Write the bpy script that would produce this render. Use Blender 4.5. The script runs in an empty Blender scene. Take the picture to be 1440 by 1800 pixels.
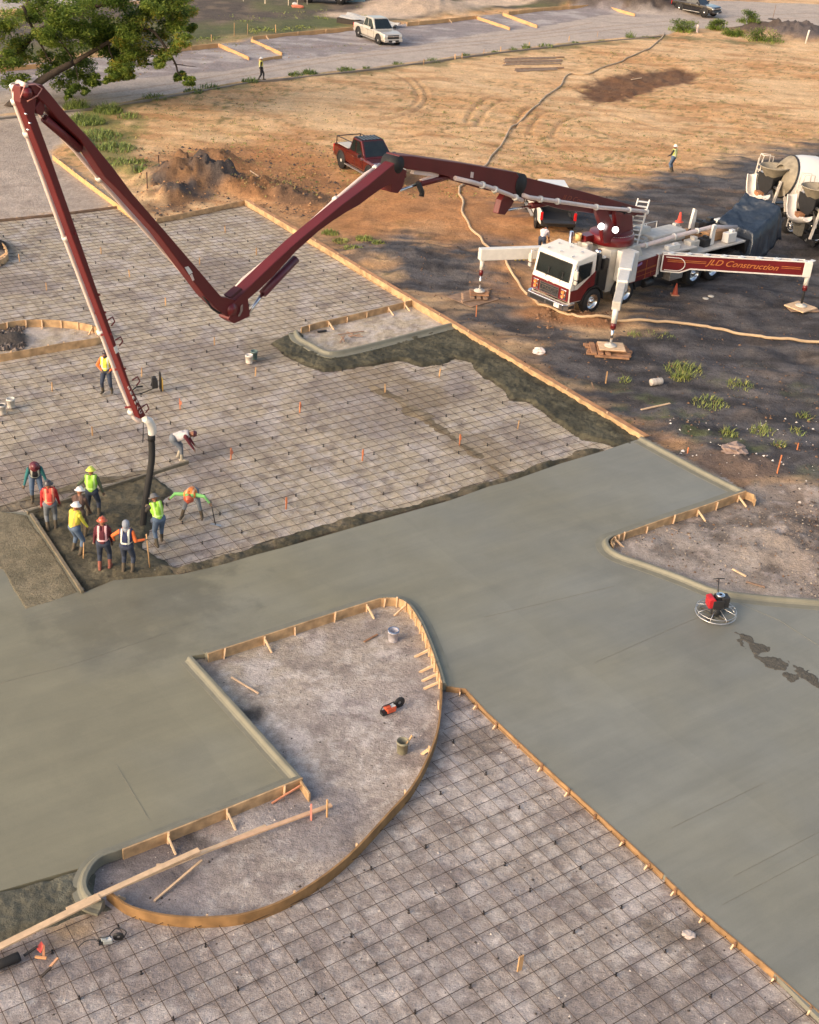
import bpy, bmesh, math, random
import numpy as np
from mathutils import Vector, Matrix
from mathutils.geometry import tessellate_polygon
random.seed(7); RNG = np.random.default_rng(7)
R = math.radians
sc = bpy.context.scene
COL = sc.collection

# ---------------------------------------------------------------- camera
F_PX, PIT, ROLL, CAMH = 2231.3, .520, .070, 21.19
CXP, CYP = 720., 900.
cp, sp, cr, sr = math.cos(PIT), math.sin(PIT), math.cos(ROLL), math.sin(ROLL)
r0 = Vector((1, 0, 0)); u0 = Vector((0, sp, cp)); f0 = Vector((0, cp, -sp))
Rt = cr*r0 + sr*u0; Up = cr*u0 - sr*r0
cam = bpy.data.cameras.new('camera'); camo = bpy.data.objects.new('camera', cam); COL.objects.link(camo)
M = Matrix.Identity(4)
for i in range(3):
    M[i][0] = Rt[i]; M[i][1] = Up[i]; M[i][2] = -f0[i]
M[0][3], M[1][3], M[2][3] = 0, 0, CAMH
camo.matrix_world = M
cam.sensor_fit = 'VERTICAL'; cam.sensor_height = 24; cam.sensor_width = 19.2
cam.lens = F_PX/1800*24
cam.clip_start = .5; cam.clip_end = 3000
sc.camera = camo
sc.render.resolution_x, sc.render.resolution_y = 819, 1024

def ray(u, v):
    a, b = u-CXP, v-CYP
    U = cr*a+sr*b; V = -sr*a+cr*b
    return Vector((U, F_PX*cp-V*sp, -F_PX*sp-V*cp))
CAM = Vector((0, 0, CAMH))
def G(u, v, z=0.):                      # photograph point -> world point at height z
    d = ray(u, v); return CAM + d*((CAMH-z)/-d.z)
def G2(u, v, z=0.):
    p = G(u, v, z); return (p.x, p.y)

# ---------------------------------------------------------------- sky, sun, exposure
SUN_EL, SUN_AZ = 24., 232.              # azimuth clockwise from +Y (where the sun stands)
w = bpy.data.worlds.new('World'); sc.world = w; w.use_nodes = True
nt = w.node_tree; bg = nt.nodes['Background']
sky = nt.nodes.new('ShaderNodeTexSky'); sky.sky_type = 'NISHITA'; sky.sun_disc = False
sky.sun_elevation = R(SUN_EL); sky.sun_rotation = R(SUN_AZ)
sky.air_density = 1.0; sky.dust_density = 4.0; sky.ozone_density = .6
warm = nt.nodes.new('ShaderNodeMix'); warm.data_type = 'RGBA'; warm.blend_type = 'MULTIPLY'
warm.inputs[0].default_value = 1; warm.inputs[7].default_value = (1.0, .935, .86, 1)   # dusk overcast tint
nt.links.new(sky.outputs[0], warm.inputs[6]); nt.links.new(warm.outputs[2], bg.inputs[0])
bg.inputs[1].default_value = .15
sl = bpy.data.lights.new('sun', 'SUN'); so = bpy.data.objects.new('sun', sl); COL.objects.link(so)
sl.energy = 0.5; sl.angle = R(30); sl.color = (1, .92, .82)
so.rotation_euler = Vector((math.sin(R(SUN_AZ))*math.cos(R(SUN_EL)), math.cos(R(SUN_AZ))*math.cos(R(SUN_EL)), math.sin(R(SUN_EL)))).to_track_quat('Z', 'Y').to_euler()
sc.view_settings.view_transform = 'Standard'; sc.view_settings.look = 'None'
sc.view_settings.exposure = 1.02; sc.view_settings.gamma = 1
sc.render.engine = 'CYCLES'

# ---------------------------------------------------------------- helpers
def srgb(r, g, b):
    f = lambda c: (c/12.92 if c <= .04045 else ((c+.055)/1.055)**2.4)
    return (f(r/255), f(g/255), f(b/255))
def tag(o, label=None, cat=None, group=None, kind=None):
    if label: o['label'] = label
    if cat: o['category'] = cat
    if group: o['group'] = group
    if kind: o['kind'] = kind
    return o
WM = {}
def empty(name, loc, rz=0., label=None, cat=None, group=None):
    o = bpy.data.objects.new(name, None); COL.objects.link(o)
    o.location = loc; o.rotation_euler = (0, 0, rz); o.empty_display_size = .3
    WM[o.name] = Matrix.Translation(Vector(loc)) @ Matrix.Rotation(rz, 4, 'Z')
    return tag(o, label, cat, group)
def wmat(o):
    m = WM.get(o.name)
    if m is None: m = wmat(o.parent) if o.parent else Matrix.Translation(o.location)
    return m
class MB:
    def __init__(s): s.v = []; s.f = []; s.mi = []; s.sm = []
    def add(s, vs, fs, mi=0, smooth=False):
        k = len(s.v); s.v += [tuple(p) for p in vs]
        for f in fs: s.f.append([k+i for i in f]); s.mi.append(mi); s.sm.append(smooth)
        return s
    def box(s, c, d, rot=None, mi=0):
        c = Vector(c); h = Vector(d)/2
        vs = []
        for x, y, z in ((-1,-1,-1),(1,-1,-1),(1,1,-1),(-1,1,-1),(-1,-1,1),(1,-1,1),(1,1,1),(-1,1,1)):
            p = Vector((x*h.x, y*h.y, z*h.z))
            if rot is not None: p = rot @ p
            vs.append(c+p)
        return s.add(vs, [(3,2,1,0),(4,5,6,7),(0,1,5,4),(1,2,6,5),(2,3,7,6),(3,0,4,7)], mi)
    def bar(s, a, b, w_, h_, mi=0, up=(0,0,1)):     # beam of rectangular section
        a = Vector(a); b = Vector(b); d = b-a; L = d.length
        if L < 1e-6: return s
        d.normalize(); up = Vector(up)
        if abs(d.dot(up)) > .98: up = Vector((1,0,0))
        x = d.cross(up).normalized(); z = x.cross(d)
        rot = Matrix((x, d, z)).transposed()
        return s.box((a+b)/2, (w_, L, h_), rot, mi)
    def tube(s, pts, r, n=8, mi=0, caps=True, smooth=True):
        pts = [Vector(p) for p in pts]; rs = r if isinstance(r, (list, tuple)) else [r]*len(pts)
        vs = []; prev = None
        for i, p in enumerate(pts):
            d = (pts[min(i+1, len(pts)-1)]-pts[max(i-1, 0)]).normalized()
            if prev is None:
                x = d.cross(Vector((0,0,1)))
                if x.length < 1e-3: x = Vector((1,0,0))
                x.normalize()
            else:
                x = (prev-d*prev.dot(d)).normalized()
            prev = x; y = d.cross(x)
            for k in range(n):
                a = 2*math.pi*k/n; vs.append(p+(x*math.cos(a)+y*math.sin(a))*rs[i])
        fs = []
        for i in range(len(pts)-1):
            for k in range(n):
                k2 = (k+1) % n; fs.append((i*n+k, i*n+k2, (i+1)*n+k2, (i+1)*n+k))
        s.add(vs, fs, mi, smooth)
        if caps:
            s.add(vs[:n], [tuple(range(n))[::-1]], mi); s.add(vs[-n:], [tuple(range(n))], mi)
        return s
    def lathe(s, prof, c=(0,0,0), axis=(0,0,1), n=20, mi=0, smooth=True):  # prof: (radius, along)
        c = Vector(c); a = Vector(axis).normalized()
        x = a.cross(Vector((0,0,1)))
        if x.length < 1e-3: x = Vector((1,0,0))
        x.normalize(); y = a.cross(x); vs = []
        for r_, t in prof:
            for k in range(n):
                q = 2*math.pi*k/n; vs.append(c+a*t+(x*math.cos(q)+y*math.sin(q))*r_)
        fs = [(i*n+k, i*n+(k+1)%n, (i+1)*n+(k+1)%n, (i+1)*n+k) for i in range(len(prof)-1) for k in range(n)]
        return s.add(vs, fs, mi, smooth)
    def prism(s, pts, ex, mi=0, mi_side=None):     # planar outline (3-D points) extruded by ex
        pts = [Vector(p) for p in pts]; ex = Vector(ex); n = len(pts)
        tr = tessellate_polygon([pts])
        ms = mi if mi_side is None else mi_side
        nn = Vector((0,0,0))
        for i in range(n): nn += pts[i].cross(pts[(i+1) % n])
        flip = nn.dot(ex) > 0
        vs = pts+[p+ex for p in pts]
        for t in tr:
            a = pts[t[0]]; b = pts[t[1]]; c = pts[t[2]]
            up = (b-a).cross(c-a).dot(ex) > 0
            t1 = t if not up else t[::-1]
            s.add([vs[i] for i in t1], [(0,1,2)], mi)
            s.add([vs[i+n] for i in t1[::-1]], [(0,1,2)], mi)
        for i in range(n):
            j = (i+1) % n; q = (i, j, j+n, i+n) if flip else (j, i, i+n, j+n)
            s.add([vs[k] for k in q], [(0,1,2,3)], ms)
        return s
    def sweep(s, path, prof, closed=False, mi=0, cap=True, smooth=False):
        # path: [(x,y,z)], prof: [(lateral right, height)] closed loop
        P_ = [Vector(p) for p in path]; n = len(P_); m = len(prof); vs = []
        for i, p in enumerate(P_):
            if closed: a, b = P_[i-1], P_[(i+1) % n]; d1 = (p-a); d2 = (b-p)
            else: d1 = p-P_[max(i-1,0)]; d2 = P_[min(i+1,n-1)]-p
            if d1.length < 1e-6: d1 = d2
            if d2.length < 1e-6: d2 = d1
            d1 = Vector((d1.x,d1.y,0)).normalized(); d2 = Vector((d2.x,d2.y,0)).normalized()
            n1 = Vector((d1.y,-d1.x,0)); n2 = Vector((d2.y,-d2.x,0)); nm = (n1+n2)
            if nm.length < .1: nm = n1
            nm.normalize(); k = 1/max(.35, nm.dot(n1))
            for (l, h) in prof: vs.append(p+nm*l*k+Vector((0,0,h)))
        fs = []
        for i in range(n if closed else n-1):
            i2 = (i+1) % n
            for k in range(m): fs.append((i*m+k, i2*m+k, i2*m+(k+1)%m, i*m+(k+1)%m))
        s.add(vs, fs, mi, smooth)
        if not closed and cap:
            s.add(vs[:m], [tuple(range(m))], mi); s.add(vs[-m:], [tuple(range(m))[::-1]], mi)
        return s
    def build(s, name, mats, parent=None, world=False, bevel=0, fixn=True, tf=None):
        vs = s.v
        if tf is not None: vs = [tf @ Vector(p) for p in vs]
        if parent is not None and world:
            im = wmat(parent).inverted(); vs = [im @ Vector(p) for p in vs]
        me = bpy.data.meshes.new(name); me.from_pydata([tuple(p) for p in vs], [], s.f)
        if not isinstance(mats, (list, tuple)): mats = [mats]
        for m_ in mats: me.materials.append(m_)
        me.polygons.foreach_set('material_index', s.mi); me.polygons.foreach_set('use_smooth', s.sm)
        if fixn:
            bm = bmesh.new(); bm.from_mesh(me); bmesh.ops.remove_doubles(bm, verts=bm.verts, dist=1e-4)
            bmesh.ops.recalc_face_normals(bm, faces=bm.faces); bm.to_mesh(me); bm.free()
        o = bpy.data.objects.new(name, me); COL.objects.link(o)
        if parent is not None: o.parent = parent
        else: WM[o.name] = Matrix.Identity(4)
        if bevel:
            b = o.modifiers.new('bevel', 'BEVEL'); b.width = bevel; b.segments = 2; b.limit_method = 'ANGLE'; b.angle_limit = R(40)
        return o
def center_origin(o):                   # put a top-level mesh's origin at its base
    me = o.data; n = len(me.vertices); co = np.empty(n*3); me.vertices.foreach_get('co', co); co = co.reshape(-1,3)
    c = np.array([(co[:,0].min()+co[:,0].max())/2, (co[:,1].min()+co[:,1].max())/2, co[:,2].min()])
    me.vertices.foreach_set('co', (co-c).ravel()); o.location = tuple(c)
    WM[o.name] = Matrix.Translation(Vector(c)); return o
def copy_tree(o, parent=None):
    c = o.copy(); COL.objects.link(c)
    if parent is not None: c.parent = parent
    for ch in [x for x in o.children]: copy_tree(ch, c)
    return c
# value noise
_g = np.random.default_rng(11).random((256, 256))
def vn(x, y):
    xi = np.floor(x).astype(int); yi = np.floor(y).astype(int); fx = x-xi; fy = y-yi
    fx = fx*fx*(3-2*fx); fy = fy*fy*(3-2*fy)
    a = _g[xi & 255, yi & 255]; b = _g[(xi+1) & 255, yi & 255]; c = _g[xi & 255, (yi+1) & 255]; d = _g[(xi+1) & 255, (yi+1) & 255]
    return (a*(1-fx)+b*fx)*(1-fy)+(c*(1-fx)+d*fx)*fy
def fbm(x, y, s, o=4):
    t = 0; a = .5; n = 0
    x = np.asarray(x, float)*s; y = np.asarray(y, float)*s
    for k in range(o):
        t = t+a*vn(x+17.3*k, y+9.1*k); n += a; a *= .5; x = x*2.03; y = y*2.03
    return t/n
def sdist(px, py, poly):                 # signed distance, positive inside
    px = np.asarray(px, float); py = np.asarray(py, float)
    ins = np.zeros(px.shape, bool); dm = np.full(px.shape, 1e9); n = len(poly)
    for i in range(n):
        x1, y1 = poly[i][:2]; x2, y2 = poly[(i+1) % n][:2]
        c = ((y1 > py) != (y2 > py)) & (px < (x2-x1)*(py-y1)/((y2-y1) if y2 != y1 else 1e-9)+x1)
        ins ^= c
        dx, dy = x2-x1, y2-y1; L = dx*dx+dy*dy+1e-12
        t = np.clip(((px-x1)*dx+(py-y1)*dy)/L, 0, 1)
        dm = np.minimum(dm, np.hypot(px-x1-t*dx, py-y1-t*dy))
    return np.where(ins, dm, -dm)
def ldist(px, py, path):
    dm = np.full(np.shape(px), 1e9)
    for (x1, y1), (x2, y2) in zip(path[:-1], path[1:]):
        dx, dy = x2-x1, y2-y1; L = dx*dx+dy*dy+1e-12
        t = np.clip(((px-x1)*dx+(py-y1)*dy)/L, 0, 1)
        dm = np.minimum(dm, np.hypot(px-x1-t*dx, py-y1-t*dy))
    return dm
def PX(L, z=0.): return [G2(u, v, z) for u, v in L]
def smooth_path(pts, n=6):               # Catmull-Rom through 2-D/3-D points
    pts = [Vector(p) if len(p) == 3 else Vector((p[0], p[1], 0)) for p in pts]; out = []
    for i in range(len(pts)-1):
        p0 = pts[max(i-1,0)]; p1 = pts[i]; p2 = pts[i+1]; p3 = pts[min(i+2,len(pts)-1)]
        for k in range(n):
            t = k/n
            out.append(.5*((2*p1)+(p2-p0)*t+(2*p0-5*p1+4*p2-p3)*t*t+(3*p1-p0-3*p2+p3)*t**3))
    out.append(pts[-1]); return out

# ---------------------------------------------------------------- materials
MC = {}
def mat(name, col, rough=.6, metal=0., bump=0., bscale=20., var=.12, vscale=4., spec=.5, coat=0., emit=0.):
    if name in MC: return MC[name]
    m = bpy.data.materials.new(name); m.use_nodes = True; n = m.node_tree; b = n.nodes['Principled BSDF']
    b.inputs['Roughness'].default_value = rough; b.inputs['Metallic'].default_value = metal
    b.inputs['Specular IOR Level'].default_value = spec; b.inputs['Coat Weight'].default_value = coat
    tc = n.nodes.new('ShaderNodeTexCoord')
    ns = n.nodes.new('ShaderNodeTexNoise'); ns.inputs['Scale'].default_value = vscale; ns.inputs['Detail'].default_value = 5
    n.links.new(tc.outputs['Object'], ns.inputs['Vector'])
    rp = n.nodes.new('ShaderNodeMapRange'); rp.inputs[1].default_value = .3; rp.inputs[2].default_value = .7
    rp.inputs[3].default_value = 1-var; rp.inputs[4].default_value = 1+var
    n.links.new(ns.outputs[0], rp.inputs[0])
    hs = n.nodes.new('ShaderNodeVectorMath'); hs.operation = 'SCALE'; hs.inputs[0].default_value = col[:3]
    n.links.new(rp.outputs[0], hs.inputs['Scale']); n.links.new(hs.outputs[0], b.inputs['Base Color'])
    if bump:
        n2 = n.nodes.new('ShaderNodeTexNoise'); n2.inputs['Scale'].default_value = bscale; n2.inputs['Detail'].default_value = 4
        n.links.new(tc.outputs['Object'], n2.inputs['Vector'])
        bp = n.nodes.new('ShaderNodeBump'); bp.inputs['Strength'].default_value = 1; bp.inputs['Distance'].default_value = bump
        n.links.new(n2.outputs[0], bp.inputs['Height']); n.links.new(bp.outputs[0], b.inputs['Normal'])
    if emit:
        b.inputs['Emission Color'].default_value = (*col[:3], 1); b.inputs['Emission Strength'].default_value = emit
    MC[name] = m; return m
def ground_mat(name, rough=.9, fine=1.0, bumpd=.03):
    # base colour comes from the mesh's own 'Col' attribute (zones of soil), broken up by noise at three scales
    m = bpy.data.materials.new(name); m.use_nodes = True; n = m.node_tree; b = n.nodes['Principled BSDF']; L = n.links
    b.inputs['Roughness'].default_value = rough; b.inputs['Specular IOR Level'].default_value = .25
    at = n.nodes.new('ShaderNodeAttribute'); at.attribute_name = 'Col'
    tc = n.nodes.new('ShaderNodeTexCoord')
    cur = at.outputs['Color']
    for sc_, lo, hi, det in ((.9, .86, 1.14, 6), (5., .80, 1.20, 6), (26., .78, 1.22, 3)):
        ns = n.nodes.new('ShaderNodeTexNoise'); ns.inputs['Scale'].default_value = sc_*fine; ns.inputs['Detail'].default_value = det; ns.inputs['Roughness'].default_value = .65
        L.new(tc.outputs['Object'], ns.inputs['Vector'])
        mr = n.nodes.new('ShaderNodeMapRange'); mr.inputs[1].default_value = .32; mr.inputs[2].default_value = .68; mr.inputs[3].default_value = lo; mr.inputs[4].default_value = hi
        L.new(ns.outputs[0], mr.inputs[0])
        vm = n.nodes.new('ShaderNodeVectorMath'); vm.operation = 'SCALE'; L.new(cur, vm.inputs[0]); L.new(mr.outputs[0], vm.inputs['Scale']); cur = vm.outputs[0]
    L.new(cur, b.inputs['Base Color'])
    n2 = n.nodes.new('ShaderNodeTexNoise'); n2.inputs['Scale'].default_value = 7*fine; n2.inputs['Detail'].default_value = 8; n2.inputs['Roughness'].default_value = .7
    L.new(tc.outputs['Object'], n2.inputs['Vector'])
    bp = n.nodes.new('ShaderNodeBump'); bp.inputs['Distance'].default_value = bumpd*3; bp.inputs['Strength'].default_value = .9
    L.new(n2.outputs[0], bp.inputs['Height']); L.new(bp.outputs[0], b.inputs['Normal'])
    return m
WOOD = mat('form_timber', srgb(182,150,112), .75, var=.38, vscale=3, bump=.006, bscale=14)
WOOD2 = mat('pale_timber', srgb(216,184,148), .75, var=.15, vscale=5)
WOODG = mat('weathered_timber', srgb(140,115,95), .85, var=.3, vscale=3)
WOODD = mat('dirty_timber', srgb(150,112,84), .85, var=.35, vscale=4)
STEEL = mat('rebar_rust', srgb(70,56,48), .8, var=.3, vscale=2)
BLACK = mat('black_rubber', srgb(34,33,34), .75, var=.2)
BLACKP = mat('black_plastic', srgb(40,40,42), .5)
MAROON = mat('maroon_paint', srgb(104,24,28), .38, var=.12, vscale=1.2, coat=.25)
MAROON2 = mat('boom_red_paint', srgb(98,28,30), .5, var=.14, vscale=1.0, coat=.05)
WHITE = mat('white_paint', srgb(226,222,214), .4, var=.06, coat=.2)
WHITED = mat('dusty_white_paint', srgb(198,192,182), .6, var=.12, vscale=3)
CHROME = mat('chrome', (.75,.75,.76), .18, 1.0, var=.04)
ALU = mat('aluminium_plate', (.5,.5,.5), .4, .8, var=.2, vscale=8)
GLASS = mat('dark_glass', srgb(28,34,34), .08, var=.3, vscale=2, spec=.8)
LAMP = mat('lit_work_lamp', (1, .9, .88), .4, emit=4.)

# ================================================================ GROUND
D2 = Vector((math.cos(.62107), math.sin(.62107), 0)); D1 = Vector((math.sin(.62107), -math.cos(.62107), 0))
PAD = PX([(-260,420),(0,385),(213,362),(240,383),(275,385),(430,352),(725,528),(790,567),(1130,768),(1312,862),(1095,937),(1070,950),(1095,977),(1260,1037),(1440,1057),(1900,1075)])+[(40,8),(-30,8),(-45,45)]
LOT = PX([(-300,200),(0,205),(150,190),(90,270),(240,383),(213,362),(0,385),(-300,430)])
ROAD = PX([(-300,225),(0,200),(190,183),(330,160),(440,141),(520,133),(620,122),(720,110),(850,92),(1000,75),(1100,66),(1170,61),(1200,52),(1300,48),(1370,58),(1440,70),(1800,90),(1800,8),(1440,8),(1300,2),(1160,0),(1100,20),(960,45),(845,60),(720,82),(600,95),(495,108),(430,120),(330,130),(0,160),(-300,180)])
STRIP = PX([(-300,135),(0,118),(245,92),(620,50),(1055,8),(1115,22),(1100,30),(960,50),(720,86),(430,124),(0,165),(-300,185)])
DARK = PX([(560,415),(640,425),(720,405),(780,430),(850,415),(905,425),(930,470),(900,520),(960,560),(1060,570),(1090,500),(1060,420),(1000,400),(900,360),(1020,330),(1130,318),(1250,285),(1330,265),(1500,240),(1900,250),(1900,1090),(1440,1055),(1380,870),(1310,860),(1130,765),(790,562),(600,452)])
PIT_ = PX([(1030,150),(1050,135),(1120,125),(1190,121),(1228,130),(1222,143),(1160,158),(1090,178),(1050,182),(1025,168)])
ORG = PX([(240,290),(330,250),(420,265),(520,245),(600,300),(760,300),(900,330),(960,370),(960,480),(940,560),(850,500),(820,440),(720,400),(600,440),(430,350),(330,330)])
MOUND = PX([(255,330),(275,290),(330,268),(400,270),(395,330),(345,366),(275,380)])
RISL = PX([(1088,940),(1320,866),(1440,868),(1700,900),(1700,1060),(1440,1052),(1300,1040),(1150,992)])
FGRASS = PX([(300,65),(400,40),(560,28),(640,35),(640,48),(420,70),(300,88)])
FDARK = PX([(-300,20),(0,28),(250,5),(400,-20),(1130,-60),(1700,-60),(1700,-10),(1440,-4),(1170,0),(1090,4),(880,18),(620,44),(245,84),(0,112),(-300,130)])
FSAND = PX([(560,28),(640,14),(760,5),(900,-4),(1050,-20),(1100,-10),(1000,2),(860,12),(720,30),(640,34)])
FROAD = PX([(-300,25),(0,18),(130,10),(260,0),(400,-20),(300,-40),(-300,-20)])
RUTS = [smooth_path([G2(*p) for p in L]) for L in (
 [(600,210),(680,200),(725,185),(735,165),(715,140),(690,128)], [(612,218),(690,207),(738,190),(750,165),(730,140)],
 [(820,215),(830,195),(860,170),(910,160),(960,158)], [(838,222),(850,200),(880,178),(930,168)], [(905,225),(912,205),(935,188),(980,180)],
 [(930,235),(938,215),(960,198),(1010,190)], [(970,240),(985,215),(1015,205),(1060,200)], [(600,245),(720,240),(820,222),(930,235),(1060,260)],
 [(400,240),(470,247),(560,245),(640,250)], [(780,232),(900,262),(1050,285),(1180,300)], [(1020,215),(1080,240),(1180,262),(1330,270)], [(1080,200),(1200,235),(1380,250)],
 [(900,290),(1050,300),(1250,285)], [(1100,330),(1250,330),(1330,345)], [(1090,350),(1240,360),(1320,372)], [(300,95),(500,85),(640,78)], [(640,70),(800,68),(1000,50)], [(700,75),(850,72),(1040,40)],
 [(0,190),(250,165),(600,105),(900,72),(1160,45),(1440,30)], [(0,182),(250,155),(600,98),(900,66),(1160,38),(1440,22)])]
RUTS = [[(p.x, p.y) for p in L] for L in RUTS]
def lin(*c): return np.array(srgb(*c))
NR, NC = 900, 560
yy = 9*(215/9)**(np.arange(NR)/(NR-1)); ss = np.linspace(-1, 1, NC)
GY = np.repeat(yy[:, None], NC, 1); GX = ss[None, :]*(.34*GY+17)
def soft(d, wd=.6, ns=1.2, amp=1.0):     # ragged edge mask
    return np.clip((d+(fbm(GX, GY, ns, 4)-.5)*amp*2)/wd+.5, 0, 1)
def mixc(c, m, col): return c*(1-m[..., None])+np.asarray(col)*m[..., None]
n1 = fbm(GX, GY, .12, 4); n2 = fbm(GX+50, GY, .6, 4); n3 = fbm(GX, GY+80, 2.4, 4)
st = fbm(GX*.35+GY*.05, GY*1.1, .9, 4)
c = mixc(np.zeros(GX.shape+(3,))+lin(216,180,136), np.clip((n1-.42)*4, 0, 1)*.8, lin(202,152,102))
c = mixc(c, np.clip((n2-.52)*5, 0, 1)*.45, lin(222,190,148))
c = mixc(c, np.clip((st-.55)*6, 0, 1)*.5, lin(166,118,78))
rip2 = fbm(GX*.3-GY*.12, GY*1.2+GX*.1, 1.1, 5); c = mixc(c, np.clip((rip2-.55)*9, 0, 1)*.38, lin(172,124,82)); c = mixc(c, np.clip((.44-rip2)*9, 0, 1)*.3, lin(226,194,154))
c = mixc(c, np.clip((n3-.60)*9, 0, 1)*.75*np.clip((n1-.38)*6,0,1), lin(116,108,66))
c = mixc(c, soft(sdist(GX, GY, ORG), 5., .35, 2.5)*.8, lin(172,118,74))
c = mixc(c, np.clip((fbm(GX+9, GY, .5, 5)-.52)*6, 0, 1)*soft(sdist(GX, GY, ORG), 3.)*.6, lin(128,92,64))
dk = mixc(np.zeros(GX.shape+(3,))+lin(76,74,76), np.clip((n2-.45)*5, 0, 1)*.7, lin(102,98,99))
dk = mixc(dk, np.clip((fbm(GX, GY+33, .25, 3)-.5)*5, 0, 1)*.6, lin(90,87,88))
dk = mixc(dk, np.clip((fbm(GX+3, GY, 1.4, 4)-.55)*7, 0, 1)*.6, lin(60,56,55))
dk = mixc(dk, np.clip((fbm(GX-31, GY, .45, 4)-.57)*8, 0, 1)*.35, lin(128,110,92))
dk = mixc(dk, np.clip((fbm(GX*.7+11, GY, .9, 5)-.57)*7, 0, 1)*.5*np.clip(1-np.hypot(GX-G(1270,730).x, GY-G(1270,730).y)/7,0,1)*2, lin(104,112,62))
rip = fbm(GX*.35+GY*.1, GY*1.5, 1.3, 5); dk = mixc(dk, np.clip((rip-.53)*9, 0, 1)*.6, lin(56,53,53)); dk = mixc(dk, np.clip((.45-rip)*9, 0, 1)*.45, lin(116,110,107))
mD = np.clip((sdist(GX, GY, DARK)+(fbm(GX, GY, .45, 3)-.5)*4+(fbm(GX*.4, GY*1.6, 1.2, 4)-.5)*5)/3.2+.5, 0, 1)
c = c*(1-mD[..., None])+dk*mD[..., None]
mP = soft(sdist(GX, GY, PIT_), .9, .9, 1.2); c = mixc(c, mP*.9, lin(98,68,50))
mM = soft(sdist(GX, GY, MOUND), 1.5, .7, 1.5)
mc = mixc(np.zeros(GX.shape+(3,))+lin(124,94,68), np.clip((n2-.45)*7, 0, 1)*.9, lin(82,76,74))
c = c*(1-mM[..., None])+mc*mM[..., None]
# far side beyond the road
fd = mixc(np.zeros(GX.shape+(3,))+lin(94,84,76), np.clip((n2-.5)*6, 0, 1)*.7, lin(128,112,94))
fd = mixc(fd, np.clip((n1-.45)*6, 0, 1)*.6, lin(104,108,66))
mF = soft(sdist(GX, GY, FDARK), 1.5, .4, 1.5); c = c*(1-mF[..., None])+fd*mF[..., None]
c = mixc(c, soft(sdist(GX, GY, FGRASS), 2, .5, 2.)*.6, lin(94,104,60))
c = mixc(c, soft(sdist(GX, GY, FSAND), 1.2, .5, 1.2)*.95, lin(206,182,158))
c = mixc(c, soft(sdist(GX, GY, FROAD), .3, .5, .2), lin(182,172,164))
# lime treated subgrade
upz = np.clip((GY-27-.55*GX)/6, 0, 1)
sb = mixc(np.zeros(GX.shape+(3,))+lin(168,157,151), upz, lin(184,170,150)); sb = mixc(sb, np.clip((fbm(GX, GY, .22, 3)-.42)*4, 0, 1)*.6*np.clip(upz+.25,0,1), lin(194,180,158))
sb = mixc(sb, np.clip((fbm(GX+7, GY-5, 1.3, 5)-.53)*7, 0, 1)*.55, lin(200,191,188))
sb = mixc(sb, np.clip((fbm(GX-17, GY+5, 1.9, 5)-.56)*8, 0, 1)*.55, lin(126,115,112))
vc = np.abs(fbm(GX+3, GY+9, 1.1, 3)-.5); sb = mixc(sb, np.clip(1-vc*22, 0, 1)*.35, lin(120,108,102)); sb = mixc(sb, np.clip((fbm(GX+77, GY, 4.5, 3)-.58)*8, 0, 1)*.5, lin(208,200,194))
sb = mixc(sb, np.clip((fbm(GX-67, GY+5, .35, 3)-.56)*6, 0, 1)*.5, lin(132,122,120))
for ctr, rad, cl in ((G(740,700),1.6,(140,124,100)),(G(810,780),1.3,(140,124,100)),(G(870,810),1.2,(136,120,98)),(G(660,660),1.4,(142,126,104)),(G(480,615),1.7,(132,120,102)),(G(1200,1640),.9,(120,108,96)),(G(1165,1480),.9,(130,116,102)),(G(280,1480),1.4,(84,78,76)),(G(200,1500),.8,(92,86,80)),(G(110,1625),.9,(196,166,126)),(G(850,1300),1.0,(128,116,104)),(G(560,1440),1.5,(134,128,130)),(G(250,1545),1.6,(140,132,132)),(G(430,1260),.45,(80,74,70)),(G(440,1130),.8,(120,110,104)),(G(30,500),2.0,(138,128,124)),(G(60,845),2,(150,134,124))):
    d = np.hypot(GX-ctr.x, GY-ctr.y)
    sb = mixc(sb, np.clip((rad-d+(fbm(GX, GY, 1.7, 4)-.5)*1.6)/.5, 0, 1)*(.9 if cl[0] < 100 else .6), lin(*cl))
mS = (sdist(GX, GY, PAD) > -.05).astype(float)
c = c*(1-mS[..., None])+sb*mS[..., None]
mL = soft(sdist(GX, GY, LOT), .5, .8, .5)
lt = mixc(np.zeros(GX.shape+(3,))+lin(170,156,144), np.clip((n2-.5)*6, 0, 1)*.6, lin(190,174,160))
lt = mixc(lt, np.clip((n3-.6)*7, 0, 1)*.4, lin(134,122,112))
c = c*(1-mL[..., None])+lt*mL[..., None]
mSt = soft(sdist(GX, GY, STRIP), .8, .5, .8)
st2 = mixc(np.zeros(GX.shape+(3,))+lin(148,138,136), np.clip((fbm(GX*.5, GY, .8, 4)-.5)*6, 0, 1)*.7, lin(186,178,174))
c = c*(1-mSt[..., None])+st2*mSt[..., None]
mR = soft(sdist(GX, GY, ROAD), .35, .8, .35)
rd = mixc(np.zeros(GX.shape+(3,))+lin(184,170,158), np.clip((fbm(GX*.25, GY, .7, 4)-.45)*4, 0, 1)*.6, lin(166,154,146))
c = c*(1-mR[..., None])+rd*mR[..., None]
mI = soft(sdist(GX, GY, RISL)+.7, .35, 1.2, .5)
ri = mixc(np.zeros(GX.shape+(3,))+lin(158,147,138), np.clip((fbm(GX+5, GY, .9, 4)-.55)*6, 0, 1)*.75, lin(98,88,80))
ri = mixc(ri, np.clip((GX-G(1330,960).x)/2.5, 0, 1)*.6*np.clip((n2-.35)*4,0,1), lin(112,92,76))
ri = mixc(ri, np.clip((n3-.62)*9, 0, 1)*.5, lin(190,176,168))
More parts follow.
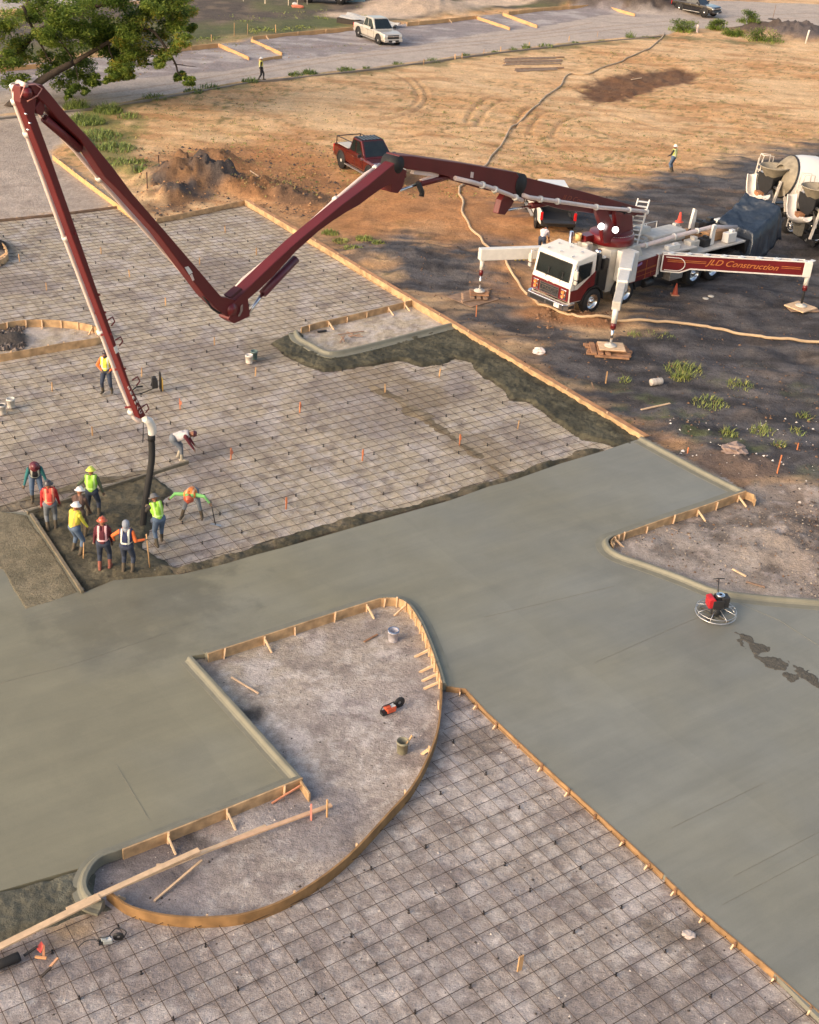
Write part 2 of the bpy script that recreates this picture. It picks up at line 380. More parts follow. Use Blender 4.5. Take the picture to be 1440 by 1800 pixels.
c = c*(1-mI[..., None])+ri*mI[..., None]
# heights
hard = np.clip(mS+mR+mL, 0, 1)
h = (fbm(GX, GY, .25, 3)-.5)*.25*(1-hard)+(fbm(GX+4, GY, 1.3, 4)-.5)*.10*(1-hard)+(n3-.5)*.05*(1-hard)
h += (fbm(GX, GY, 2.8, 4)-.5)*.025*hard
h += mD*(fbm(GX+40, GY, .9, 5)-.5)*.36*(1-mI)*(1-hard)
h += mI*(fbm(GX+40, GY, .9, 5)-.5)*.16+mP*(fbm(GX, GY, 1.5, 4)-.75)*.5
def bump_at(u, v, rad, hh, sx=1., rough=.5, col=None):
    global h, c
    p = G(u, v); d = np.hypot((GX-p.x)/sx, GY-p.y)/rad; k = np.clip(1-d, 0, 1); k = k*k*(3-2*k)
    h = h+k*hh*(1-rough+2*rough*fbm(GX, GY, 1.6, 5))
    if col: c = mixc(c, np.clip(k*2.5+(n2-.5), 0, 1)*(k > .02), lin(*col))
for a in ((330,320,3.4,1.3,1.2,.9),(375,290,2.2,.9,1.4,1.),(460,335,2.4,.8,1.2,1.,(132,96,66)),(290,345,1.6,.8,1.2,1.),(390,325,1.5,.7,1.2,1.,(84,76,72)),(530,350,2.,.4,1.3,.9,(120,92,70)),(230,300,1.6,.35,.7,.8),(140,250,1.4,.4,.8,.8,(106,98,94)),
          (1100,8,7,2.2,1.9,.5,(84,74,68)),(1010,2,6,1.2,2,.5,(92,82,74)),(1400,62,5.5,1.3,1.3,.6,(104,94,90)),(1330,55,3,.5,1.3,.6,(92,80,72)),(740,452,3.,.35,1.4,.7),(870,470,2.,.3,1.2,.7),
          (985,555,1.5,.25,1.8,1.,(140,104,76)),(1045,566,1.1,.22,1.6,1.,(136,98,70)),(1290,820,1.6,.3,1.4,.9,(112,96,86)),(1395,955,2.4,.35,1.2,.8),(1230,760,1.5,.22,1.4,.8),(15,600,1.1,.35,1.1,1.,(78,72,68)),(-20,440,1.6,.6,1.,1.,(60,54,50)),
          (740,12,7,1.0,1.2,.3,(186,164,142)),(120,70,5,.7,2.4,.6,(96,90,84)),(640,455,1.5,.2,1.5,.6)): bump_at(*a)
rut = np.zeros(GX.shape)
for L_ in RUTS:
    for off in (0,):
        d = ldist(GX, GY, L_); rut = np.maximum(rut, np.exp(-(d/.16)**2)); 
        h += np.exp(-((d-.35)/.15)**2)*.03*(1-hard)
h -= rut*.10*(1-hard*.9)
c = mixc(c, rut*.45*(.3+n3), lin(150,112,80)*.8)
wdr = np.abs(sdist(GX, GY, PAD)); h -= np.exp(-(wdr/.5)**2)*.06*(1-hard)
for q_, rr in ((G(1073,608,.3), 1.9), (G(843,512,.3), 2.0), (G(1408,538,.16), 1.6)):
    d = np.hypot(GX-q_.x, GY-q_.y); k = np.clip((d-rr+.7)/.7, 0, 1); h = h*k-.01*(1-k)
BANK = PX([(105,215),(135,185),(200,180),(230,210),(235,260),(262,300),(225,320),(180,290),(130,250)])
c = mixc(c, soft(sdist(GX, GY, BANK), 1.6, .9, 2.2)*.75*(1-mL)*(1-mR), lin(104,112,62))
kp = smooth_path([G2(*p) for p in [(190,188),(330,165),(440,146),(520,138),(620,127),(720,115),(850,97),(1000,80),(1100,71),(1165,65),(1350,78)]], 3)
dk_ = ldist(GX, GY, [(p.x, p.y) for p in kp]); c = mixc(c, np.clip((1.3-dk_+(fbm(GX, GY, .7, 4)-.5)*4)/1.2, 0, 1)*.7*(1-mR), lin(104,104,66))
c = np.clip(c, 0, 1)
GMAT = ground_mat('soil')
def grid_mesh(name, X, Y, Z, C, keep=None, mat_=None):
    nr, nc = X.shape; me = bpy.data.meshes.new(name)
    idx = np.arange(nr*nc).reshape(nr, nc)
    q = np.stack([idx[:-1,:-1], idx[:-1,1:], idx[1:,1:], idx[1:,:-1]], -1).reshape(-1, 4)
    co = np.stack([X, Y, Z], -1).reshape(-1, 3).astype(np.float32); cc = np.concatenate([C.reshape(-1, 3), np.ones((nr*nc, 1))], 1).astype(np.float32)
    if keep is not None:
        k = keep.ravel(); q = q[k[q].all(1)]
        used = np.zeros(nr*nc, bool); used[q.ravel()] = True; mp = np.cumsum(used)-1
        q = mp[q]; co = co[used]; cc = cc[used]
    me.vertices.add(len(co)); me.vertices.foreach_set('co', co.ravel())
    me.loops.add(len(q)*4); me.loops.foreach_set('vertex_index', q.ravel().astype(np.int32))
    me.polygons.add(len(q)); me.polygons.foreach_set('loop_start', np.arange(0, len(q)*4, 4, dtype=np.int32))
    me.polygons.foreach_set('use_smooth', np.ones(len(q), bool))
    a = me.color_attributes.new('Col', 'FLOAT_COLOR', 'POINT'); a.data.foreach_set('color', cc.ravel())
    me.update(); me.validate(); me.materials.append(mat_)
    o = bpy.data.objects.new(name, me); COL.objects.link(o); WM[o.name] = Matrix.Identity(4); return o
def hz(x, y):                             # ground height at a point
    k = np.log(max(y, 9.1)/9)/np.log(215/9)*(NR-1); s_ = (x/(.34*y+17)+1)/2*(NC-1)
    i = int(min(max(k, 0), NR-2)); j = int(min(max(s_, 0), NC-2)); return float(h[i, j])
tag(grid_mesh('ground', GX, GY, h, c, None, GMAT), kind='structure')
mb = MB(); mb.add([(-900,-300,-1.2),(900,-300,-1.2),(900,1500,-1.2),(-900,1500,-1.2)], [(0,1,2,3)])
o = mb.build('terrain', mat('far_terrain', srgb(150,126,98), .95, var=.3, vscale=.05, bump=.2, bscale=.3)); tag(o, kind='structure')

# ================================================================ CONCRETE
def slab_mat():
    m = bpy.data.materials.new('wet_concrete'); m.use_nodes = True; n = m.node_tree; b = n.nodes['Principled BSDF']; L = n.links
    tc = n.nodes.new('ShaderNodeTexCoord'); mp = n.nodes.new('ShaderNodeMapping'); mp.inputs['Rotation'].default_value = (0,0,-.62107); L.new(tc.outputs['Object'], mp.inputs[0])
    def noise(scale, vec, det=5, r=.6):
        t = n.nodes.new('ShaderNodeTexNoise'); t.inputs['Scale'].default_value = scale; t.inputs['Detail'].default_value = det; t.inputs['Roughness'].default_value = r; L.new(vec, t.inputs['Vector']); return t.outputs[0]
    ms = n.nodes.new('ShaderNodeMapping'); ms.inputs['Scale'].default_value = (.16, 1.3, 1); L.new(mp.outputs[0], ms.inputs[0])
    ms2 = n.nodes.new('ShaderNodeMapping'); ms2.inputs['Scale'].default_value = (.5, 7, 1); L.new(mp.outputs[0], ms2.inputs[0])
    def mr(x, a, b_, lo, hi):
        t = n.nodes.new('ShaderNodeMapRange'); t.inputs[1].default_value = a; t.inputs[2].default_value = b_; t.inputs[3].default_value = lo; t.inputs[4].default_value = hi; L.new(x, t.inputs[0]); return t.outputs[0]
    def mul(a, b_):
        t = n.nodes.new('ShaderNodeMath'); t.operation = 'MULTIPLY'; L.new(a, t.inputs[0]); L.new(b_, t.inputs[1]); return t.outputs[0]
    k = mul(mul(mr(noise(.35, mp.outputs[0]), .35, .65, .96, 1.04), mr(noise(1, ms.outputs[0]), .35, .65, .94, 1.06)), mul(mr(noise(1, ms2.outputs[0]), .3, .7, .97, 1.03), mr(noise(60, tc.outputs['Object'], 2), .3, .7, .95, 1.05)))
    mx = n.nodes.new('ShaderNodeMix'); mx.data_type = 'RGBA'; mx.inputs[6].default_value = (*srgb(127,127,118), 1); mx.inputs[7].default_value = (*srgb(130,126,106), 1)
    xo = n.nodes.new('ShaderNodeSeparateXYZ'); L.new(tc.outputs['Object'], xo.inputs[0]); ax_ = n.nodes.new('ShaderNodeMath'); ax_.operation = 'ADD'; L.new(mr(xo.outputs[0], -6, 9, 1, 0), ax_.inputs[0]); L.new(mr(noise(.15, tc.outputs['Object'], 3), .35, .65, -.35, .35), ax_.inputs[1]); ax_.use_clamp = True; L.new(ax_.outputs[0], mx.inputs[0])
    for (du, dv_, rad, amt) in ((235, 1062, 2.6, .80), (300, 1020, 1.6, .86), (1110, 960, 1.8, .90), (1250, 1110, 2.2, .92), (640, 1010, 2.5, .94), (840, 1190, 1.6, .92)):   # damp, freshly worked spots
        q = G(du, dv_, .16); dd_ = n.nodes.new('ShaderNodeVectorMath'); dd_.operation = 'DISTANCE'; L.new(tc.outputs['Object'], dd_.inputs[0]); dd_.inputs[1].default_value = (q.x, q.y, .16)
        a2 = n.nodes.new('ShaderNodeMath'); a2.operation = 'ADD'; L.new(dd_.outputs['Value'], a2.inputs[0]); L.new(mr(noise(.9, tc.outputs['Object'], 5), .3, .7, -1.4, 1.4), a2.inputs[1]); k = mul(k, mr(a2.outputs[0], rad-1.0, rad+.6, amt, 1))
    sx = n.nodes.new('ShaderNodeSeparateXYZ'); dv = n.nodes.new('ShaderNodeVectorMath'); dv.operation = 'MULTIPLY_ADD'; L.new(mp.outputs[0], dv.inputs[0]); dv.inputs[1].default_value = (1,1,1)
    nv = n.nodes.new('ShaderNodeTexNoise'); nv.inputs['Scale'].default_value = .25; L.new(mp.outputs[0], nv.inputs['Vector']); ds = n.nodes.new('ShaderNodeVectorMath'); ds.operation = 'SCALE'; ds.inputs['Scale'].default_value = .5; L.new(nv.outputs['Color'], ds.inputs[0]); L.new(ds.outputs[0], dv.inputs[2])
    L.new(dv.outputs[0], sx.inputs[0])
    def band(out, wdt, amp):       # float passes: straight strips of slightly different tone
        a = n.nodes.new('ShaderNodeMath'); a.operation = 'DIVIDE'; a.inputs[1].default_value = wdt; L.new(out, a.inputs[0]); f = n.nodes.new('ShaderNodeMath'); f.operation = 'FLOOR'; L.new(a.outputs[0], f.inputs[0])
        wn = n.nodes.new('ShaderNodeTexWhiteNoise'); wn.noise_dimensions = '1D'; L.new(f.outputs[0], wn.inputs['W']); return mr(wn.outputs['Value'], 0, 1, 1-amp, 1+amp)
    k = mul(k, mul(band(sx.outputs[1], 2.3, .035), band(sx.outputs[0], 5.3, .03)))
    vo = n.nodes.new('ShaderNodeTexNoise'); vo.inputs['Scale'].default_value = .8; vo.inputs['Detail'].default_value = 7; vo.inputs['Distortion'].default_value = 1.2; L.new(tc.outputs['Object'], vo.inputs['Vector'])
    k = mul(k, mr(vo.outputs[0], .3, .72, .95, 1.05))
    vm = n.nodes.new('ShaderNodeVectorMath'); vm.operation = 'SCALE'; L.new(mx.outputs[2], vm.inputs[0]); L.new(k, vm.inputs['Scale']); L.new(vm.outputs[0], b.inputs['Base Color'])
    L.new(mr(noise(.5, ms.outputs[0]), .35, .65, .42, .62), b.inputs['Roughness'])
    bp = n.nodes.new('ShaderNodeBump'); bp.inputs['Distance'].default_value = .012; bp.inputs['Strength'].default_value = .7
    ad = n.nodes.new('ShaderNodeMath'); ad.operation = 'ADD'; L.new(noise(1, ms2.outputs[0], 6), ad.inputs[0]); L.new(noise(2.5, mp.outputs[0], 6), ad.inputs[1])
    L.new(ad.outputs[0], bp.inputs['Height']); L.new(bp.outputs[0], b.inputs['Normal']); return m
WET = slab_mat()
CURBM = mat('curb_concrete', srgb(122,120,106), .6, var=.12, vscale=2.5, bump=.008, bscale=12)
SLZ = .16
SLAB_PX = [(-420,840),(0,900),(54,900),(146,1042),(200,1020),(320,1009),(360,1000),(400,990),(450,975),(500,962),(560,945),(640,922),(700,905),(790,880),(860,855),(900,845),(985,815),(1060,793),(1128,770),
 (1180,797),(1312,864),(1250,885),(1165,913),(1095,938),(1078,943),(1071,951),(1075,963),(1095,975),(1140,990),(1200,1013),(1260,1036),(1330,1046),(1440,1056),(1900,1076),(2300,2500),
 (1440,1790),(1345,1695),(1228,1598),(1170,1540),(1102,1477),(984,1371),(858,1253),(819,1212),(785,1207),(779,1188),(770,1150),(757,1120),(740,1090),(720,1063),(703,1053),(668,1052),(600,1073),(365,1149),(335,1153),(430,1260),(530,1370),(205,1497),(180,1503),(160,1520),(0,1566),(-420,1690)]
SLAB = PX(SLAB_PX, SLZ)
mb = MB(); mb.prism([(x, y, SLZ) for x, y in SLAB], (0,0,-.13))
slab = tag(mb.build('concrete_slab', WET, fixn=False), kind='structure')
bm = bmesh.new(); bm.from_mesh(slab.data); bmesh.ops.remove_doubles(bm, verts=bm.verts, dist=1e-4); bmesh.ops.recalc_face_normals(bm, faces=bm.faces); bm.to_mesh(slab.data); bm.free()

RMAT = ground_mat('rough_fresh_concrete', .8, 2.2, .02)
def rough_patch(px, z0, col1, col2, edge=.5, amp=.10, cell=.06, zpx=.1, ragged=.5, name='rough_concrete'):
    poly = PX(px, zpx); xs = [p[0] for p in poly]; ys = [p[1] for p in poly]
    gx = np.arange(max(min(xs)-.6, -32), max(xs)+.6, cell); gy = np.arange(min(ys)-.6, max(ys)+.6, cell)
    X, Y = np.meshgrid(gx, gy); d = sdist(X, Y, poly)+(fbm(X, Y, 1.1, 5)-.5)*ragged*2
    keep = d > -.02; k = np.clip(d/edge, 0, 1); k = k*k*(3-2*k)
    Z = -.01+k*z0+(fbm(X, Y, 3.2, 4)-.5)*amp*k+(fbm(X, Y, 9, 3)-.5)*amp*.6*k
    C = mixc(np.zeros(X.shape+(3,))+lin(*col1), np.clip((fbm(X+3, Y, 1.6, 4)-.4)*4, 0, 1), lin(*col2))
    C = mixc(C, np.clip((fbm(X+3, Y+8, 6, 3)-.55)*6, 0, 1)*.5, lin(*col1)*.7)
    return tag(grid_mesh(name, X, Y, Z, C, keep, RMAT), kind='structure')
rough_patch([(478,600),(500,588),(526,582),(552,608),(580,616),(600,613),(720,588),(792,570),(800,570),(1132,768),(1128,785),(1090,787),(1062,778),(1020,768),(985,748),(955,722),(930,707),(895,700),(880,678),(850,662),(830,637),(800,627),(775,638),(740,640),(700,632),(660,640),(620,645),(570,650),(530,637),(500,622)], .15, (72,70,58), (94,90,74), .22, .13, .05, .12, .3)
rough_patch([(250,1010),(320,1012),(400,992),(500,964),(560,947),(700,907),(790,882),(900,847),(985,817),(1080,788),(1050,782),(980,800),(880,835),(790,862),(700,885),(600,905),(500,938),(400,968),(310,990),(262,985)], .16, (80,76,62), (118,108,90), .35, .15, .05, .1, .30)
rough_patch([(55,900),(110,868),(180,850),(262,832),(292,846),(300,862),(285,880),(262,905),(262,955),(300,985),(325,1010),(200,1024),(145,1044)], .16, (92,86,70), (112,104,84), .3, .12, .05, .12, .3)
rough_patch([(-300,870),(0,896),(52,903),(145,1041),(40,1076),(0,1003),(-300,860)], .18, (120,112,92), (136,126,104), .10, .02, .05, .17, .05, 'screeded_concrete')
rough_patch([(-300,1655),(0,1563),(100,1532),(160,1516),(172,1530),(168,1560),(196,1592),(150,1605),(100,1622),(40,1640),(0,1652),(-300,1740)], .17, (96,94,82), (112,110,96), .18, .10, .04, .12, .12)
rough_patch([(646,668),(700,688),(760,728),(820,772),(880,812),(915,836),(880,846),(826,806),(765,760),(700,712),(650,684)], .045, (128,114,92), (156,140,116), .5, .05, .05, .05, .5, 'spilled_concrete')
rough_patch([(0,884),(60,862),(180,832),(262,822),(300,820),(262,842),(180,852),(110,870),(60,890),(0,905),(-200,940),(-200,900)], .08, (116,106,86), (138,126,108), .5, .08, .05, .05, .3, 'spilled_concrete')
for L_ in ([(1292,1112),(1310,1112),(1332,1130),(1360,1135),(1352,1150),(1325,1150),(1318,1136)],[(1330,1155),(1362,1150),(1388,1168),(1380,1182),(1352,1176)],[(1368,1178),(1395,1182),(1408,1195),(1392,1198)],[(1380,1158),(1420,1180),(1445,1200),(1440,1208),(1410,1192)],[(1296,1030+94),(1306,1120),(1312,1140),(1300,1136)]):
    poly = PX(L_, .165); xs = [p[0] for p in poly]; ys = [p[1] for p in poly]
    X, Y = np.meshgrid(np.arange(min(xs)-.2, max(xs)+.2, .02), np.arange(min(ys)-.2, max(ys)+.2, .02)); d = sdist(X, Y, poly)+(fbm(X, Y, 5, 3)-.5)*.35
    o = grid_mesh('footprint_mark', X, Y, .158+np.clip(d/.05,0,1)*.012+(fbm(X, Y, 14, 3)-.5)*.02, np.zeros(X.shape+(3,))+lin(92,88,80), d > -.01, RMAT); tag(o, kind='structure')
# faint joint and float lines pressed in the slab
mb = MB()
for L_, wd in (([(1440,1135),(1370,1090),(1280,1052)],.03),([(1180,1455),(1345,1375)],.022),([(1045,1165),(1180,1105),(1240,1080)],.015),([(1290,1540),(1440,1462)],.015),([(205,1345),(262,1440)],.012),([(850,1085),(1080,1030)],.015),([(1270,1590),(1440,1500)],.012),([(0,1200),(120,1170),(300,1110)],.014)):
    P_ = [G(u, v, SLZ+.004) for u, v in L_]
    for a, b in zip(P_[:-1], P_[1:]): mb.bar(a, b, wd*.7, .006)
tag(mb.build('float_ridges', mat('ridge_concrete', srgb(128,126,114), .6)), kind='structure')

# curbs poured with the slab
def dense(pxs, z, n=5): return [Vector((p.x, p.y, 0)) for p in smooth_path([G2(u, v, z) for u, v in pxs], n)]
PROF = [(.0,.02),(.0,.29),(.015,.303),(.085,.303),(.115,.285),(.15,.21),(.20,.175),(.40,.166),(.40,.10)]
def curb(path, side, label, prof=PROF):
    mb = MB(); mb.sweep(path, [(l*side, z) for l, z in prof], smooth=False)
    o = center_origin(mb.build('concrete_curb', CURBM)); return tag(o, label, 'curb')
def P3(L, z=.3): return [Vector((*G2(u, v, z), 0)) for u, v in L]
C1 = P3([(1128,767),(1180,795),(1240,827),(1311,862)])+P3([(1250,884),(1165,912),(1100,935)])+dense([(1092,938),(1078,942),(1070,950),(1075,962),(1095,974),(1140,989),(1200,1011),(1260,1034),(1330,1044),(1400,1050),(1440,1053),(1560,1060)], .3)
curb(C1, 1, 'rounded concrete curb running round the right bay to the right edge')
ISLT = dense([(365,1148),(440,1124),(520,1098),(600,1072),(667,1051),(687,1050),(703,1052),(720,1063),(740,1094),(757,1134),(772,1178),(778,1200)], .3)
curb(ISLT, -1, 'concrete curb edge along the top and rounded nose of the half leaf island', [(.0,.02),(.0,.27),(.02,.285),(.08,.285),(.11,.25),(.15,.18),(.35,.166),(.35,.1)])
C3 = P3([(337,1152),(380,1199),(430,1254),(480,1310),(531,1366)])+P3([(430,1407),(320,1451),(215,1492)])+dense([(205,1496),(180,1505),(164,1520),(154,1540),(153,1556),(162,1572),(184,1580)], .3)
curb(C3, 1, 'concrete curb down the straight left side of the half leaf island', [(.0,.02),(.0,.29),(.015,.303),(.09,.303),(.12,.285),(.16,.21),(.21,.175),(.32,.165),(.32,.10)])
C5 = dense([(522.7,579.5),(530,592),(552,604),(573,615),(594,615.6),(643,605),(720,585.6),(793,567)], .3)
curb(C5, 1, 'fresh wet curb bent round the small pocket beside the long form')

# form boards: face board, stakes nailed behind
def form(path, label, side=-1, h_=.3, z0=0., th=.045, m=WOOD, stakes=1.6, flat=0, lean=1, stl=.42, name='form_board', gap=0., stm=None):
    c0 = path[len(path)//2]; root = empty(name, (c0.x, c0.y, 0), 0, label, 'form board', 'timber form boards')
    s = side; mb = MB(); mb.sweep(path, [((gap+0)*s, z0-.03), ((gap+0)*s, z0+h_), ((gap+th)*s, z0+h_), ((gap+th)*s, z0-.03)]); mb.build('board', m, root, True)
    if flat:
        mb = MB(); a = gap+th+.003; mb.sweep(path, [(a*s, z0+h_-.05), (a*s, z0+h_-.01), ((a+flat)*s, z0+h_-.01), ((a+flat)*s, z0+h_-.05)]); mb.build('cap_board', mat('cap_timber', srgb(180,132,92), .75, var=.3, vscale=2), root, True)
    if stakes:
        acc = stakes*.4; k = 0
        for a, b in zip(path[:-1], path[1:]):
            L_ = (b-a).length; d = (b-a).normalized(); n_ = Vector((d.y, -d.x, 0))*s; t = acc
            while t < L_ and k < 60:
                p = a+d*t+n_*(gap+th+.025)+Vector((0,0,z0-.03)); mb = MB()
                ln = n_*random.uniform(.0, .04)+d*random.uniform(-.02,.02)
                mb.bar(p, p+Vector((0,0,h_+random.uniform(-.02,.10)))+ln, .045, .045); mb.build('stake', stm or WOOD2, root, True)
                if random.random() < .45:       # kicker brace
                    mb = MB(); mb.bar(p+n_*stl+Vector((0,0,.03)), p+n_*.03+Vector((0,0,h_*.8)), .035, .07); mb.build('brace', WOOD2, root, True)
                t += stakes*random.uniform(.85, 1.15); k += 1
            acc = t-L_ if t >= L_ else stakes
    return root
form(P3([(430,352),(520,405),(620,465),(725,528),(790,566),(900,631),(1000,690),(1132,768)]), 'long orange timber form running diagonally down the right side of the rebar bay', -1, .32, flat=.22, stakes=2.4, stl=.3)
form(P3([(1133,769),(1220,817),(1311,862)], .29), 'concrete smeared end of the long form behind the right curb', -1, .27, th=.03, m=mat('smeared_timber', srgb(138,120,96), .8, var=.3), stakes=0)
form(P3([(275,384),(352,369),(430,352)]), 'timber form closing the far end of the rebar bay below the dirt mound', -1, stakes=2.2)
form(P3([(92,272),(140,309),(190,346),(240,383)], .3), 'yellow timber board between the pale lot and the grassy bank, seen behind the boom', -1, .28, m=mat('yellow_timber', srgb(200,164,112), .75, var=.2), stakes=2.5)
form(P3([(-200,420),(0,385),(100,375),(213,361)], .16), 'low dark form along the edge of the pale lot at left', -1, .15, m=WOODG, stakes=3)
form(P3([(529,575),(560,566),(640,548),(725,527)]), 'timber form with stakes across the top of the small pocket beside the long form', 1, stakes=1.1)
form([p for p in P3([(365,1148),(440,1124),(520,1098),(600,1072),(667,1051)])], 'straight form along the top of the half leaf island', 1, stakes=1.15)
form(dense([(667,1051),(687,1050),(703,1052),(720,1063),(740,1094),(757,1134),(772,1178),(778,1200)], .3), 'bent plywood form round the nose of the half leaf island beside the slab', 1, stakes=.36, th=.025)
form(dense([(778,1200),(777,1237),(770,1287),(750,1340),(723,1387),(687,1427),(620,1499),(560,1547),(495,1585),(430,1607),(374,1613),(327,1613),(275,1607),(228,1594),(203,1578),(186,1564)], .3), 'long curved ply form along the lower right side of the half leaf island', 1, .30, th=.05, m=mat('wet_ply', srgb(146,112,72), .7, var=.3, vscale=3), stakes=1.9, stl=.2)
form(P3([(531,1366),(430,1407),(320,1451),(215,1492)]), 'form below the corner of the finished slab inside the half leaf island', -1, stakes=1.35)
form(P3([(528,1366),(546,1392)]), 'short form end board at the slab corner in the half leaf island', 1, .26, stakes=0)
form(P3([(1311,862),(1250,884),(1165,912),(1100,935)]), 'form with leaning stakes below the right slab corner', -1, stakes=1.1)
form(dense([(1100,935),(1092,938),(1080,943),(1074,951),(1078,960)], .3), 'tight bent form in the rounded corner of the right bay', -1, stakes=.25, th=.025)
form(P3([(1311,861),(1328,868),(1330,876)]), 'broken form end board sticking out past the right slab corner', 1, .26, stakes=0)
form(P3([(785,1205),(819,1209),(857,1250),(983,1367),(1100,1472),(1168,1535)], .19), 'upper timber form between the smooth slab and the lower rebar bay', 1, .17, stakes=.95, stl=.1, th=.035, m=mat('stained_timber', srgb(148,116,80), .8, var=.4, vscale=2.5), stm=WOODD)
form(P3([(1172,1540),(1226,1593),(1343,1690),(1435,1771),(1520,1850)], .19), 'lower timber form between the smooth slab and the lower rebar bay', 1, .17, stakes=.95, stl=.1, th=.035, m=mat('stained_timber', srgb(148,116,80), .8, var=.4, vscale=2.5), stm=WOODD)
LI = dense([(-120,600),(-60,580),(0,569),(20,565),(46,562),(86,561.5),(127,565),(157,570),(176,577),(183,586),(176,592),(159,596),(107,604),(46,615),(0,623),(-60,632),(-120,640)], .33)
form(LI, 'oval timber form of the small island at the left edge', 1, .33, stakes=.75, stl=.25, th=.04)
form(dense([(-60,405),(-20,412),(5,428),(14,442),(12,450),(0,458),(-40,470)], .3), 'curved form end just showing at the left edge above the oval island', 1, .33, stakes=.8)
for i_, (L_, lb, hh) in enumerate((([(-100,128),(0,118),(75,113)], 'far form beyond the road at the left edge, under the tree', .35), ([(245,92),(310,84),(382,77)], 'far form beyond the road behind the tree crown', .35), ([(384,76),(437,100)], 'left cross board of the far form box above the walking worker', .3), ([(441,68),(495,92)], 'right cross board of the far form box above the walking worker', .3), ([(455,103),(495,97)], 'front board of the far form box above the walking worker', .3), ([(443,65),(520,57),(622,48)], 'far form running up to the silver pickup', .35),
        ([(715,40),(780,34),(838,28)], 'far form to the right of the silver pickup', .35), ([(836,28),(896,48)], 'left far cross board beyond the sandy field', .3), ([(884,22),(944,44)], 'right far cross board beyond the sandy field', .3), ([(893,21),(970,13),(1054,8)], 'far form ending at the dark soil mound', .35), ([(1054,7),(1116,24)], 'far cross board beside the dark soil mound', .3))):
    form(P3(L_, .3), lb, 1 if i_ not in (2,3,7,8,10) else -1, hh, th=.09, m=mat('far_timber', srgb(202,160,112), .75, var=.2, vscale=1.), stakes=4)

# kerb of the road
mb = MB(); KP = P3([(-200,235),(0,206),(190,186),(330,162),(440,143),(520,135),(620,124),(720,112),(850,94),(1000,77),(1100,68),(1165,62)], .12)
mb.sweep(KP, [(0,-.1),(0,.12),(.16,.12),(.16,-.1)]); tag(center_origin(mb.build('road_kerb', mat('kerb_concrete', srgb(140,128,116), .85, var=.2, vscale=.7))), 'low concrete kerb between the pale road and the weeds', 'kerb')

# ================================================================ REBAR
S = 1.372; O0 = Vector((-10.32664, 42.94539, 0))*S; O1 = Vector((-1.00079, 14.51, 0))*S
UP = PX([(-330,440),(0,389),(213,366),(240,388),(275,389),(428,358),(720,533),(788,572),(1120,772),(1100,800),(900,860),(700,915),(500,975),(320,1022),(200,1035),(150,1050),(20,905),(-330,960)], .05)
OV = [(p.x, p.y) for p in LI]; PK = PX([(529,575),(560,566),(640,548),(725,527),(793,567),(720,586),(643,605),(594,616),(573,615),(552,604),(530,592)], .05)
LI2 = PX([(-200,400),(-20,405),(14,442),(0,465),(-200,470)], .1)
LO = PX([(-300,1745),(0,1655),(100,1625),(200,1600),(228,1600),(275,1616),(327,1622),(374,1622),(430,1616),(495,1594),(560,1555),(620,1507),(687,1436),(723,1394),(752,1343),(775,1290),(784,1240),(786,1212),(819,1214),(857,1256),(983,1373),(1100,1478),(1168,1541),(1226,1599),(1343,1696),(1435,1777),(1800,2100),(1500,2400),(-300,2400)], .05)
def rebar_mat(name, outer, holes, O_, label):
    c0 = outer[len(outer)//3]; root = empty(name, (c0[0], c0[1], 0), 0, label, 'rebar mat')
    ox = np.array([p[0] for p in outer]); oy = np.array([p[1] for p in outer]); bars = []
    for fam, (dv, pv, zz) in enumerate(((D2, D1, .072), (D1, D2, .052))):
        a = (ox-O_.x)*pv.x+(oy-O_.y)*pv.y; b = (ox-O_.x)*dv.x+(oy-O_.y)*dv.y; st_ = S/3
        for k in range(int(a.min()/st_)-1, int(a.max()/st_)+2):
            off = k*st_+random.uniform(-.02,.02); t = np.arange(b.min(), b.max(), .2); sk = random.uniform(-.0012,.0012)
            X = O_.x+pv.x*(off+sk*t)+dv.x*t; Y = O_.y+pv.y*(off+sk*t)+dv.y*t
            ins = sdist(X, Y, outer) > 0
            for hl in holes: ins &= sdist(X, Y, hl) < -.02
            ins &= (Y > 14)&(X > -34)
            i = 0
            while i < len(t):
                if ins[i]:
                    j = i
                    while j+1 < len(t) and ins[j+1]: j += 1
                    if j > i:
                        mb = MB(); n_ = max(2, (j-i)//12+1); q = np.linspace(i, j, n_).astype(int)
                        w0 = [random.uniform(-.012,.012) for _ in q]
                        mb.tube([(X[e]+pv.x*w, Y[e]+pv.y*w, zz+random.uniform(-.008,.008)) for e, w in zip(q, w0)], ((.0095 if fam == 0 else .0082) if O_ is O1 else (.0102 if fam == 0 else .0075)), 4, caps=False, smooth=True); bars.append((j-i, mb))
                    i = j+1
                else: i += 1
    bars.sort(key=lambda x: -x[0])
    for k, (t_, mb) in enumerate(bars[:99]): mb.build('rebar', STEEL, root, True, fixn=False)
    if len(bars) > 99:
        m2 = MB()
        for t_, mb in bars[99:]: m2.add(mb.v, mb.f, 0, True)
        tag(m2.build('rebar', STEEL, root, True, fixn=False), kind='stuff')
rebar_mat('rebar_mat', UP, [OV, PK, LI2], O0, 'large mat of tied rebar over the upper pale ground, under the boom')
rebar_mat('rebar_mat', LO, [], O1, 'mat of tied rebar in the lower bay, below the half leaf island and the slab')
mb = MB(); mb.lathe([(.045,0),(.035,.03),(.018,.06),(.016,.085),(.026,.09),(.026,.12)], n=8); mb.box((0,.02,.125),(.015,.02,.03)); mb.box((0,-.02,.125),(.015,.02,.03))
chair = mb.build('rebar_chair', BLACKP); tag(chair, 'small black plastic rebar chair under the bars', 'rebar chair', 'rebar chairs under the mats'); first = True; cnt = 0
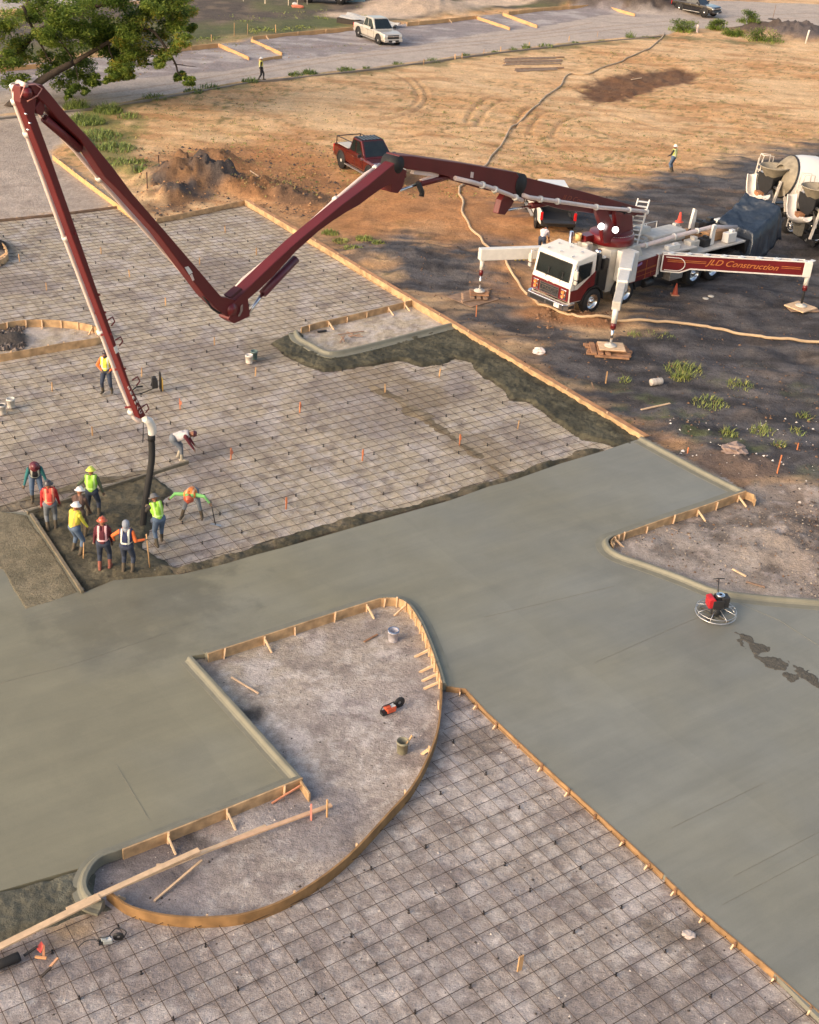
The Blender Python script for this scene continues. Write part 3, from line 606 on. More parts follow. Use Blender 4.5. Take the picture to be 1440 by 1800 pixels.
lab = {0: 'small black plastic rebar chair under the bars of the upper mat', 1: 'black plastic rebar chair under the bars of the lower mat'}
WETZ = [PX(L_, .1) for L_ in ([(478,600),(526,582),(600,613),(792,570),(1132,768),(1062,778),(930,707),(880,678),(800,627),(660,645),(530,640)], [(55,900),(180,850),(292,846),(262,905),(300,985),(145,1044)])]
for lat, (O_, outer, I_, J_) in enumerate(((O0, UP, range(-6, 26), range(-14, 22)), (O1, LO, range(-3, 8), range(-8, 14)))):
    for i in I_:
        for j in J_:
            p = O_+D1*(i*S if lat == 0 or i < 2 else (i-1/3)*S)+D2*j*S
            if p.y < 16 or p.x < -28: continue
            x = np.array([p.x]); y = np.array([p.y])
            if sdist(x, y, outer)[0] < .3: continue
            if lat == 0 and (sdist(x, y, OV)[0] > -.2 or sdist(x, y, PK)[0] > -.2 or sdist(x, y, SLAB)[0] > -.3 or any(sdist(x, y, q)[0] > 0 for q in WETZ)): continue
            if random.random() < (.24 if lat == 0 else .05): continue
            o = chair if first else chair.copy()
            if not first: COL.objects.link(o)
            first = False; o.location = (p.x+random.uniform(-.06,.06), p.y+random.uniform(-.06,.06), -.005); o.scale = (.8,.8,.85) if lat == 0 else (.75,.75,.8); o.rotation_euler = (0,0,random.uniform(0,6)); o['label'] = lab[lat]; o['group'] = 'rebar chairs of the upper mat' if lat == 0 else 'rebar chairs of the lower mat'; cnt += 1
print('chairs', cnt)

# ================================================================ PUMP TRUCK
YAW = R(42.2); TO = G(1038, 552); TX = Vector((math.cos(YAW), math.sin(YAW), 0)); TN = Vector((-math.sin(YAW), math.cos(YAW), 0))
def T2W(x, y, z): return TO+TX*x+TN*y+Vector((0,0,z))
pump = empty('concrete_pump_truck', TO, YAW, 'white and maroon concrete pump truck with its red folding boom reaching over the rebar', 'pump truck')
GOLD = mat('gold_lettering', srgb(190,120,62), .5)
CREAM = mat('cream_pipe', srgb(228,206,196), .45, var=.08, coat=.2)
def part(name, m, mb, parent=pump, world=False, bevel=0): return mb.build(name, m, parent, world, bevel)
def text_on(name, s, origin, xd, yd, size, m, parent, shear=0., spacing=1.0, width=None):
    cu = bpy.data.curves.new(name, 'FONT'); cu.body = s; cu.size = size; cu.extrude = .004; cu.shear = shear; cu.space_character = spacing; cu.align_x = 'LEFT'
    t = bpy.data.objects.new(name, cu); COL.objects.link(t); dg = bpy.context.evaluated_depsgraph_get()
    me = bpy.data.meshes.new_from_object(t.evaluated_get(dg)); bpy.data.objects.remove(t)
    xd = Vector(xd).normalized(); yd = Vector(yd).normalized(); zd = xd.cross(yd)
    co = [v.co.copy() for v in me.vertices]; wd = max(c_.x for c_ in co)-min(c_.x for c_ in co); sx = (width/wd) if width else 1
    im = wmat(parent).inverted()
    for v, c_ in zip(me.vertices, co): v.co = im @ (Vector(origin)+xd*c_.x*sx+yd*c_.y+zd*c_.z)
    me.materials.clear(); me.materials.append(m); o = bpy.data.objects.new(name, me); COL.objects.link(o); o.parent = parent; return o
def wheel(parent, c, ax, r=.53, wd=.32, rim=True, world=False, rimr=.30, rm=CHROME):
    c = Vector(c); ax = Vector(ax).normalized()
    mb = MB(); mb.lathe([(rimr,-wd/2),(r-.06,-wd/2),(r-.015,-wd/2+.04),(r,-wd/4),(r,wd/4),(r-.015,wd/2-.04),(r-.06,wd/2),(rimr,wd/2)], c, ax, 28); 
    for k in range(28):
        q = 2*math.pi*k/28; x = ax.cross(Vector((0,0,1))).normalized(); y = ax.cross(x); d = x*math.cos(q)+y*math.sin(q)
        mb.bar(c+d*(r-.005)-ax*wd*.42, c+d*(r-.005)+ax*wd*.42, .025, .025)
    wh = mb.build('wheel', BLACK, parent, world)
    mb = MB(); mb.lathe([(rimr,wd/2),(rimr-.02,wd/2-.02),(rimr-.05,wd/2-.13),(.13,wd/2-.10),(.12,wd/2-.01),(.07,wd/2+.02),(.0,wd/2+.03)], c, ax, 20)
    for k in range(10):
        q = 2*math.pi*k/10; x = ax.cross(Vector((0,0,1))).normalized(); y = ax.cross(x); d = x*math.cos(q)+y*math.sin(q)
        mb.tube([c+d*.17+ax*(wd/2-.12), c+d*.17+ax*(wd/2-.06)], .018, 6)
    mb.lathe([(rimr,-wd/2),(rimr-.05,-wd/2+.1),(0,-wd/2+.1)], c, ax, 16)
    mb.build('rim', rm, wh, world); return wh
for x in (0, 2.35, 7.6, 9.15, 10.9):
    for y, s_ in ((.17, -1), (2.33, 1)):
        wheel(pump, (x, y, .62), (0, s_, 0), .62, .36, rimr=.36)
        if x > 5: wheel(pump, (x, y-s_*.38, .62), (0, s_, 0), .62, .34, rimr=.36)
# chassis
mb = MB()
for y in (.8, 1.7): mb.box((5.4, y, .85), (13.4, .09, .28))
for x in (-.9, 0, 2.35, 4.5, 7.6, 9.15, 10.9, 12): mb.box((x, 1.25, .8), (.16, .9, .2))
for x in (0, 2.35, 7.6, 9.15, 10.9): mb.tube([(x, .3, .53), (x, 2.2, .53)], .09, 8)
part('chassis', BLACK, mb)
# cab
side = [(-1.62,.95),(-1.66,1.55),(-1.60,1.72),(-1.44,2.66),(-1.36,2.80),(-.06,3.0),(-.03,1.9),(-.03,1.40),(-.42,1.34),(-.70,1.05),(-.80,.8),(-1.55,.8)]
mb = MB(); mb.prism([(x, .02, z) for x, z in side], (0, 2.46, 0)); cab = part('cab', WHITE, mb, bevel=.05)
mb = MB()      # red lower front and swoosh on the door
mb.box((-1.665, 1.25, 1.20), (.03, 2.36, .62)); 
mb.prism([(-1.60,.0,.86),(-1.60,.0,1.42),(-1.15,.0,1.42),(-.03,.0,2.12),(-.03,.0,1.42),(-.42,.0,1.37),(-.72,.0,1.05),(-.82,.0,.84)], (0,.016,0))
mb.prism([(-1.60,2.484,.86),(-1.60,2.484,1.42),(-1.15,2.484,1.42),(-.03,2.484,2.12),(-.03,2.484,1.42),(-.42,2.484,1.37),(-.72,2.484,1.05),(-.82,2.484,.84)], (0,.016,0))
mb.build('cab_trim', MAROON, cab)
def quad_pane(pts, nrm, th=.012): m_ = MB(); m_.prism([Vector(p)+Vector(nrm)*.004 for p in pts], Vector(nrm)*th); return m_
ws = [(-1.603,.20,1.78),(-1.603,2.30,1.78),(-1.46,2.28,2.62),(-1.46,.22,2.62)]
quad_pane(ws, (-.986,0,.165), .014).build('windscreen', GLASS, cab)
mb = MB(); 
for a, b in ((0,1),(1,2),(2,3),(3,0)): mb.bar(Vector(ws[a])+Vector((-.012,0,0)), Vector(ws[b])+Vector((-.012,0,0)), .03, .03)
mb.build('windscreen_seal', BLACKP, cab)
for y0, s_ in ((.012,-1),(2.488,1)):
    pn = [(-1.30,y0,1.66),(-.42,y0,1.98),(-.38,y0,2.62),(-1.22,y0,2.56)]
    quad_pane(pn, (0,s_,0), .012).build('side_window', GLASS, cab)
    mb = MB()
    for a, b in ((0,1),(1,2),(2,3),(3,0)): mb.bar(Vector(pn[a])+Vector((0,s_*.012,0)), Vector(pn[b])+Vector((0,s_*.012,0)), .025, .03)
    mb.build('window_seal', BLACKP, cab)
    mb = MB(); mb.bar((-.34,y0+s_*.01,1.35),(-.34,y0+s_*.01,2.66),.012,.012); mb.bar((-1.40,y0+s_*.01,1.35),(-1.36,y0+s_*.01,2.60),.012,.012); mb.box((-.44,y0+s_*.02,1.62),(.14,.02,.04)); mb.build('door_seam', BLACKP, cab)
    mb = MB(); mb.tube([(-1.40,y0,2.62),(-1.62,y0+s_*.22,2.60),(-1.62,y0+s_*.24,1.75),(-1.5,y0,1.7)], .016, 6); mb.build('mirror_arm', CHROME, cab)
    mb = MB(); mb.box((-1.62,y0+s_*.24,2.25),(.10,.20,.42)); mb.box((-1.62,y0+s_*.24,1.9),(.10,.18,.18)); mb.build('mirror', WHITED, cab, bevel=.03)
for y in (.75, 1.65):
    mb = MB(); mb.bar((-1.64,y,1.66),(-1.57,y-.18,2.15),.02,.02); mb.box((-1.60,y-.14,1.98),(.02,.06,.34)); mb.build('wiper', BLACKP, cab)
mb = MB(); mb.prism([(-1.675,.55,1.66),(-1.675,1.95,1.66),(-1.68,1.70,1.56),(-1.68,1.42,1.50),(-1.68,1.25,1.62),(-1.68,1.05,1.50),(-1.68,.8,1.56)], (-.02,0,0)); mb.build('front_scallop', WHITE, cab)
mb = MB(); mb.box((-1.69,1.25,1.17),(.03,1.16,.48)); gr = mb.build('grille', BLACKP, cab)
mb = MB()
for z in (.95, 1.04, 1.30, 1.40): mb.box((-1.715,1.25,z),(.025,1.16,.035))
for y in (.66, 1.84): mb.box((-1.71,y,1.17),(.03,.05,.50))
mb.build('grille_bars', CHROME, gr)
text_on('grille_letters', 'MACK', T2W(-1.715,1.72,1.10), -TN, (0,0,1), .21, CHROME, gr, width=.95)
for y in (.36, 2.14):
    mb = MB(); mb.box((-1.695,y,1.18),(.035,.34,.46)); hl = mb.build('headlight', CHROME, cab, bevel=.02)
    for z in (1.29, 1.09):
        mb = MB(); mb.lathe([(.0,.0),(.07,.02),(.085,.035),(.085,0)], (-1.74,y,z), (-1,0,0), 12); mb.build('lens', mat('amber_lens', srgb(220,130,70), .2), hl)
mb = MB(); mb.prism([(-1.93,.10,.48),(-1.93,2.40,.48),(-1.70,2.55,.48),(-1.25,2.56,.48),(-1.25,2.35,.48),(-1.62,2.32,.48),(-1.62,.18,.48),(-1.25,.15,.48),(-1.25,-.06,.48),(-1.70,-.05,.48)], (0,0,.32)); bp_ = part('bumper', CHROME, mb, bevel=.03)
mb = MB(); mb.box((-1.935,.9,.64),(.02,.5,.16)); mb.box((-1.935,1.75,.64),(.02,.9,.16)); mb.box((-1.5,-.062,.64),(.35,.02,.14)); mb.build('bumper_inset', BLACKP, bp_)
mb = MB(); mb.box((-1.95,.48,.66),(.015,.32,.17)); mb.build('number_plate', WHITE, bp_)
mb = MB()
for x, y in ((-1.2,.45),(-1.15,1.25),(-1.2,2.0),(-.6,.5),(-.5,1.3),(-.55,2.0)): mb.box((x, y, 2.86+(x+1.36)*.153), (.14,.05,.05))
mb.build('roof_marker', CHROME, cab)
mb = MB()      # front mudguards
for y0 in (0., 2.18):
    pr = [(.0+math.cos(q)*rr, y0, .62+math.sin(q)*rr) for rr, rng in ((.76, range(0, 181, 20)), (.70, range(180, -1, -20))) for q in [R(a) for a in rng]]
    mb.prism(pr, (0,.32,0)); mb.prism([(p[0]+2.35, p[1], p[2]) for p in pr], (0,.32,0))
part('mudguard', BLACKP, mb)
mb = MB(); mb.box((.55,1.25,1.5),(.9,2.2,1.1)); mb.box((.5,1.25,2.25),(.7,1.7,.5)); mb.box((.35,.35,2.0),(.25,.4,1.6)); mb.box((.75,.2,2.3),(.3,.3,.5)); part('engine_housing', BLACKP, mb, bevel=.04)
for c_, r_, l_, m_ in (((.15,1.9,2.7),.19,.4,CHROME),((.35,1.1,2.75),.17,.32,WHITED),((.6,.55,2.75),.16,.3,CHROME),((.75,.3,2.55),.10,.25,WHITE)):
    mb = MB(); mb.lathe([(0,-l_/2),(r_*.7,-l_/2),(r_,-l_/2+.05),(r_,l_/2-.05),(r_*.7,l_/2),(0,l_/2)], c_, (-1,-.2,.15), 16); part('air_tank', m_, mb)
mb = MB(); mb.tube([(.5,2.25,1.2),(.5,2.25,3.3)], .09, 12); part('exhaust_stack', CHROME, mb)
mb = MB(); mb.lathe([(0,0),(.14,0),(.16,.34),(.15,.34),(.13,.05)], (.45,1.75,3.0), n=16); part('yellow_pail', mat('yellow_pail', srgb(214,180,120), .5), mb)
for dx, yy_ in ((.7,1.35),(1.05,1.95)):
    mb = MB(); mb.box((dx, yy_, 2.75),(.4,.35,.45)); part('valve_block', WHITED, mb, bevel=.03)
# pedestal and deck
mb = MB(); mb.prism([(1.25,.35,.7),(3.6,.35,.7),(3.9,.35,1.9),(3.35,.35,2.75),(1.3,.35,2.75)], (0,1.8,0)); part('pedestal', WHITED, mb, bevel=.05)
for yb in (-.02, 2.5): mb = MB(); mb.box((2.1,yb,2.0),(.85,.7,1.5)); part('outrigger_box', WHITE, mb, bevel=.06)
mb = MB(); mb.prism([(2.65,.0,2.15),(4.45,.0,2.15),(7.5,.0,2.05),(7.5,.0,1.95),(4.45,.0,2.02),(2.65,.0,2.02)], (0,2.5,0)); mb.box((9.6,1.25,1.62),(4.2,2.3,.1)); part('deck', WHITED, mb, bevel=.02)
mb = MB(); mb.prism([(2.62,-.03,1.05),(2.58,-.03,1.7),(2.80,-.03,2.02),(4.42,-.03,2.16),(4.42,-.03,1.16)], (0,.12,0)); sp_ = part('side_panel', MAROON, mb)
mb = MB(); mb.bar((2.7,-.04,1.55),(4.35,-.04,1.68),.012,.012); mb.bar((2.7,-.04,1.50),(4.35,-.04,1.63),.012,.012); mb.bar((3.6,-.04,1.12),(3.6,-.04,2.05),.012,.012); mb.bar((2.75,-.04,1.28),(4.35,-.04,1.4),.01,.01); mb.bar((4.0,-.04,1.2),(4.0,-.04,1.45),.01,.01); mb.build('pinstripe', GOLD, sp_)
mb = MB(); mb.prism([(2.8,-.042,1.78),(3.25,-.042,1.90),(3.22,-.042,2.02),(3.0,-.042,1.94),(2.78,-.042,1.93)], (0,.01,0)); mb.build('flag_decal', mat('flag_decal', srgb(150,120,170), .5, var=.5, vscale=14), sp_)
mb = MB(); mb.box((4.46,.02,1.62),(.08,.16,1.15)); mb.box((4.6,.06,1.62),(.2,.1,1.0)); part('hinge_post', WHITE, mb)
mb = MB(); mb.prism([(2.6,2.46,1.05),(2.6,2.46,2.0),(7.4,2.46,1.95),(7.4,2.46,1.2)], (0,.06,0)); part('side_panel', MAROON, mb)
mb = MB(); mb.box((6.15,.25,.95),(1.0,.5,.72)); part('tool_box', ALU, mb, bevel=.02)
mb = MB(); mb.box((5.0,.45,1.0),(.7,.5,.4)); mb.box((3.4,.5,.75),(.9,.4,.35)); mb.tube([(3.9,.25,.7),(4.5,.25,.7)], .2, 12); part('fuel_tank', BLACKP, mb)
mb = MB(); mb.box((6.5,1.6,2.35),(2.6,1.1,.5)); mb.box((5.4,2.0,2.6),(.9,.5,.5)); part('water_tank', WHITED, mb, bevel=.08)
mb = MB(); mb.box((8.6,1.7,1.9),(1.2,.9,.55)); mb.box((10.2,1.25,1.95),(1.6,.9,.5)); part('pump_cell', mat('ochre_cell', srgb(176,136,96), .6), mb, bevel=.05)
mb = MB()
for y in (.95, 1.5): mb.tube([(7.6,y,1.85),(11.4,y,1.85)], .13, 12)
part('pump_cylinder', WHITED, mb)
mb = MB(); mb.tube([T for T in [(3.4,1.0,2.45),(4.3,.8,2.42),(6.4,.7,2.55),(9.4,.75,2.55),(11.8,.9,2.15)]], .105, 12); dp = part('delivery_pipe', CREAM, mb)
for x, z in ((4.3,2.42),(6.4,2.55),(8.2,2.55),(9.6,2.53)): m_ = MB(); m_.lathe([(.10,-.06),(.15,-.05),(.15,.05),(.10,.06)], (x, .78 if x < 5 else .72, z), (1,0,0), 14); m_.build('pipe_clamp', WHITE, dp)
mb = MB(); mb.prism([(9.15,1.9,1.7),(9.6,1.9,1.7),(9.55,1.9,3.1),(9.35,1.9,3.2),(9.25,1.9,2.6)], (0,.14,0)); mb.prism([(9.15,.5,1.7),(9.5,.5,1.7),(9.45,.5,2.7),(9.25,.5,2.7)], (0,.12,0)); part('boom_rest', WHITE, mb)
mb = MB(); mb.lathe([(.0,.0),(.22,.0),(.22,.03),(.12,.05),(.05,.5),(.0,.52)], (8.6,2.2,2.55), n=14); part('red_cone', mat('red_orange_cone', srgb(214,80,60), .5), mb)
mb = MB(); mb.lathe([(.10,0),(.30,.02),(.34,.12),(.30,.22),(.10,.24)], (3.75,1.55,2.75), (-.3,-1,.1), 18); part('hose_reel', WHITE, mb)
mb = MB()
for k in range(9):
    mb.box((7.0+k*.0,1.2,2.0),(.01,.01,.01)) if False else None
for x in (4.7,5.5,6.3,7.1): mb.tube([(x,2.45,2.1),(x,2.45,2.75)], .02, 6)
mb.tube([(4.7,2.45,2.75),(7.1,2.45,2.75)], .02, 6); part('deck_rail', WHITE, mb)
for x, y, z, a_, b_, c_, m_ in ((4.9,1.5,2.25,.7,.5,.35,WHITED),(5.9,.35,2.2,.9,.3,.25,WHITE),(7.6,.5,1.95,.7,.5,.6,WHITED),(8.2,2.2,2.0,.9,.4,.7,WHITED),(8.9,.7,1.85,.5,.5,.45,BLACKP),(10.6,.4,1.95,.7,.4,.5,WHITE),(10.9,2.1,2.0,.8,.5,.6,BLACKP),(9.8,1.9,2.35,.5,.5,.3,BLACKP)):
    mb = MB(); mb.box((x,y,z),(a_,b_,c_)); mb.box((x+a_*.2,y,z+c_*.6),(a_*.4,b_*.6,c_*.3)); part('valve_block', m_, mb, bevel=.03)
for k in range(8):
    x0 = 4.8+k*.8; mb = MB(); mb.tube(smooth_path([(x0,1.0+.1*k % 1.2,2.15),(x0+.4,1.3,2.35+.1*(k % 3)),(x0+.9,1.6+.1*(k % 2),2.2),(x0+1.3,1.2,2.1)],4), .028, 6); part('hydraulic_hose', BLACK if k % 3 else WHITED, mb)
mb = MB()     # hopper under the tarp
mb.prism([(11.9,.1,.9),(13.3,.1,.9),(13.9,.1,1.65),(11.6,.1,1.65)], (0,2.3,0)); hop = part('hopper', BLACKP, mb)
# turret
mb = MB(); tc_ = (2.25,1.25,0); mb.lathe([(.0,2.72),(.98,2.72),(1.0,2.84),(1.02,2.84)], tc_, n=36); part('slew_ring', WHITED, mb)
mb = MB(); mb.lathe([(1.02,2.84),(1.08,2.86),(1.08,3.26),(1.0,3.30),(.0,3.34)], tc_, n=36); mb.box((1.0,1.7,3.08),(.7,.5,.34)); tr = part('turret', MAROON, mb)
mb = MB()
for k in range(26):
    q = R(195+k*6.2); mb.lathe([(0,0),(.025,0),(.025,.03),(0,.03)], (2.25+1.0*math.cos(q),1.25+1.0*math.sin(q),3.30), n=6)
mb.build('bolt', CHROME, tr)
TUR = T2W(2.25,1.25,0); hs_ = G(250,930); BD = Vector((hs_.x-TUR.x, hs_.y-TUR.y, 0)).normalized(); BN = Vector((BD.y,-BD.x,0))   # BN: side of the boom that faces the bay
if BN.x < 0: BN = -BN
def BP(u, v, off=0.):                      # point of the boom's upright plane (shifted sideways by off)
    p0 = TUR+BN*off; d = ray(u, v); return CAM+d*(BN.dot(p0-CAM)/BN.dot(d))
def plate(pxs, off, wd, m, name, parent=pump, bevel=.025):
    mb = MB(); mb.prism([BP(u, v, off) for u, v in pxs], BN*-wd); return mb.build(name, m, parent, True, bevel)
# legs of the turret
plate([(1047,368),(1066,368),(1080,396),(1088,424),(1062,428),(1058,398)], .48, .2, MAROON, 'turret_arm')
plate([(1047,368),(1066,368),(1080,396),(1088,424),(1062,428),(1058,398)], -.28, .2, MAROON, 'turret_arm')
plate([(1082,371),(1112,378),(1114,420),(1102,428),(1078,428),(1084,395)], .52, .22, MAROON, 'turret_arm')
plate([(1082,371),(1112,378),(1114,420),(1102,428),(1078,428),(1084,395)], -.30, .22, MAROON, 'turret_arm')
for u, v in ((1057,398),(1082,404)):
    p = BP(u, v, .72); mb = MB(); mb.lathe([(0,.10),(.09,.09),(.16,0),(.16,-.03),(.0,-.05)], p, (CAM-p), 14); wl = mb.build('work_lamp', BLACKP, pump, True)
    mb = MB(); mb.lathe([(.0,.135),(.15,.12),(.15,.095)], p, (CAM-p), 14); mb.build('lens', LAMP, wl, True)
# ladder at the turret
def ladder(a, b, wd, m, parent, nr=7, dirw=None, world=True):
    a = Vector(a); b = Vector(b); s_ = Vector(dirw).normalized()*wd/2; mb = MB()
    mb.bar(a-s_, b-s_, .05, .16); mb.bar(a+s_, b+s_, .05, .16)
    for k in range(nr): p = a.lerp(b, (k+.5)/nr); mb.bar(p-s_, p+s_, .16, .035)
    return mb.build('ladder', m, parent, world)
LD = (BD*-1+BN*.0)
ladder(T2W(3.35,.9,2.5), T2W(4.45,1.40,4.5), .55, WHITE, pump, 10, TN*.8-TX*.6)
# boom sections (outline of the bay-side face, width)
def section(pxs, off, wd, name='boom_section', m=MAROON2): return plate(pxs, off, wd, m, name)
s1 = section([(926,312),(1020,335),(1128,365),(1136,372),(1128,380),(1060,377),(990,369),(932,352),(920,340)], .30, .6)
s2 = section([(703,273),(724,274),(815,287),(908,303),(915,313),(912,338),(900,345),(850,333),(796,317),(790,311),(760,303),(718,298),(697,288)], .30, .6)
s3 = section([(694,287),(706,283),(707,300),(700,318),(690,322),(672,331),(650,347),(633,360),(611,372),(585,389),(560,407),(520,443),(480,487),(458,508),(437,526),(440,556),(412,569),(402,562),(412,532),(434,508),(455,488),(480,464),(520,427),(560,394),(601,360),(647,326),(672,305)], .30, .44)
s4 = section([(52,150),(75,149),(90,166),(109,190),(155.5,241),(200,295.5),(233,340),(300,417),(355,481),(390,522),(417,528),(413,547),(400,557),(384,545),(360,521),(279,413),(211,337),(185,311),(142,246),(103,210),(79,182),(62,166)], .26, .40)
s5 = section([(36,152),(50,148),(66,160),(62,201),(87,269),(140,420),(187,555),(231,680),(257,731),(247,737),(223,672),(178,553),(128,420),(84,299),(42,192),(36,180)], .20, .28)
# bosses at the joints
def boss(u, v, r_, wd, off, name, parent, m=BLACKP):
    mb = MB(); mb.lathe([(0,-wd),(r_,-wd),(r_,0),(r_*.6,.02),(r_*.55,.05),(0,.05)], BP(u, v, off), BN, 16); return mb.build(name, m, parent, True)
boss(917,324,.42,.66,.33,'joint', s1, BLACK); boss(702,290,.30,.60,.30,'joint', s2, BLACK); boss(1098,372,.22,.9,.5,'joint', s1)
boss(410,545,.20,.5,.32,'joint', s3, MAROON); boss(50,164,.13,.46,.30,'joint', s4, MAROON)
plate([(905,318),(922,316),(926,346),(908,348)], .26, .5, BLACK, 'joint_link', s1)
# knuckle arms
plate([(903,344),(912,338),(900,362),(888,378),(876,376),(882,352),(888,342)], .26, .28, MAROON2, 'knuckle', s2)
plate([(708,296),(716,300),(708,330),(700,340),(688,338),(688,318),(700,312)], .28, .5, MAROON2, 'knuckle', s3)
plate([(62,190),(74,172),(80,190),(76,204),(66,200)], .20, .4, MAROON2, 'knuckle', s5)
# cylinders
def cyl(a, b, c_, off, r1, r2, parent, m=MAROON2, both=True):
    for o_ in ((off, -off) if both else (off,)):
        mb = MB(); mb.tube([BP(*b, o_), BP(*c_, o_)], r1, 14); cy = mb.build('cylinder', m, parent, True)
        mb = MB(); mb.tube([BP(*a, o_), BP(*b, o_)], r2, 10); mb.build('rod', CHROME, cy, True)
cyl((884,371),(932,362),(985,353), .10, .13, .055, s1)
cyl((703,335),(737,323),(793,309), .12, .12, .05, s2)
cyl((437,551),(462,516),(520,455), .14, .14, .06, s3, mat('purple_shade_paint', srgb(96,44,56), .4))
cyl((70,196),(78,208),(140,262), .10, .11, .05, s4)
mb = MB(); mb.bar(BP(725,302,.12), BP(768,307,.12), .16, .14); mb.bar(BP(768,307,.12), BP(740,318,.12), .12, .1); mb.build('link', CREAM, s2, True)
mb = MB(); mb.tube([BP(735,322,.2), BP(742,338,.1), BP(741,345,.1)], .10, 8); mb.build('hose_hook', BLACKP, s2, True)
# slot in the big knuckle and open tail of section three
mb = MB(); mb.prism([BP(u, v, .352) for u, v in ((423,548),(424,538),(427,535),(427,546),(422,556),(419,556))], BN*-.02); mb.build('slot', mat('slot_shade', srgb(150,128,118), .8), s3, True)
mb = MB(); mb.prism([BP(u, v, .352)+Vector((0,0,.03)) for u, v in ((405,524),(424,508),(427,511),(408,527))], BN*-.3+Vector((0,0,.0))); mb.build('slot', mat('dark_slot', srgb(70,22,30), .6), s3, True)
# delivery pipe along the boom
def pipe(pts, parent, r_=.075, m=CREAM, cl=()):
    mb = MB(); mb.tube([BP(u, v, o_) for u, v, o_ in pts], r_, 12); p = mb.build('boom_pipe', m, parent, True)
    for u, v, o_ in cl:
        q = BP(u, v, o_); d = (BP(pts[-1][0], pts[-1][1], pts[-1][2])-BP(*pts[0])).normalized()
        mb = MB(); mb.lathe([(r_,-.07),(r_+.05,-.06),(r_+.05,.06),(r_,.07)], q, d, 12); mb.build('pipe_clamp', WHITE, p, True)
    return p
pipe([(1138,372,.62),(1105,369,.58),(1048,364,.56),(980,354,.56),(930,347,.56),(920,343,.5)], s1, .09, cl=[(1136,372,.6),(1106,369,.58),(1048,364,.56),(980,354,.56),(950,350,.56)])
pipe([(918,352,.46),(908,348,.5),(895,342,.5),(860,329,.46),(830,320,.44),(800,313,.38)], s2, .085, cl=[(906,347,.5),(870,333,.47),(848,325,.45)])
pipe([(668,290,-.46),(642,307,-.5),(591,350,-.5),(500,433,-.5),(427,492,-.5),(400,524,-.5)], s3, .07, cl=[(660,296,-.48),(590,351,-.5)])
pipe([(30,152,-.42),(58,186,-.42),(130,262,-.4),(173,312,-.4),(215,360,-.4),(360,522,-.4),(392,556,-.4)], s4, .065, cl=[(175,313,-.4)])
P5 = [(24,150,-.2),(28,186,-.32),(70,299,-.32),(114,420,-.32),(165,553,-.32),(210,672,-.3),(236,735,-.26),(246,742,-.1)]
pp = pipe(P5, s5, .062, cl=[(25,152,-.25),(27,178,-.32),(48,235,-.32),(116,418,-.32),(177,584,-.32),(231,724,-.28)])
mb = MB(); mb.tube([BP(27,155,-.55), BP(33,146,-.3), BP(44,150,.25), BP(28,165,-.1)], .085, 10); mb.build('elbow', CREAM, s5, True)
for u, v in ((118,412),(170,551),(180,589),(205,650),(228,716),(160,520)):
    mb = MB(); mb.bar(BP(u-8,v,-.4), BP(u+16,v-2,.24), .03, .06); mb.build('bracket', MAROON, s5, True)
for u, v in ((189,563),(203,598),(233,668),(249,716)):
    a = BP(u, v, .2); b = BP(u+9, v-6, .2); c_ = BP(u+13, v+2, .2); d_ = BP(u+7, v+10, .2); mb = MB(); mb.tube([a, b, c_, d_], .022, 6); mb.build('hose_loop', MAROON, s5, True)
for u, v in ((45,200),(49,228),(52,216)): boss(u, v, .03, .02, .22, 'bolt', s5, CHROME)
mb = MB(); mb.tube([BP(36,172,.25), BP(44,150,.25), BP(62,148,.28), BP(74,156,.3), BP(66,168,.28), BP(48,178,.25)], .016, 6); mb.build('hydraulic_hose', mat('pink_cord', srgb(200,140,130), .6), s4, True)
mb = MB(); mb.tube([BP(357,520,.15), BP(372,541,.2), BP(385,550,.2), BP(397,549,.15)], .035, 8); mb.build('hydraulic_hose', BLACK, s4, True)
mb = MB(); mb.box(BP(363,517,-.2), (.5,.12,.12)); mb.build('bracket', MAROON, s4, True)
# lettering and decals on the boom
def btext(s, u0, v0, u1, v1, off, size, parent, m, shear=0., name='lettering', up=True):
    a = BP(u0, v0, off); b = BP(u1, v1, off); xd = (b-a).normalized(); yd = BN.cross(xd); L_ = (b-a).length
    return text_on(name, s, a, xd, yd, size, m, parent, shear, width=L_)
btext('JLD Construction', 988, 350, 1058, 364, .306, .30, s1, mat('dim_gold', srgb(150,72,50), .5), .35)
btext('SERMAC', 228, 684, 251, 724, .206, .22, s5, WHITE) if False else None
a = BP(228.5,684,.206); b = BP(249,728,.206); ax = (b-a).normalized(); pr = BN.cross(ax)
for k, ch in enumerate('SERMAC'):
    p = a.lerp(b, k/5.2); text_on('lettering', ch, p-pr*.06, pr, -ax, .17, WHITE, s5)
for pts, m_, par, of in (([(325,470),(331,468),(339,479),(333,483)], WHITE, s4, .266), ([(334,484),(338,481),(342,492),(339,494)], CREAM, s4, .266), ([(200,611),(205,607),(209,618),(204,622)], WHITE, s5, .206), ([(828,302),(833,303),(832,313),(827,312)], CREAM, s2, .306)):
    mb = MB(); mb.prism([BP(u, v, of) for u, v in pts], BN*-.01); mb.build('decal', m_, par, True)
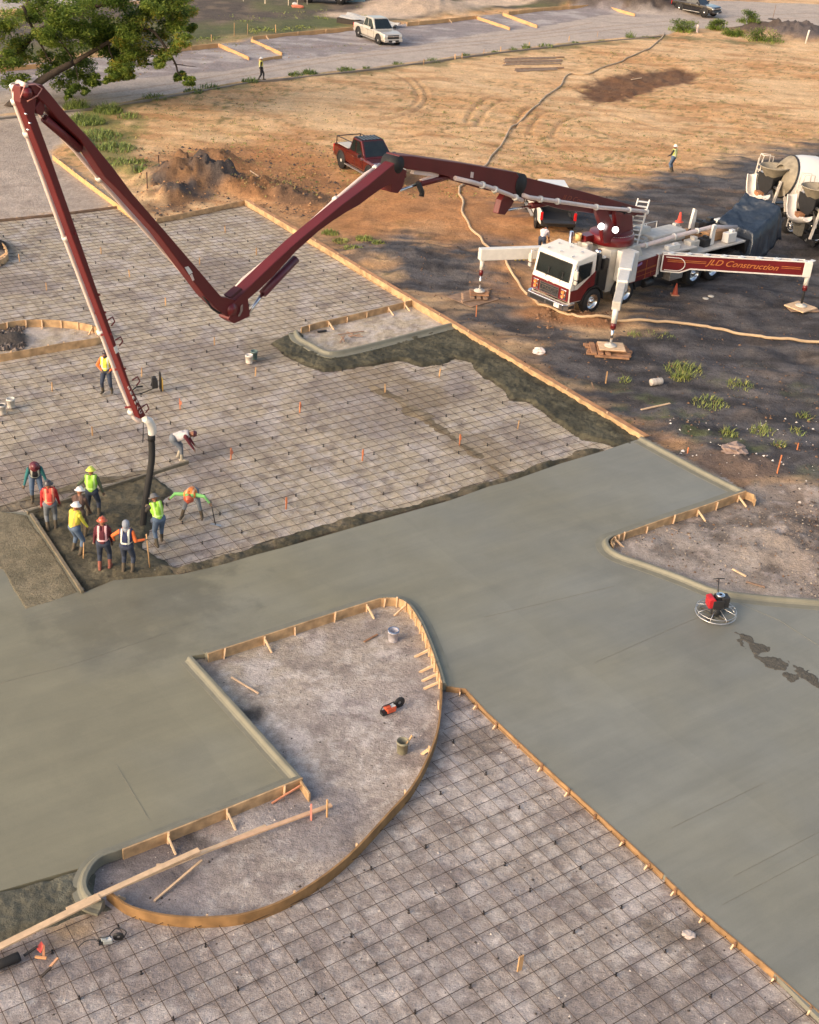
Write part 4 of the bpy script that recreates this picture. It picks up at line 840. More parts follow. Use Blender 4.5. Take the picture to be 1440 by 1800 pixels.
# end elbow and rubber hose
mb = MB(); mb.tube([BP(254,736,.05), BP(262,740,.05), BP(267,750,.02), BP(268,760,0), BP(266,767,0)], [.10,.13,.14,.13,.10], 14); mb.build('end_elbow', WHITE, s5, True)
HO = [BP(266,765,0), BP(267,785,0), BP(267,805,0), BP(264,830,0), BP(259,860,0), BP(255,890,0), BP(252,918,0), BP(250,932,0)]
mb = MB(); mb.tube(smooth_path(HO, 4), .105, 14); mb.tube([BP(266.3,764,0), BP(266.6,774,0)], .118, 14); mb.build('rubber_hose', BLACK, pump, True)
mb = MB(); mb.tube([BP(252,742,0), BP(252,760,0), BP(251,778,0)], .015, 6); mb.build('control_cable', BLACK, s5, True)
# outriggers
def jack(foot, ztop, parent, tube=.13, red=True):
    f = Vector(foot); mb = MB(); mb.tube([f+Vector((0,0,ztop)), f+Vector((0,0,ztop*.62))], tube, 14); j = mb.build('jack', WHITE, parent, True)
    mb = MB(); mb.tube([f+Vector((0,0,ztop*.62)), f+Vector((0,0,ztop*.46))], tube*.95, 14); mb.build('reflective_band', MAROON, j, True)
    mb = MB(); mb.tube([f+Vector((0,0,ztop*.46)), f+Vector((0,0,.1))], tube*.5, 12); mb.build('jack_rod', CHROME if red else BLACK, j, True)
    mb = MB(); mb.lathe([(.0,.0),(.27,.0),(.28,.04),(.25,.07),(.1,.09),(.08,.14),(0,.14)], f, n=24); mb.build('foot', WHITED, j, True)
FN = G(1073,608,.32); FF = G(843,512,.30); FR = G(1408,538,.16)
a = T2W(2.1,-.05,2.45); mb = MB(); b = Vector((FN.x+.15, FN.y+.5, 2.35)); c1 = a.lerp(b, .45); c2 = a.lerp(b, .72)
mb.bar(a, c1, .62, .62); o_ = mb.build('outrigger', WHITE, pump, True, .05)
mb = MB(); mb.bar(a.lerp(b,.35), c2, .50, .52); mb.build('outrigger_stage', WHITE, o_, True, .04); mb = MB(); mb.bar(a.lerp(b,.6), Vector((FN.x,FN.y,2.2))+(b-a).normalized()*.1, .38, .42); mb.build('outrigger_stage', WHITED, o_, True, .04)
jack((FN.x, FN.y, .32), 1.75, o_)
a = T2W(1.8,2.4,2.1); b = Vector((FF.x, FF.y, 2.15)); mb = MB(); mb.bar(a, a.lerp(b,.42), .5, .66); o_ = mb.build('outrigger', WHITED, pump, True, .03)
mb = MB(); mb.bar(a.lerp(b,.3), b+(b-a).normalized()*.18, .36, .56); mb.build('outrigger_stage', WHITE, o_, True, .03); jack((FF.x, FF.y, .30), 1.75, o_, .10)
mb = MB()
for k in range(7): p = a.lerp(b, .44+k*.04); mb.box(p+Vector((0,0,-.33)), (.09,.09,.07))
mb.build('yellow_clips', mat('yellow_clip', srgb(206,186,70), .5), o_, True)
# rear near outrigger: the long red beam with the lettering
a = T2W(4.62,-.12,0); b = Vector((FR.x, FR.y, 0)); d = (b-a).normalized(); L_ = (b-a).length; fz = Vector((d.y,-d.x,0))*(1 if d.y*(-a.x)+(-d.x)*(-a.y) > 0 else -1)
def bb(x, z, y=0): return a+d*x+Vector((0,0,z))+fz*y
mb = MB(); mb.prism([bb(0,1.40,.18),bb(.9,1.40,.18),bb(1.4,1.62,.18),bb(L_-.25,1.74,.18),bb(L_-.25,2.40,.18),bb(0,2.20,.18)], fz*-.36); o_ = mb.build('outrigger', MAROON, pump, True, .02)
mb = MB()
for p, q in (((0,1.40),(.9,1.40)),((.9,1.40),(1.4,1.62)),((1.4,1.62),(L_-.25,1.74)),((0,1.40),(0,2.2))): mb.bar(bb(p[0],p[1],.19), bb(q[0],q[1],.19), .05, .06)
mb.bar(bb(0,2.235,.14), bb(L_-.25,2.435,.14), .09, .05)
for k in range(9): x = .3+k*.84; mb.bar(bb(x,2.27+x*.026,.14), bb(x+.22,2.27+(x+.22)*.026,-.16), .22, .03)
mb.bar(bb(0,2.235,-.16), bb(L_-.25,2.435,-.16), .07, .05); mb.build('white_trim', WHITE, o_, True)
mb = MB(); P_ = [bb(.15,2.12,.2)]+[bb(.75+.36*math.sin(q),1.80+.32*math.cos(q),.2) for q in [R(t) for t in range(0,181,20)]]+[bb(.15,1.48,.2)]; mb.tube(P_, .022, 6); mb.build('hand_rail', WHITE, o_, True)
mb = MB(); mb.box(bb(L_-.12,2.05,.0), (.40,.40,.75)); mb.build('beam_head', WHITE, o_, True, .03)
xd = d if fz.dot(d.cross(Vector((0,0,1)))) > 0 else -d
text_on('lettering', 'JLD Construction', bb(2.15,1.90,.185), d, Vector((0,0,1))+d*.0, .40, GOLD, o_, .45, width=3.5)
mb = MB()
for x0, x1, dz in ((.25,2.1,0),(.25,2.1,.08),(5.7,L_-.45,0),(5.7,L_-.45,.08)):
    if True: mb.bar(bb(x0,1.90+dz+x0*.025,.185), bb(x1,1.90+dz+x1*.025,.185), .012, .022)
mb.build('pinstripe', GOLD, o_, True)
jack((FR.x, FR.y, .16), 1.75, o_, .12, False)
mb = MB(); mb.box((12.6,2.55,1.3),(.5,.5,1.4)); part('outrigger_box', WHITE, mb, bevel=.04)

# tarp over the hopper
X, Y = np.meshgrid(np.linspace(-.25,1.25,64), np.linspace(-.25,1.25,64))
def tarpz(x, y):
    ix = np.clip(x, 0, 1); iy = np.clip(y, 0, 1); top = 2.05+1.1*ix**1.3+.12*iy-.22*np.sin(np.pi*ix)*np.sin(np.pi*iy)
    out = np.maximum(np.maximum(-x, x-1), np.maximum(-y, y-1)).clip(0)
    return top-out*7.0, out
Z, OUT = tarpz(X, Y); LX = 12.2+np.clip(X, -.06, 1.06)*1.95+np.clip(X-1.06,0,1)*1.0-np.clip(-.06-X,0,1)*2.0; LY = .05+np.clip(Y, -.06, 1.06)*2.3-np.clip(-.06-Y,0,1)*.9+np.clip(Y-1.06,0,1)*.9
fold = np.sin(X*22+Y*3)*.05+np.sin(Y*19-X*5)*.05
fn = fbm(X, Y, 5, 4)-.5
LX = LX+OUT*np.where(np.abs(X-.5) > np.abs(Y-.5), fold, 0)*2+fn*.12; LY = LY+OUT*np.where(np.abs(Y-.5) >= np.abs(X-.5), fold, 0)*2+(fbm(X+3, Y, 6, 3)-.5)*.12; Z = Z+(fbm(X*2, Y, 4, 4)-.5)*.22
mb = MB(); nn = 64; mb.add([(LX[i,j], LY[i,j], max(.25, Z[i,j])) for i in range(nn) for j in range(nn)], [(i*nn+j, i*nn+j+1, (i+1)*nn+j+1, (i+1)*nn+j) for i in range(nn-1) for j in range(nn-1)], 0, True)
TM = Matrix.Translation(TO) @ Matrix.Rotation(YAW, 4, 'Z')
o = mb.build('tarp', mat('blue_tarp', srgb(38,48,62), .30, var=.25, vscale=1.6, bump=.02, bscale=7, spec=.6), tf=TM, fixn=False); tag(center_origin(o), 'crumpled dark blue tarp draped over the pump hopper between the pump and the mixer trucks', 'tarp')
so_ = o.modifiers.new('thick', 'SOLIDIFY'); so_.thickness = .012

# cribbing under the feet
def plank(c_, rz, l, w_, t, label, grp, m=WOODD, name='timber_plank'):
    mb = MB(); mb.box((0,0,t/2), (l, w_, t)); o = mb.build(name, m, bevel=.008); o.location = c_; o.rotation_euler = (0,0,rz); WM[o.name] = Matrix.Translation(Vector(c_)) @ Matrix.Rotation(rz, 4, 'Z'); return tag(o, label, 'timber', grp)
gN = 'timbers under the near front outrigger foot'; gF = 'timbers under the far front outrigger foot'
zb = 0.02
for k in range(6): plank((FN.x+random.uniform(-.1,.1)-.05, FN.y-.62+k*.24, zb), random.uniform(-.03,.03), 1.95 if k else 1.5, .2, .09, 'rough brown timber lying under the near front outrigger foot', gN)
for k in range(3): plank((FN.x-.75+k*.3, FN.y, zb+.092), R(90)+random.uniform(-.04,.04), 1.25, .22, .09, 'rough brown timber lying under the near front outrigger foot', gN, WOODD)
for k in range(3): plank((FN.x+.1, FN.y-.3+k*.3, zb+.185), random.uniform(-.03,.03), 1.2, .2, .07, 'rough brown timber lying under the near front outrigger foot', gN)
plank((FN.x+.05, FN.y, zb+.258), .02, 1.15, .95, .04, 'square plywood pad right under the near front outrigger foot', None, WOOD2, 'outrigger_pad')
for k in range(5): plank((FF.x-.15, FF.y-.5+k*.26, zb), R(35)+random.uniform(-.08,.08), 1.6, .2, .08, 'weathered timber lying under the far front outrigger foot', gF, WOODG)
for k in range(3): plank((FF.x-.35+k*.3, FF.y, zb+.082), R(95)+random.uniform(-.1,.1), 1.2, .2, .09, 'weathered timber lying under the far front outrigger foot', gF, WOODG)
plank((FF.x, FF.y-.28, zb+.175), .1, .9, .2, .07, 'weathered timber lying under the far front outrigger foot', gF, WOODD)
plank((FF.x, FF.y, zb+.175), .1, .9, .26, .10, 'weathered timber lying under the far front outrigger foot', gF, WOODD)
plank((FF.x-.3, FF.y-.2, .0), R(45), 1.9, 1.7, .03, 'flat plywood sheet under the timbers of the far front outrigger', None, WOODG, 'plywood_sheet')
plank((FR.x, FR.y, .09), R(40), 1.15, 1.15, .06, 'square plywood pad under the foot of the lettered rear outrigger', None, WOOD2, 'outrigger_pad')
plank((FR.x+.1, FR.y-.1, .02), R(10), 1.5, .7, .06, 'dark board under the plywood pad of the lettered rear outrigger', None, WOODG)

# ================================================================ PEOPLE
SKIN = mat('skin', srgb(150,104,80), .6, var=.08); MUD = mat('muddy_boot', srgb(86,76,62), .8, var=.25, vscale=10); HAIR = mat('hair', srgb(28,24,22), .8)
REFL = mat('reflective_tape', srgb(214,216,204), .35)
def cloth(nm, rgb): return mat(nm, srgb(*rgb), .85, var=.14, vscale=7, bump=.01, bscale=9)
def ik(a, b, l1, l2, pole):
    d = b-a; L = min(d.length, (l1+l2)*.999); d.normalize(); b = a+d*L
    x = (l1*l1-l2*l2+L*L)/(2*L); hgt = math.sqrt(max(0, l1*l1-x*x)); p = Vector(pole); p = p-d*p.dot(d)
    if p.length < 1e-4: p = Vector((0,0,1)).cross(d)
    return a+d*x+p.normalized()*hgt, b
def person(label, px, yaw, shirt, pants, vest=None, vest2=None, hat=None, hatkind='hard', lean=0., side=0., squat=0., feet=None, lh=None, rh=None, elbow=(0,-1,-.2), z0=.0, head_pitch=None, sleeve='long', htw=1.0, stripe=True, boot=None, hands_pole=None, group=None, scarf=None, beard=False):
    g = G(px[0], px[1], z0); root = empty('person', g, yaw, label, 'person', group)
    if feet is None: feet = ((-.13,.0),(.13,.04))
    dirv = Vector((side, math.sin(lean), math.cos(lean))).normalized(); fwd = Vector((0, math.cos(lean), -math.sin(lean))); rt = dirv.cross(fwd).normalized()*-1; rt = Vector((1,0,0))-dirv*dirv.x; rt.normalize(); fwd = dirv.cross(rt)*-1; 
    fwd = rt.cross(dirv)*-1
    if fwd.y < 0 and lean < 1.4: fwd = -fwd
    mf = Vector(((feet[0][0]+feet[1][0])/2, (feet[0][1]+feet[1][1])/2, 0))
    pel = mf+Vector((0, -.22*math.sin(lean), .95-squat)); segs = []
    chest = pel+dirv*.30; shc = pel+dirv*.47; nk = pel+dirv*.54
    hp = lean if head_pitch is None else head_pitch
    hd_dir = Vector((side*.6, math.sin(hp), math.cos(hp))).normalized(); hd = nk+hd_dir*.15
    S_ = lambda a, b, r1, r2, t: segs.append((Vector(a), Vector(b), r1, r2, t))
    S_(pel-rt*.07, pel+rt*.07, .15, .15, 'pants'); S_(pel+dirv*.05, chest, .15, .165, 'torso'); S_(chest-rt*.06, shc-rt*.08, .13, .11, 'torso'); S_(chest+rt*.06, shc+rt*.08, .13, .11, 'torso'); S_(shc-rt*.13, shc+rt*.13, .075, .075, 'torso')
    S_(pel+dirv*.04-fwd*.02, chest-fwd*.03, .12, .13, 'torso'); S_(shc, nk+hd_dir*.03, .065, .055, 'skin')
    S_(hd-hd_dir*.02, hd+hd_dir*.045, .088, .098, 'skin'); hf = Vector((0, math.cos(hp), -math.sin(hp))); hf = (hf-hd_dir*hf.dot(hd_dir)).normalized(); hr = hf.cross(hd_dir)
    S_(hd-hd_dir*.05+hf*.035, hd-hd_dir*.075+hf*.045, .055, .042, 'skin'); S_(hd+hf*.092+hd_dir*.015, hd+hf*.112-hd_dir*.022, .014, .018, 'skin')
    for s_ in (-1, 1): S_(hd+hr*s_*.095-hd_dir*.01, hd+hr*s_*.1+hd_dir*.02, .018, .02, 'skin'); S_(hd+hr*s_*.036+hf*.088+hd_dir*.022, hd+hr*s_*.036+hf*.092+hd_dir*.022, .014, .014, 'eye')
    S_(hd+hf*.088-hd_dir*.058-hr*.02, hd+hf*.088-hd_dir*.058+hr*.02, .012, .012, 'lip')
    if hatkind in ('hair','cap') : S_(hd-hf*.02+hd_dir*.03, hd-hf*.02+hd_dir*.06, .10, .098, 'hair')
    if hatkind == 'hood': S_(hd-hf*.035, hd+hd_dir*.05-hf*.03, .115, .112, 'hood'); S_(nk-hf*.02, nk+hd_dir*.05, .10, .10, 'hood')
    if scarf: S_(nk, nk+hd_dir*.05+hf*.02, .085, .08, 'hood')
    for i_, s_ in enumerate((-1, 1)):
        sh = shc+rt*s_*.185-dirv*.02; tgt = (lh, rh)[i_]
        if tgt is None: tgt = (s_*.26, .10+math.sin(lean)*.35, .80-squat*.6-lean*.15)
        el, wr = ik(sh, Vector(tgt), .29, .26, hands_pole[i_] if hands_pole else (elbow[0]+s_*.5, elbow[1], elbow[2]))
        st_ = 'sleeve' if True else 'skin'; S_(sh, el, .070, .055, st_); S_(el, wr, .052, .036, st_ if sleeve == 'long' else 'skin')
        hd_ = (wr-el).normalized(); pn = hd_.cross(Vector((s_,0,.01))).normalized(); lat = hd_.cross(pn)
        S_(wr, wr+hd_*.05, .034, .040, 'glove'); 
        for f_ in range(4):
            o_ = lat*(-.033+.022*f_); ln = (.062,.074,.07,.054)[f_]; b0 = wr+hd_*.07+o_; b1 = b0+hd_*ln*.55+pn*.012; b2 = b1+hd_*ln*.35+pn*.03; S_(b0, b1, .0115, .0105, 'glove'); S_(b1, b2, .0105, .0095, 'glove')
        t0 = wr+hd_*.03-lat*.032; S_(t0, t0+hd_*.035-lat*.03+pn*.01, .013, .012, 'glove')
        hip = pel+rt*s_*.095-dirv*.05; ank = Vector((feet[i_][0], feet[i_][1], .10)); kn, ank = ik(hip, ank, .44, .42, (s_*.15, 1, 0))
        S_(hip, kn, .112, .078, 'pants'); S_(kn, kn.lerp(ank, .45), .076, .068, 'pants'); S_(kn.lerp(ank, .45), ank, .064, .056, 'boot'); fd = Vector((s_*.18, 1, 0)).normalized(); S_(Vector((ank.x,ank.y,.055))-fd*.05, Vector((ank.x,ank.y,.045))+fd*.15, .052, .045, 'boot')
    mb = MB()
    for a, b, r1, r2, t in segs:
        d = b-a; L_ = max(d.length, 1e-4); pr = []
        for k in range(5): q = R(-90+22.5*k); pr.append((r1*math.cos(q)+1e-4, r1*math.sin(q)))
        for k in range(5): q = R(0+22.5*k); pr.append((r2*math.cos(q)+1e-4, L_+r2*math.sin(q)))
        mb.lathe(pr, a, d if d.length > 1e-4 else (0,0,1), 10)
    tmp = mb.build('tmp', SKIN, None); md = tmp.modifiers.new('r', 'REMESH'); md.mode = 'VOXEL'; md.voxel_size = .0135; md.use_smooth_shade = True
    dg = bpy.context.evaluated_depsgraph_get(); me = bpy.data.meshes.new_from_object(tmp.evaluated_get(dg)); bpy.data.objects.remove(tmp)
    me.name = 'body'; me.materials.clear(); bc = boot or MUD
    tags = {'skin': 0, 'torso': 1, 'pants': 2, 'boot': 3, 'glove': 4, 'hair': 5, 'hood': 6, 'sleeve': 1, 'eye': 5, 'lip': 7}
    for m_ in (SKIN, shirt, pants, bc, cloth('work_glove', (120,100,84)) if sleeve == 'long' else SKIN, HAIR, (scarf or hat or HAIR) if (hatkind == 'hood' or scarf) else HAIR, mat('lip', srgb(120,70,62), .5)): me.materials.append(m_)
    n = len(me.polygons); ce = np.empty(n*3); me.polygons.foreach_get('center', ce); ce = ce.reshape(-1, 3); best = np.full(n, 1e9); bt = np.zeros(n, int); isT = np.zeros(n, bool)
    for a, b, r1, r2, t in segs:
        A = np.array(a); D = np.array(b-a); L2 = max(D@D, 1e-9); tt = np.clip((ce-A)@D/L2, 0, 1); ds = np.linalg.norm(ce-A-tt[:, None]*D, axis=1)-(r1+(r2-r1)*tt)
        u_ = ds < best; best[u_] = ds[u_]; bt[u_] = tags[t]; isT[u_] = (t == 'torso')
    me.polygons.foreach_set('material_index', bt); me.polygons.foreach_set('use_smooth', np.ones(n, bool))
    body = bpy.data.objects.new('body', me); COL.objects.link(body); body.parent = root
    if vest is not None:                # vest: its own shell round the torso
        bm = bmesh.new(); bm.from_mesh(me); bm.faces.ensure_lookup_table(); rel = ce-np.array(pel); w_ = rel@np.array(dirv); u_ = rel@np.array(rt); fq = rel@np.array(fwd)
        keep = isT & (w_ > -.02) & (w_ < .56) & (np.abs(u_) < .19)
        for f in [f for f in bm.faces if not keep[f.index]] : f.tag = True
        idx = {f.index: f for f in bm.faces}; mi = np.zeros(n, int)
        if stripe: mi[((np.abs(np.abs(u_)-.10) < .024)) | (np.abs(w_-.13) < .026)] = 1
        for f in bm.faces: f.material_index = int(mi[f.index])
        bmesh.ops.delete(bm, geom=[f for f in bm.faces if f.tag], context='FACES'); bm.normal_update()
        for v in bm.verts: v.co += v.normal*.012
        vm = bpy.data.meshes.new('vest'); bm.to_mesh(vm); bm.free(); vm.materials.append(vest); vm.materials.append(vest2 or REFL)
        vo = bpy.data.objects.new('vest', vm); COL.objects.link(vo); vo.parent = root; sm_ = vo.modifiers.new('s', 'SOLIDIFY'); sm_.thickness = .01; sm_.offset = 1
    if hat is not None and hatkind != 'hood':
        mb = MB(); c_ = hd+hd_dir*.045; 
        if hatkind == 'hard': mb.lathe([(.0,.105),(.03,.103),(.07,.09),(.10,.06),(.118,.02),(.122,.0),(.165,-.012),(.168,-.018),(.12,-.012)], c_, hd_dir, 22); mb.bar(c_-hf*.09+hd_dir*.085, c_+hf*.09+hd_dir*.085, .03, .035, up=hd_dir)
        elif hatkind == 'floppy': mb.lathe([(.0,.10),(.06,.095),(.11,.05),(.12,.0),(.17,-.03),(.19,-.05),(.12,-.01)], c_, hd_dir, 20)
        elif hatkind == 'cap': mb.lathe([(.0,.10),(.06,.09),(.10,.05),(.112,.0),(.108,-.02)], c_, hd_dir, 20); mb.bar(c_+hf*.06, c_+hf*.17-hd_dir*.01, .14, .012, up=hd_dir)
        mb.build('hard_hat' if hatkind == 'hard' else 'hat', hat, root)
    return root, g
JEANS = cloth('blue_jeans', (86,104,128)); DJEANS = cloth('dark_jeans', (52,60,78)); GJEANS = cloth('grey_jeans', (110,116,124)); RUBB = mat('rubber_boot', srgb(72,64,52), .6, var=.3, vscale=9)
LIME = cloth('lime_vest', (152,204,66)); YEL = cloth('yellow_vest', (222,212,80)); ORS = cloth('orange_sleeve', (232,116,60)); REDV = cloth('red_vest', (226,84,72)); REDS = cloth('red_shirt', (172,44,46)); TEAL = cloth('teal_shirt', (46,110,112))
NAVY = cloth('navy_vest', (40,48,84)); BRN = cloth('brown_shirt', (92,72,66)); MARS = cloth('maroon_shirt', (92,34,46)); GREY = cloth('grey_hood', (140,146,158)); GRN = cloth('pale_green_shirt', (130,196,116)); ORV = cloth('orange_vest', (238,134,66)); WHT = cloth('white_shirt', (214,206,206)); DARKV = cloth('dark_vest', (40,38,44)); OLV = cloth('olive_shirt', (84,92,74)); PINKT = cloth('pink_tape', (232,186,188)); DSH = cloth('dark_shirt', (56,52,50))
hardm = lambda nm, c_: mat(nm, srgb(*c_), .35, var=.05, coat=.3)
HW = hardm('white_helmet', (236,230,222)); HY = hardm('yellow_helmet', (206,216,84)); HM = hardm('maroon_helmet', (104,44,52)); HO_ = hardm('orange_helmet', (196,92,62)); HB = hardm('black_helmet', (62,58,62))
PI = math.pi
person('worker with hands on hips in a yellow vest over orange sleeves beside the boom', (190,690), PI, ORS, DJEANS, YEL, None, HB, 'cap', lh=(-.16,.12,.98), rh=(.16,.12,.98), hands_pole=((-1,-.3,.1),(1,-.3,.1)), feet=((-.16,0),(.18,.05)), scarf=HB, z0=.05)
person('bent over worker with a pale back, maroon sleeves and maroon helmet beside the screed board', (314,808), R(-80), MARS, GJEANS, cloth('pale_back', (196,190,190)), None, HM, lean=1.25, squat=.10, lh=(-.2,.62,.35), rh=(.2,.62,.38), feet=((-.14,0),(.14,.12)), z0=.05, stripe=False, head_pitch=1.6, boot=cloth('white_muddy_boots', (168,160,144)))
person('worker in a teal shirt and dark vest stooping at the left end of the screed', (66,880), R(200), TEAL, JEANS, DARKV, REFL, HM, lean=.62, squat=.04, rh=(.42,.30,.62), lh=(-.38,.18,.62), feet=((-.15,0),(.15,.05)), z0=.08, head_pitch=.95)
person('worker seen from behind in a red shirt and coral vest with a dark helmet', (92,932), R(20), REDS, GJEANS, REDV, cloth('peach_tape', (236,160,130)), HB, rh=(.30,.16,.84), feet=((-.12,0),(.12,.06)), z0=.08)
person('worker in a lime vest and yellow helmet, left arm reaching out', (167,908), R(4), OLV, DJEANS, LIME, cloth('pale_lime_tape', (196,228,140)), HY, lean=.12, lh=(-.52,.22,1.02), rh=(.30,.10,.82), feet=((-.22,0),(.14,.02)), z0=.10)
person('worker in a brown shirt and white helmet half hidden behind the yellow vest', (143,946), R(-10), BRN, cloth('brown_trousers', (96,82,70)), None, None, HW, lean=.25, rh=(.22,.3,.85), lh=(-.22,.3,.85), z0=.10, feet=((-.12,0),(.12,.05)))
person('worker in a bright yellow vest and white helmet holding a shovel handle', (136,972), R(-35), YEL, JEANS, YEL, cloth('gold_tape', (226,170,90)), HW, lean=.18, lh=(-.12,.38,.95), rh=(.22,.34,.80), feet=((-.16,0),(.20,-.02)), z0=.10)
person('worker with an orange helmet and pink straps over a maroon shirt, seen from behind', (182,1002), R(6), MARS, DJEANS, MARS, PINKT, HO_, lean=.15, lh=(-.26,.2,.8), rh=(.26,.25,.82), feet=((-.10,-.02),(.18,.12)), z0=.12, boot=cloth('brick_boots', (140,84,70)))
person('worker in a grey hood, navy vest and orange sleeves leaning on an upright rake handle', (225,1006), R(-4), ORS, DJEANS, NAVY, REFL, GREY, 'hood', lean=.12, rh=(.50,.16,1.12), lh=(-.42,.16,1.0), feet=((-.13,0),(.14,.03)), z0=.12, hands_pole=((-1,-.2,-.5),(.2,-.2,-1)))
person('worker in a lime vest and floppy grey hat leaning on the rubber hose', (279,958), R(28), DSH, JEANS, LIME, cloth('pale_lime_tape', (196,228,140)), cloth('grey_hat', (104,104,106)), 'floppy', lean=.30, side=-.10, lh=(-.18,.52,1.12), rh=(.12,.50,1.18), feet=((-.08,-.12),(.16,.20)), z0=.08, head_pitch=.55)
person('worker in an orange vest bending forward with green sleeves spread wide', (338,910), PI, GRN, GJEANS, ORV, cloth('pale_orange_tape', (240,190,140)), HO_, lean=1.32, squat=.06, lh=(-.62,.30,.78), rh=(.64,.22,.80), feet=((-.32,0),(.32,.05)), z0=.05, head_pitch=1.9, hands_pole=((-.3,.2,1),(.3,.2,1)))
person('man in a white shirt and jeans bending over behind the pump truck cab', (951,449), R(-20), WHT, DJEANS, None, None, HAIR, 'hair', lean=.8, squat=0, lh=(-.18,.55,.62), rh=(.22,.55,.60), sleeve='short', head_pitch=1.5, feet=((-.16,0),(.16,.1)))
person('lone worker in a pale green vest and white helmet standing on the sandy field', (1181,302), R(50), DSH, JEANS, cloth('pale_green_vest', (200,208,120)), None, HW, lh=(-.18,.34,1.0), rh=(.22,.25,.95))
person('worker in a yellow vest and white helmet walking along the far road', (459,141), R(-75), DSH, cloth('black_trousers', (42,42,46)), YEL, None, HW, feet=((-.08,.22),(.10,-.22)), lh=(-.25,.18,.85), rh=(.27,-.10,.85))

# ================================================================ VEHICLES
def pickup(label, name, p_rear, p_front, side, paint, L_=5.85, W_=2.0, bed_open=False, rack=False, roofcol=None, rimm=None, roof_rails=False, wheels_base=3.75, glassm=None):
    # p_rear/p_front: ground points of the two visible wheels; side=+1 when they are on the left (local +y)
    a = Vector((*p_rear, 0)); b = Vector((*p_front, 0)); d = (b-a).normalized(); n_ = Vector((-d.y, d.x, 0)); base = (a+b)/2-n_*side*(W_/2-.12)
    yaw = math.atan2(d.y, d.x); root = empty(name, (base.x, base.y, hz(base.x, base.y)), yaw, label, 'pickup truck')
    wb = wheels_base/2; rl = -wb-1.12; fr = wb+.98; hw = W_/2; gm = glassm or GLASS; rimm = rimm or ALU
    # body shell: cross sections along the length, open bed behind the cab
    sec = [(rl,.55,1.08,.93),(rl+.12,.45,1.14,.98),(-wb-.5,.42,1.17,1.0),(-1.25 if wheels_base > 3.55 else -.98,.42,1.17,1.0),(-1.23 if wheels_base > 3.55 else -.96,.42,1.17,1.0),(wb-1.15,.42,1.16,1.0),(wb-.95,.42,1.14,.99),(wb+.2,.42,1.10,.98),(fr-.12,.42,1.02,.93),(fr,.55,.95,.86)]
    mb = MB(); m_ = 10
    for (x, zb, zt, k) in sec:
        y = hw*k; pr = [(-y*.92,zb),(-y,zb+.12),(-y,zt-.28),(-y*.985,zt-.12),(-y*.93,zt),(y*.93,zt),(y*.985,zt-.12),(y,zt-.28),(y,zb+.12),(y*.92,zb)]
        mb.v += [(x, q, z) for q, z in pr]
    for i in range(len(sec)-1):
        for k in range(m_):
            if i < 3 and k == 4: continue            # bed opening
            mb.f.append([i*m_+k, i*m_+(k+1) % m_, (i+1)*m_+(k+1) % m_, (i+1)*m_+k]); mb.mi.append(0); mb.sm.append(False)
    if not bed_open: mb.f.append(list(range(m_))); mb.mi.append(0); mb.sm.append(False)
    mb.f.append([(len(sec)-1)*m_+k for k in range(m_)][::-1]); mb.mi.append(0); mb.sm.append(False)
    body = mb.build('body', paint, root, bevel=.02)
    mb = MB(); mb.box(((rl-1.2)/2+.02, 0, .66), (-rl-1.26, W_*.80, .04))
    for y in (-1, 1): mb.box(((rl-1.2)/2+.02, y*hw*.86, .90), (-rl-1.24, .05, .46))
    mb.box((-1.24 if wheels_base > 3.55 else -.99,0,.92),(.05,W_*.84,.5)); mb.build('bed_liner', BLACKP, root)
    if not bed_open:
        mb = MB(); mb.box((rl+.03,0,.88),(.07,W_*.84,.52)); mb.build('tailgate', paint, root, bevel=.02)
    else:
        mb = MB(); mb.box((rl-.28,0,.70),(.56,W_*.82,.06)); mb.build('tailgate', BLACKP, root, bevel=.01); mb = MB(); mb.box((rl+.02,0,.60),(.04,W_*.84,.30)); mb.build('bed_sill', BLACKP, root)
    # cab
    z0, z1 = 1.12, 1.90; cr_ = -1.22 if wheels_base > 3.55 else -.95; bl = [(cr_,-hw*.94),(wb-.72,-hw*.94),(wb-.72,hw*.94),(cr_,hw*.94)]; tp = [(cr_+.16,-hw*.74),(wb-1.52,-hw*.74),(wb-1.52,hw*.74),(cr_+.16,hw*.74)]
    V = [Vector((x,y,z0)) for x, y in bl]+[Vector((x,y,z1)) for x, y in tp]
    mb = MB(); mb.add(V, [(0,1,5,4),(1,2,6,5),(2,3,7,6),(3,0,4,7),(4,5,6,7)]); mb.build('cab', paint, root, bevel=.05)
    mb = MB(); mb.box(((tp[0][0]+tp[1][0])/2,0,z1+.012),(tp[1][0]-tp[0][0]-.06,W_*.70,.04)); mb.build('roof', roofcol or paint, root, bevel=.02)
    def pane(q, us, nm, mat_=gm):       # quad given by V indices, inner window by uv corner list
        A, B, C_, D_ = [V[i] for i in q]; nr = (B-A).cross(D_-A).normalized()
        f = lambda u, v: (A.lerp(B, u)).lerp(D_.lerp(C_, u), v)+nr*.006
        m2 = MB(); m2.prism([f(u, v) for u, v in us], nr*.012); m2.build(nm, mat_, root)
    pane((1,2,6,5), [(.05,.08),(.95,.08),(.93,.94),(.07,.94)], 'windscreen'); pane((3,0,4,7), [(.08,.15),(.92,.15),(.9,.88),(.1,.88)], 'rear_window')
    for q in ((0,1,5,4),(2,3,7,6)):
        r_ = q[0] == 2; us1 = [(.06,.14),(.42,.14),(.42,.90),(.12,.90)]; us2 = [(.47,.14),(.90,.14),(.78,.90),(.47,.90)]
        if r_: us1 = [(1-u, v) for u, v in us1][::-1]; us2 = [(1-u, v) for u, v in us2][::-1]
        pane(q, us1, 'side_window'); pane(q, us2, 'side_window')
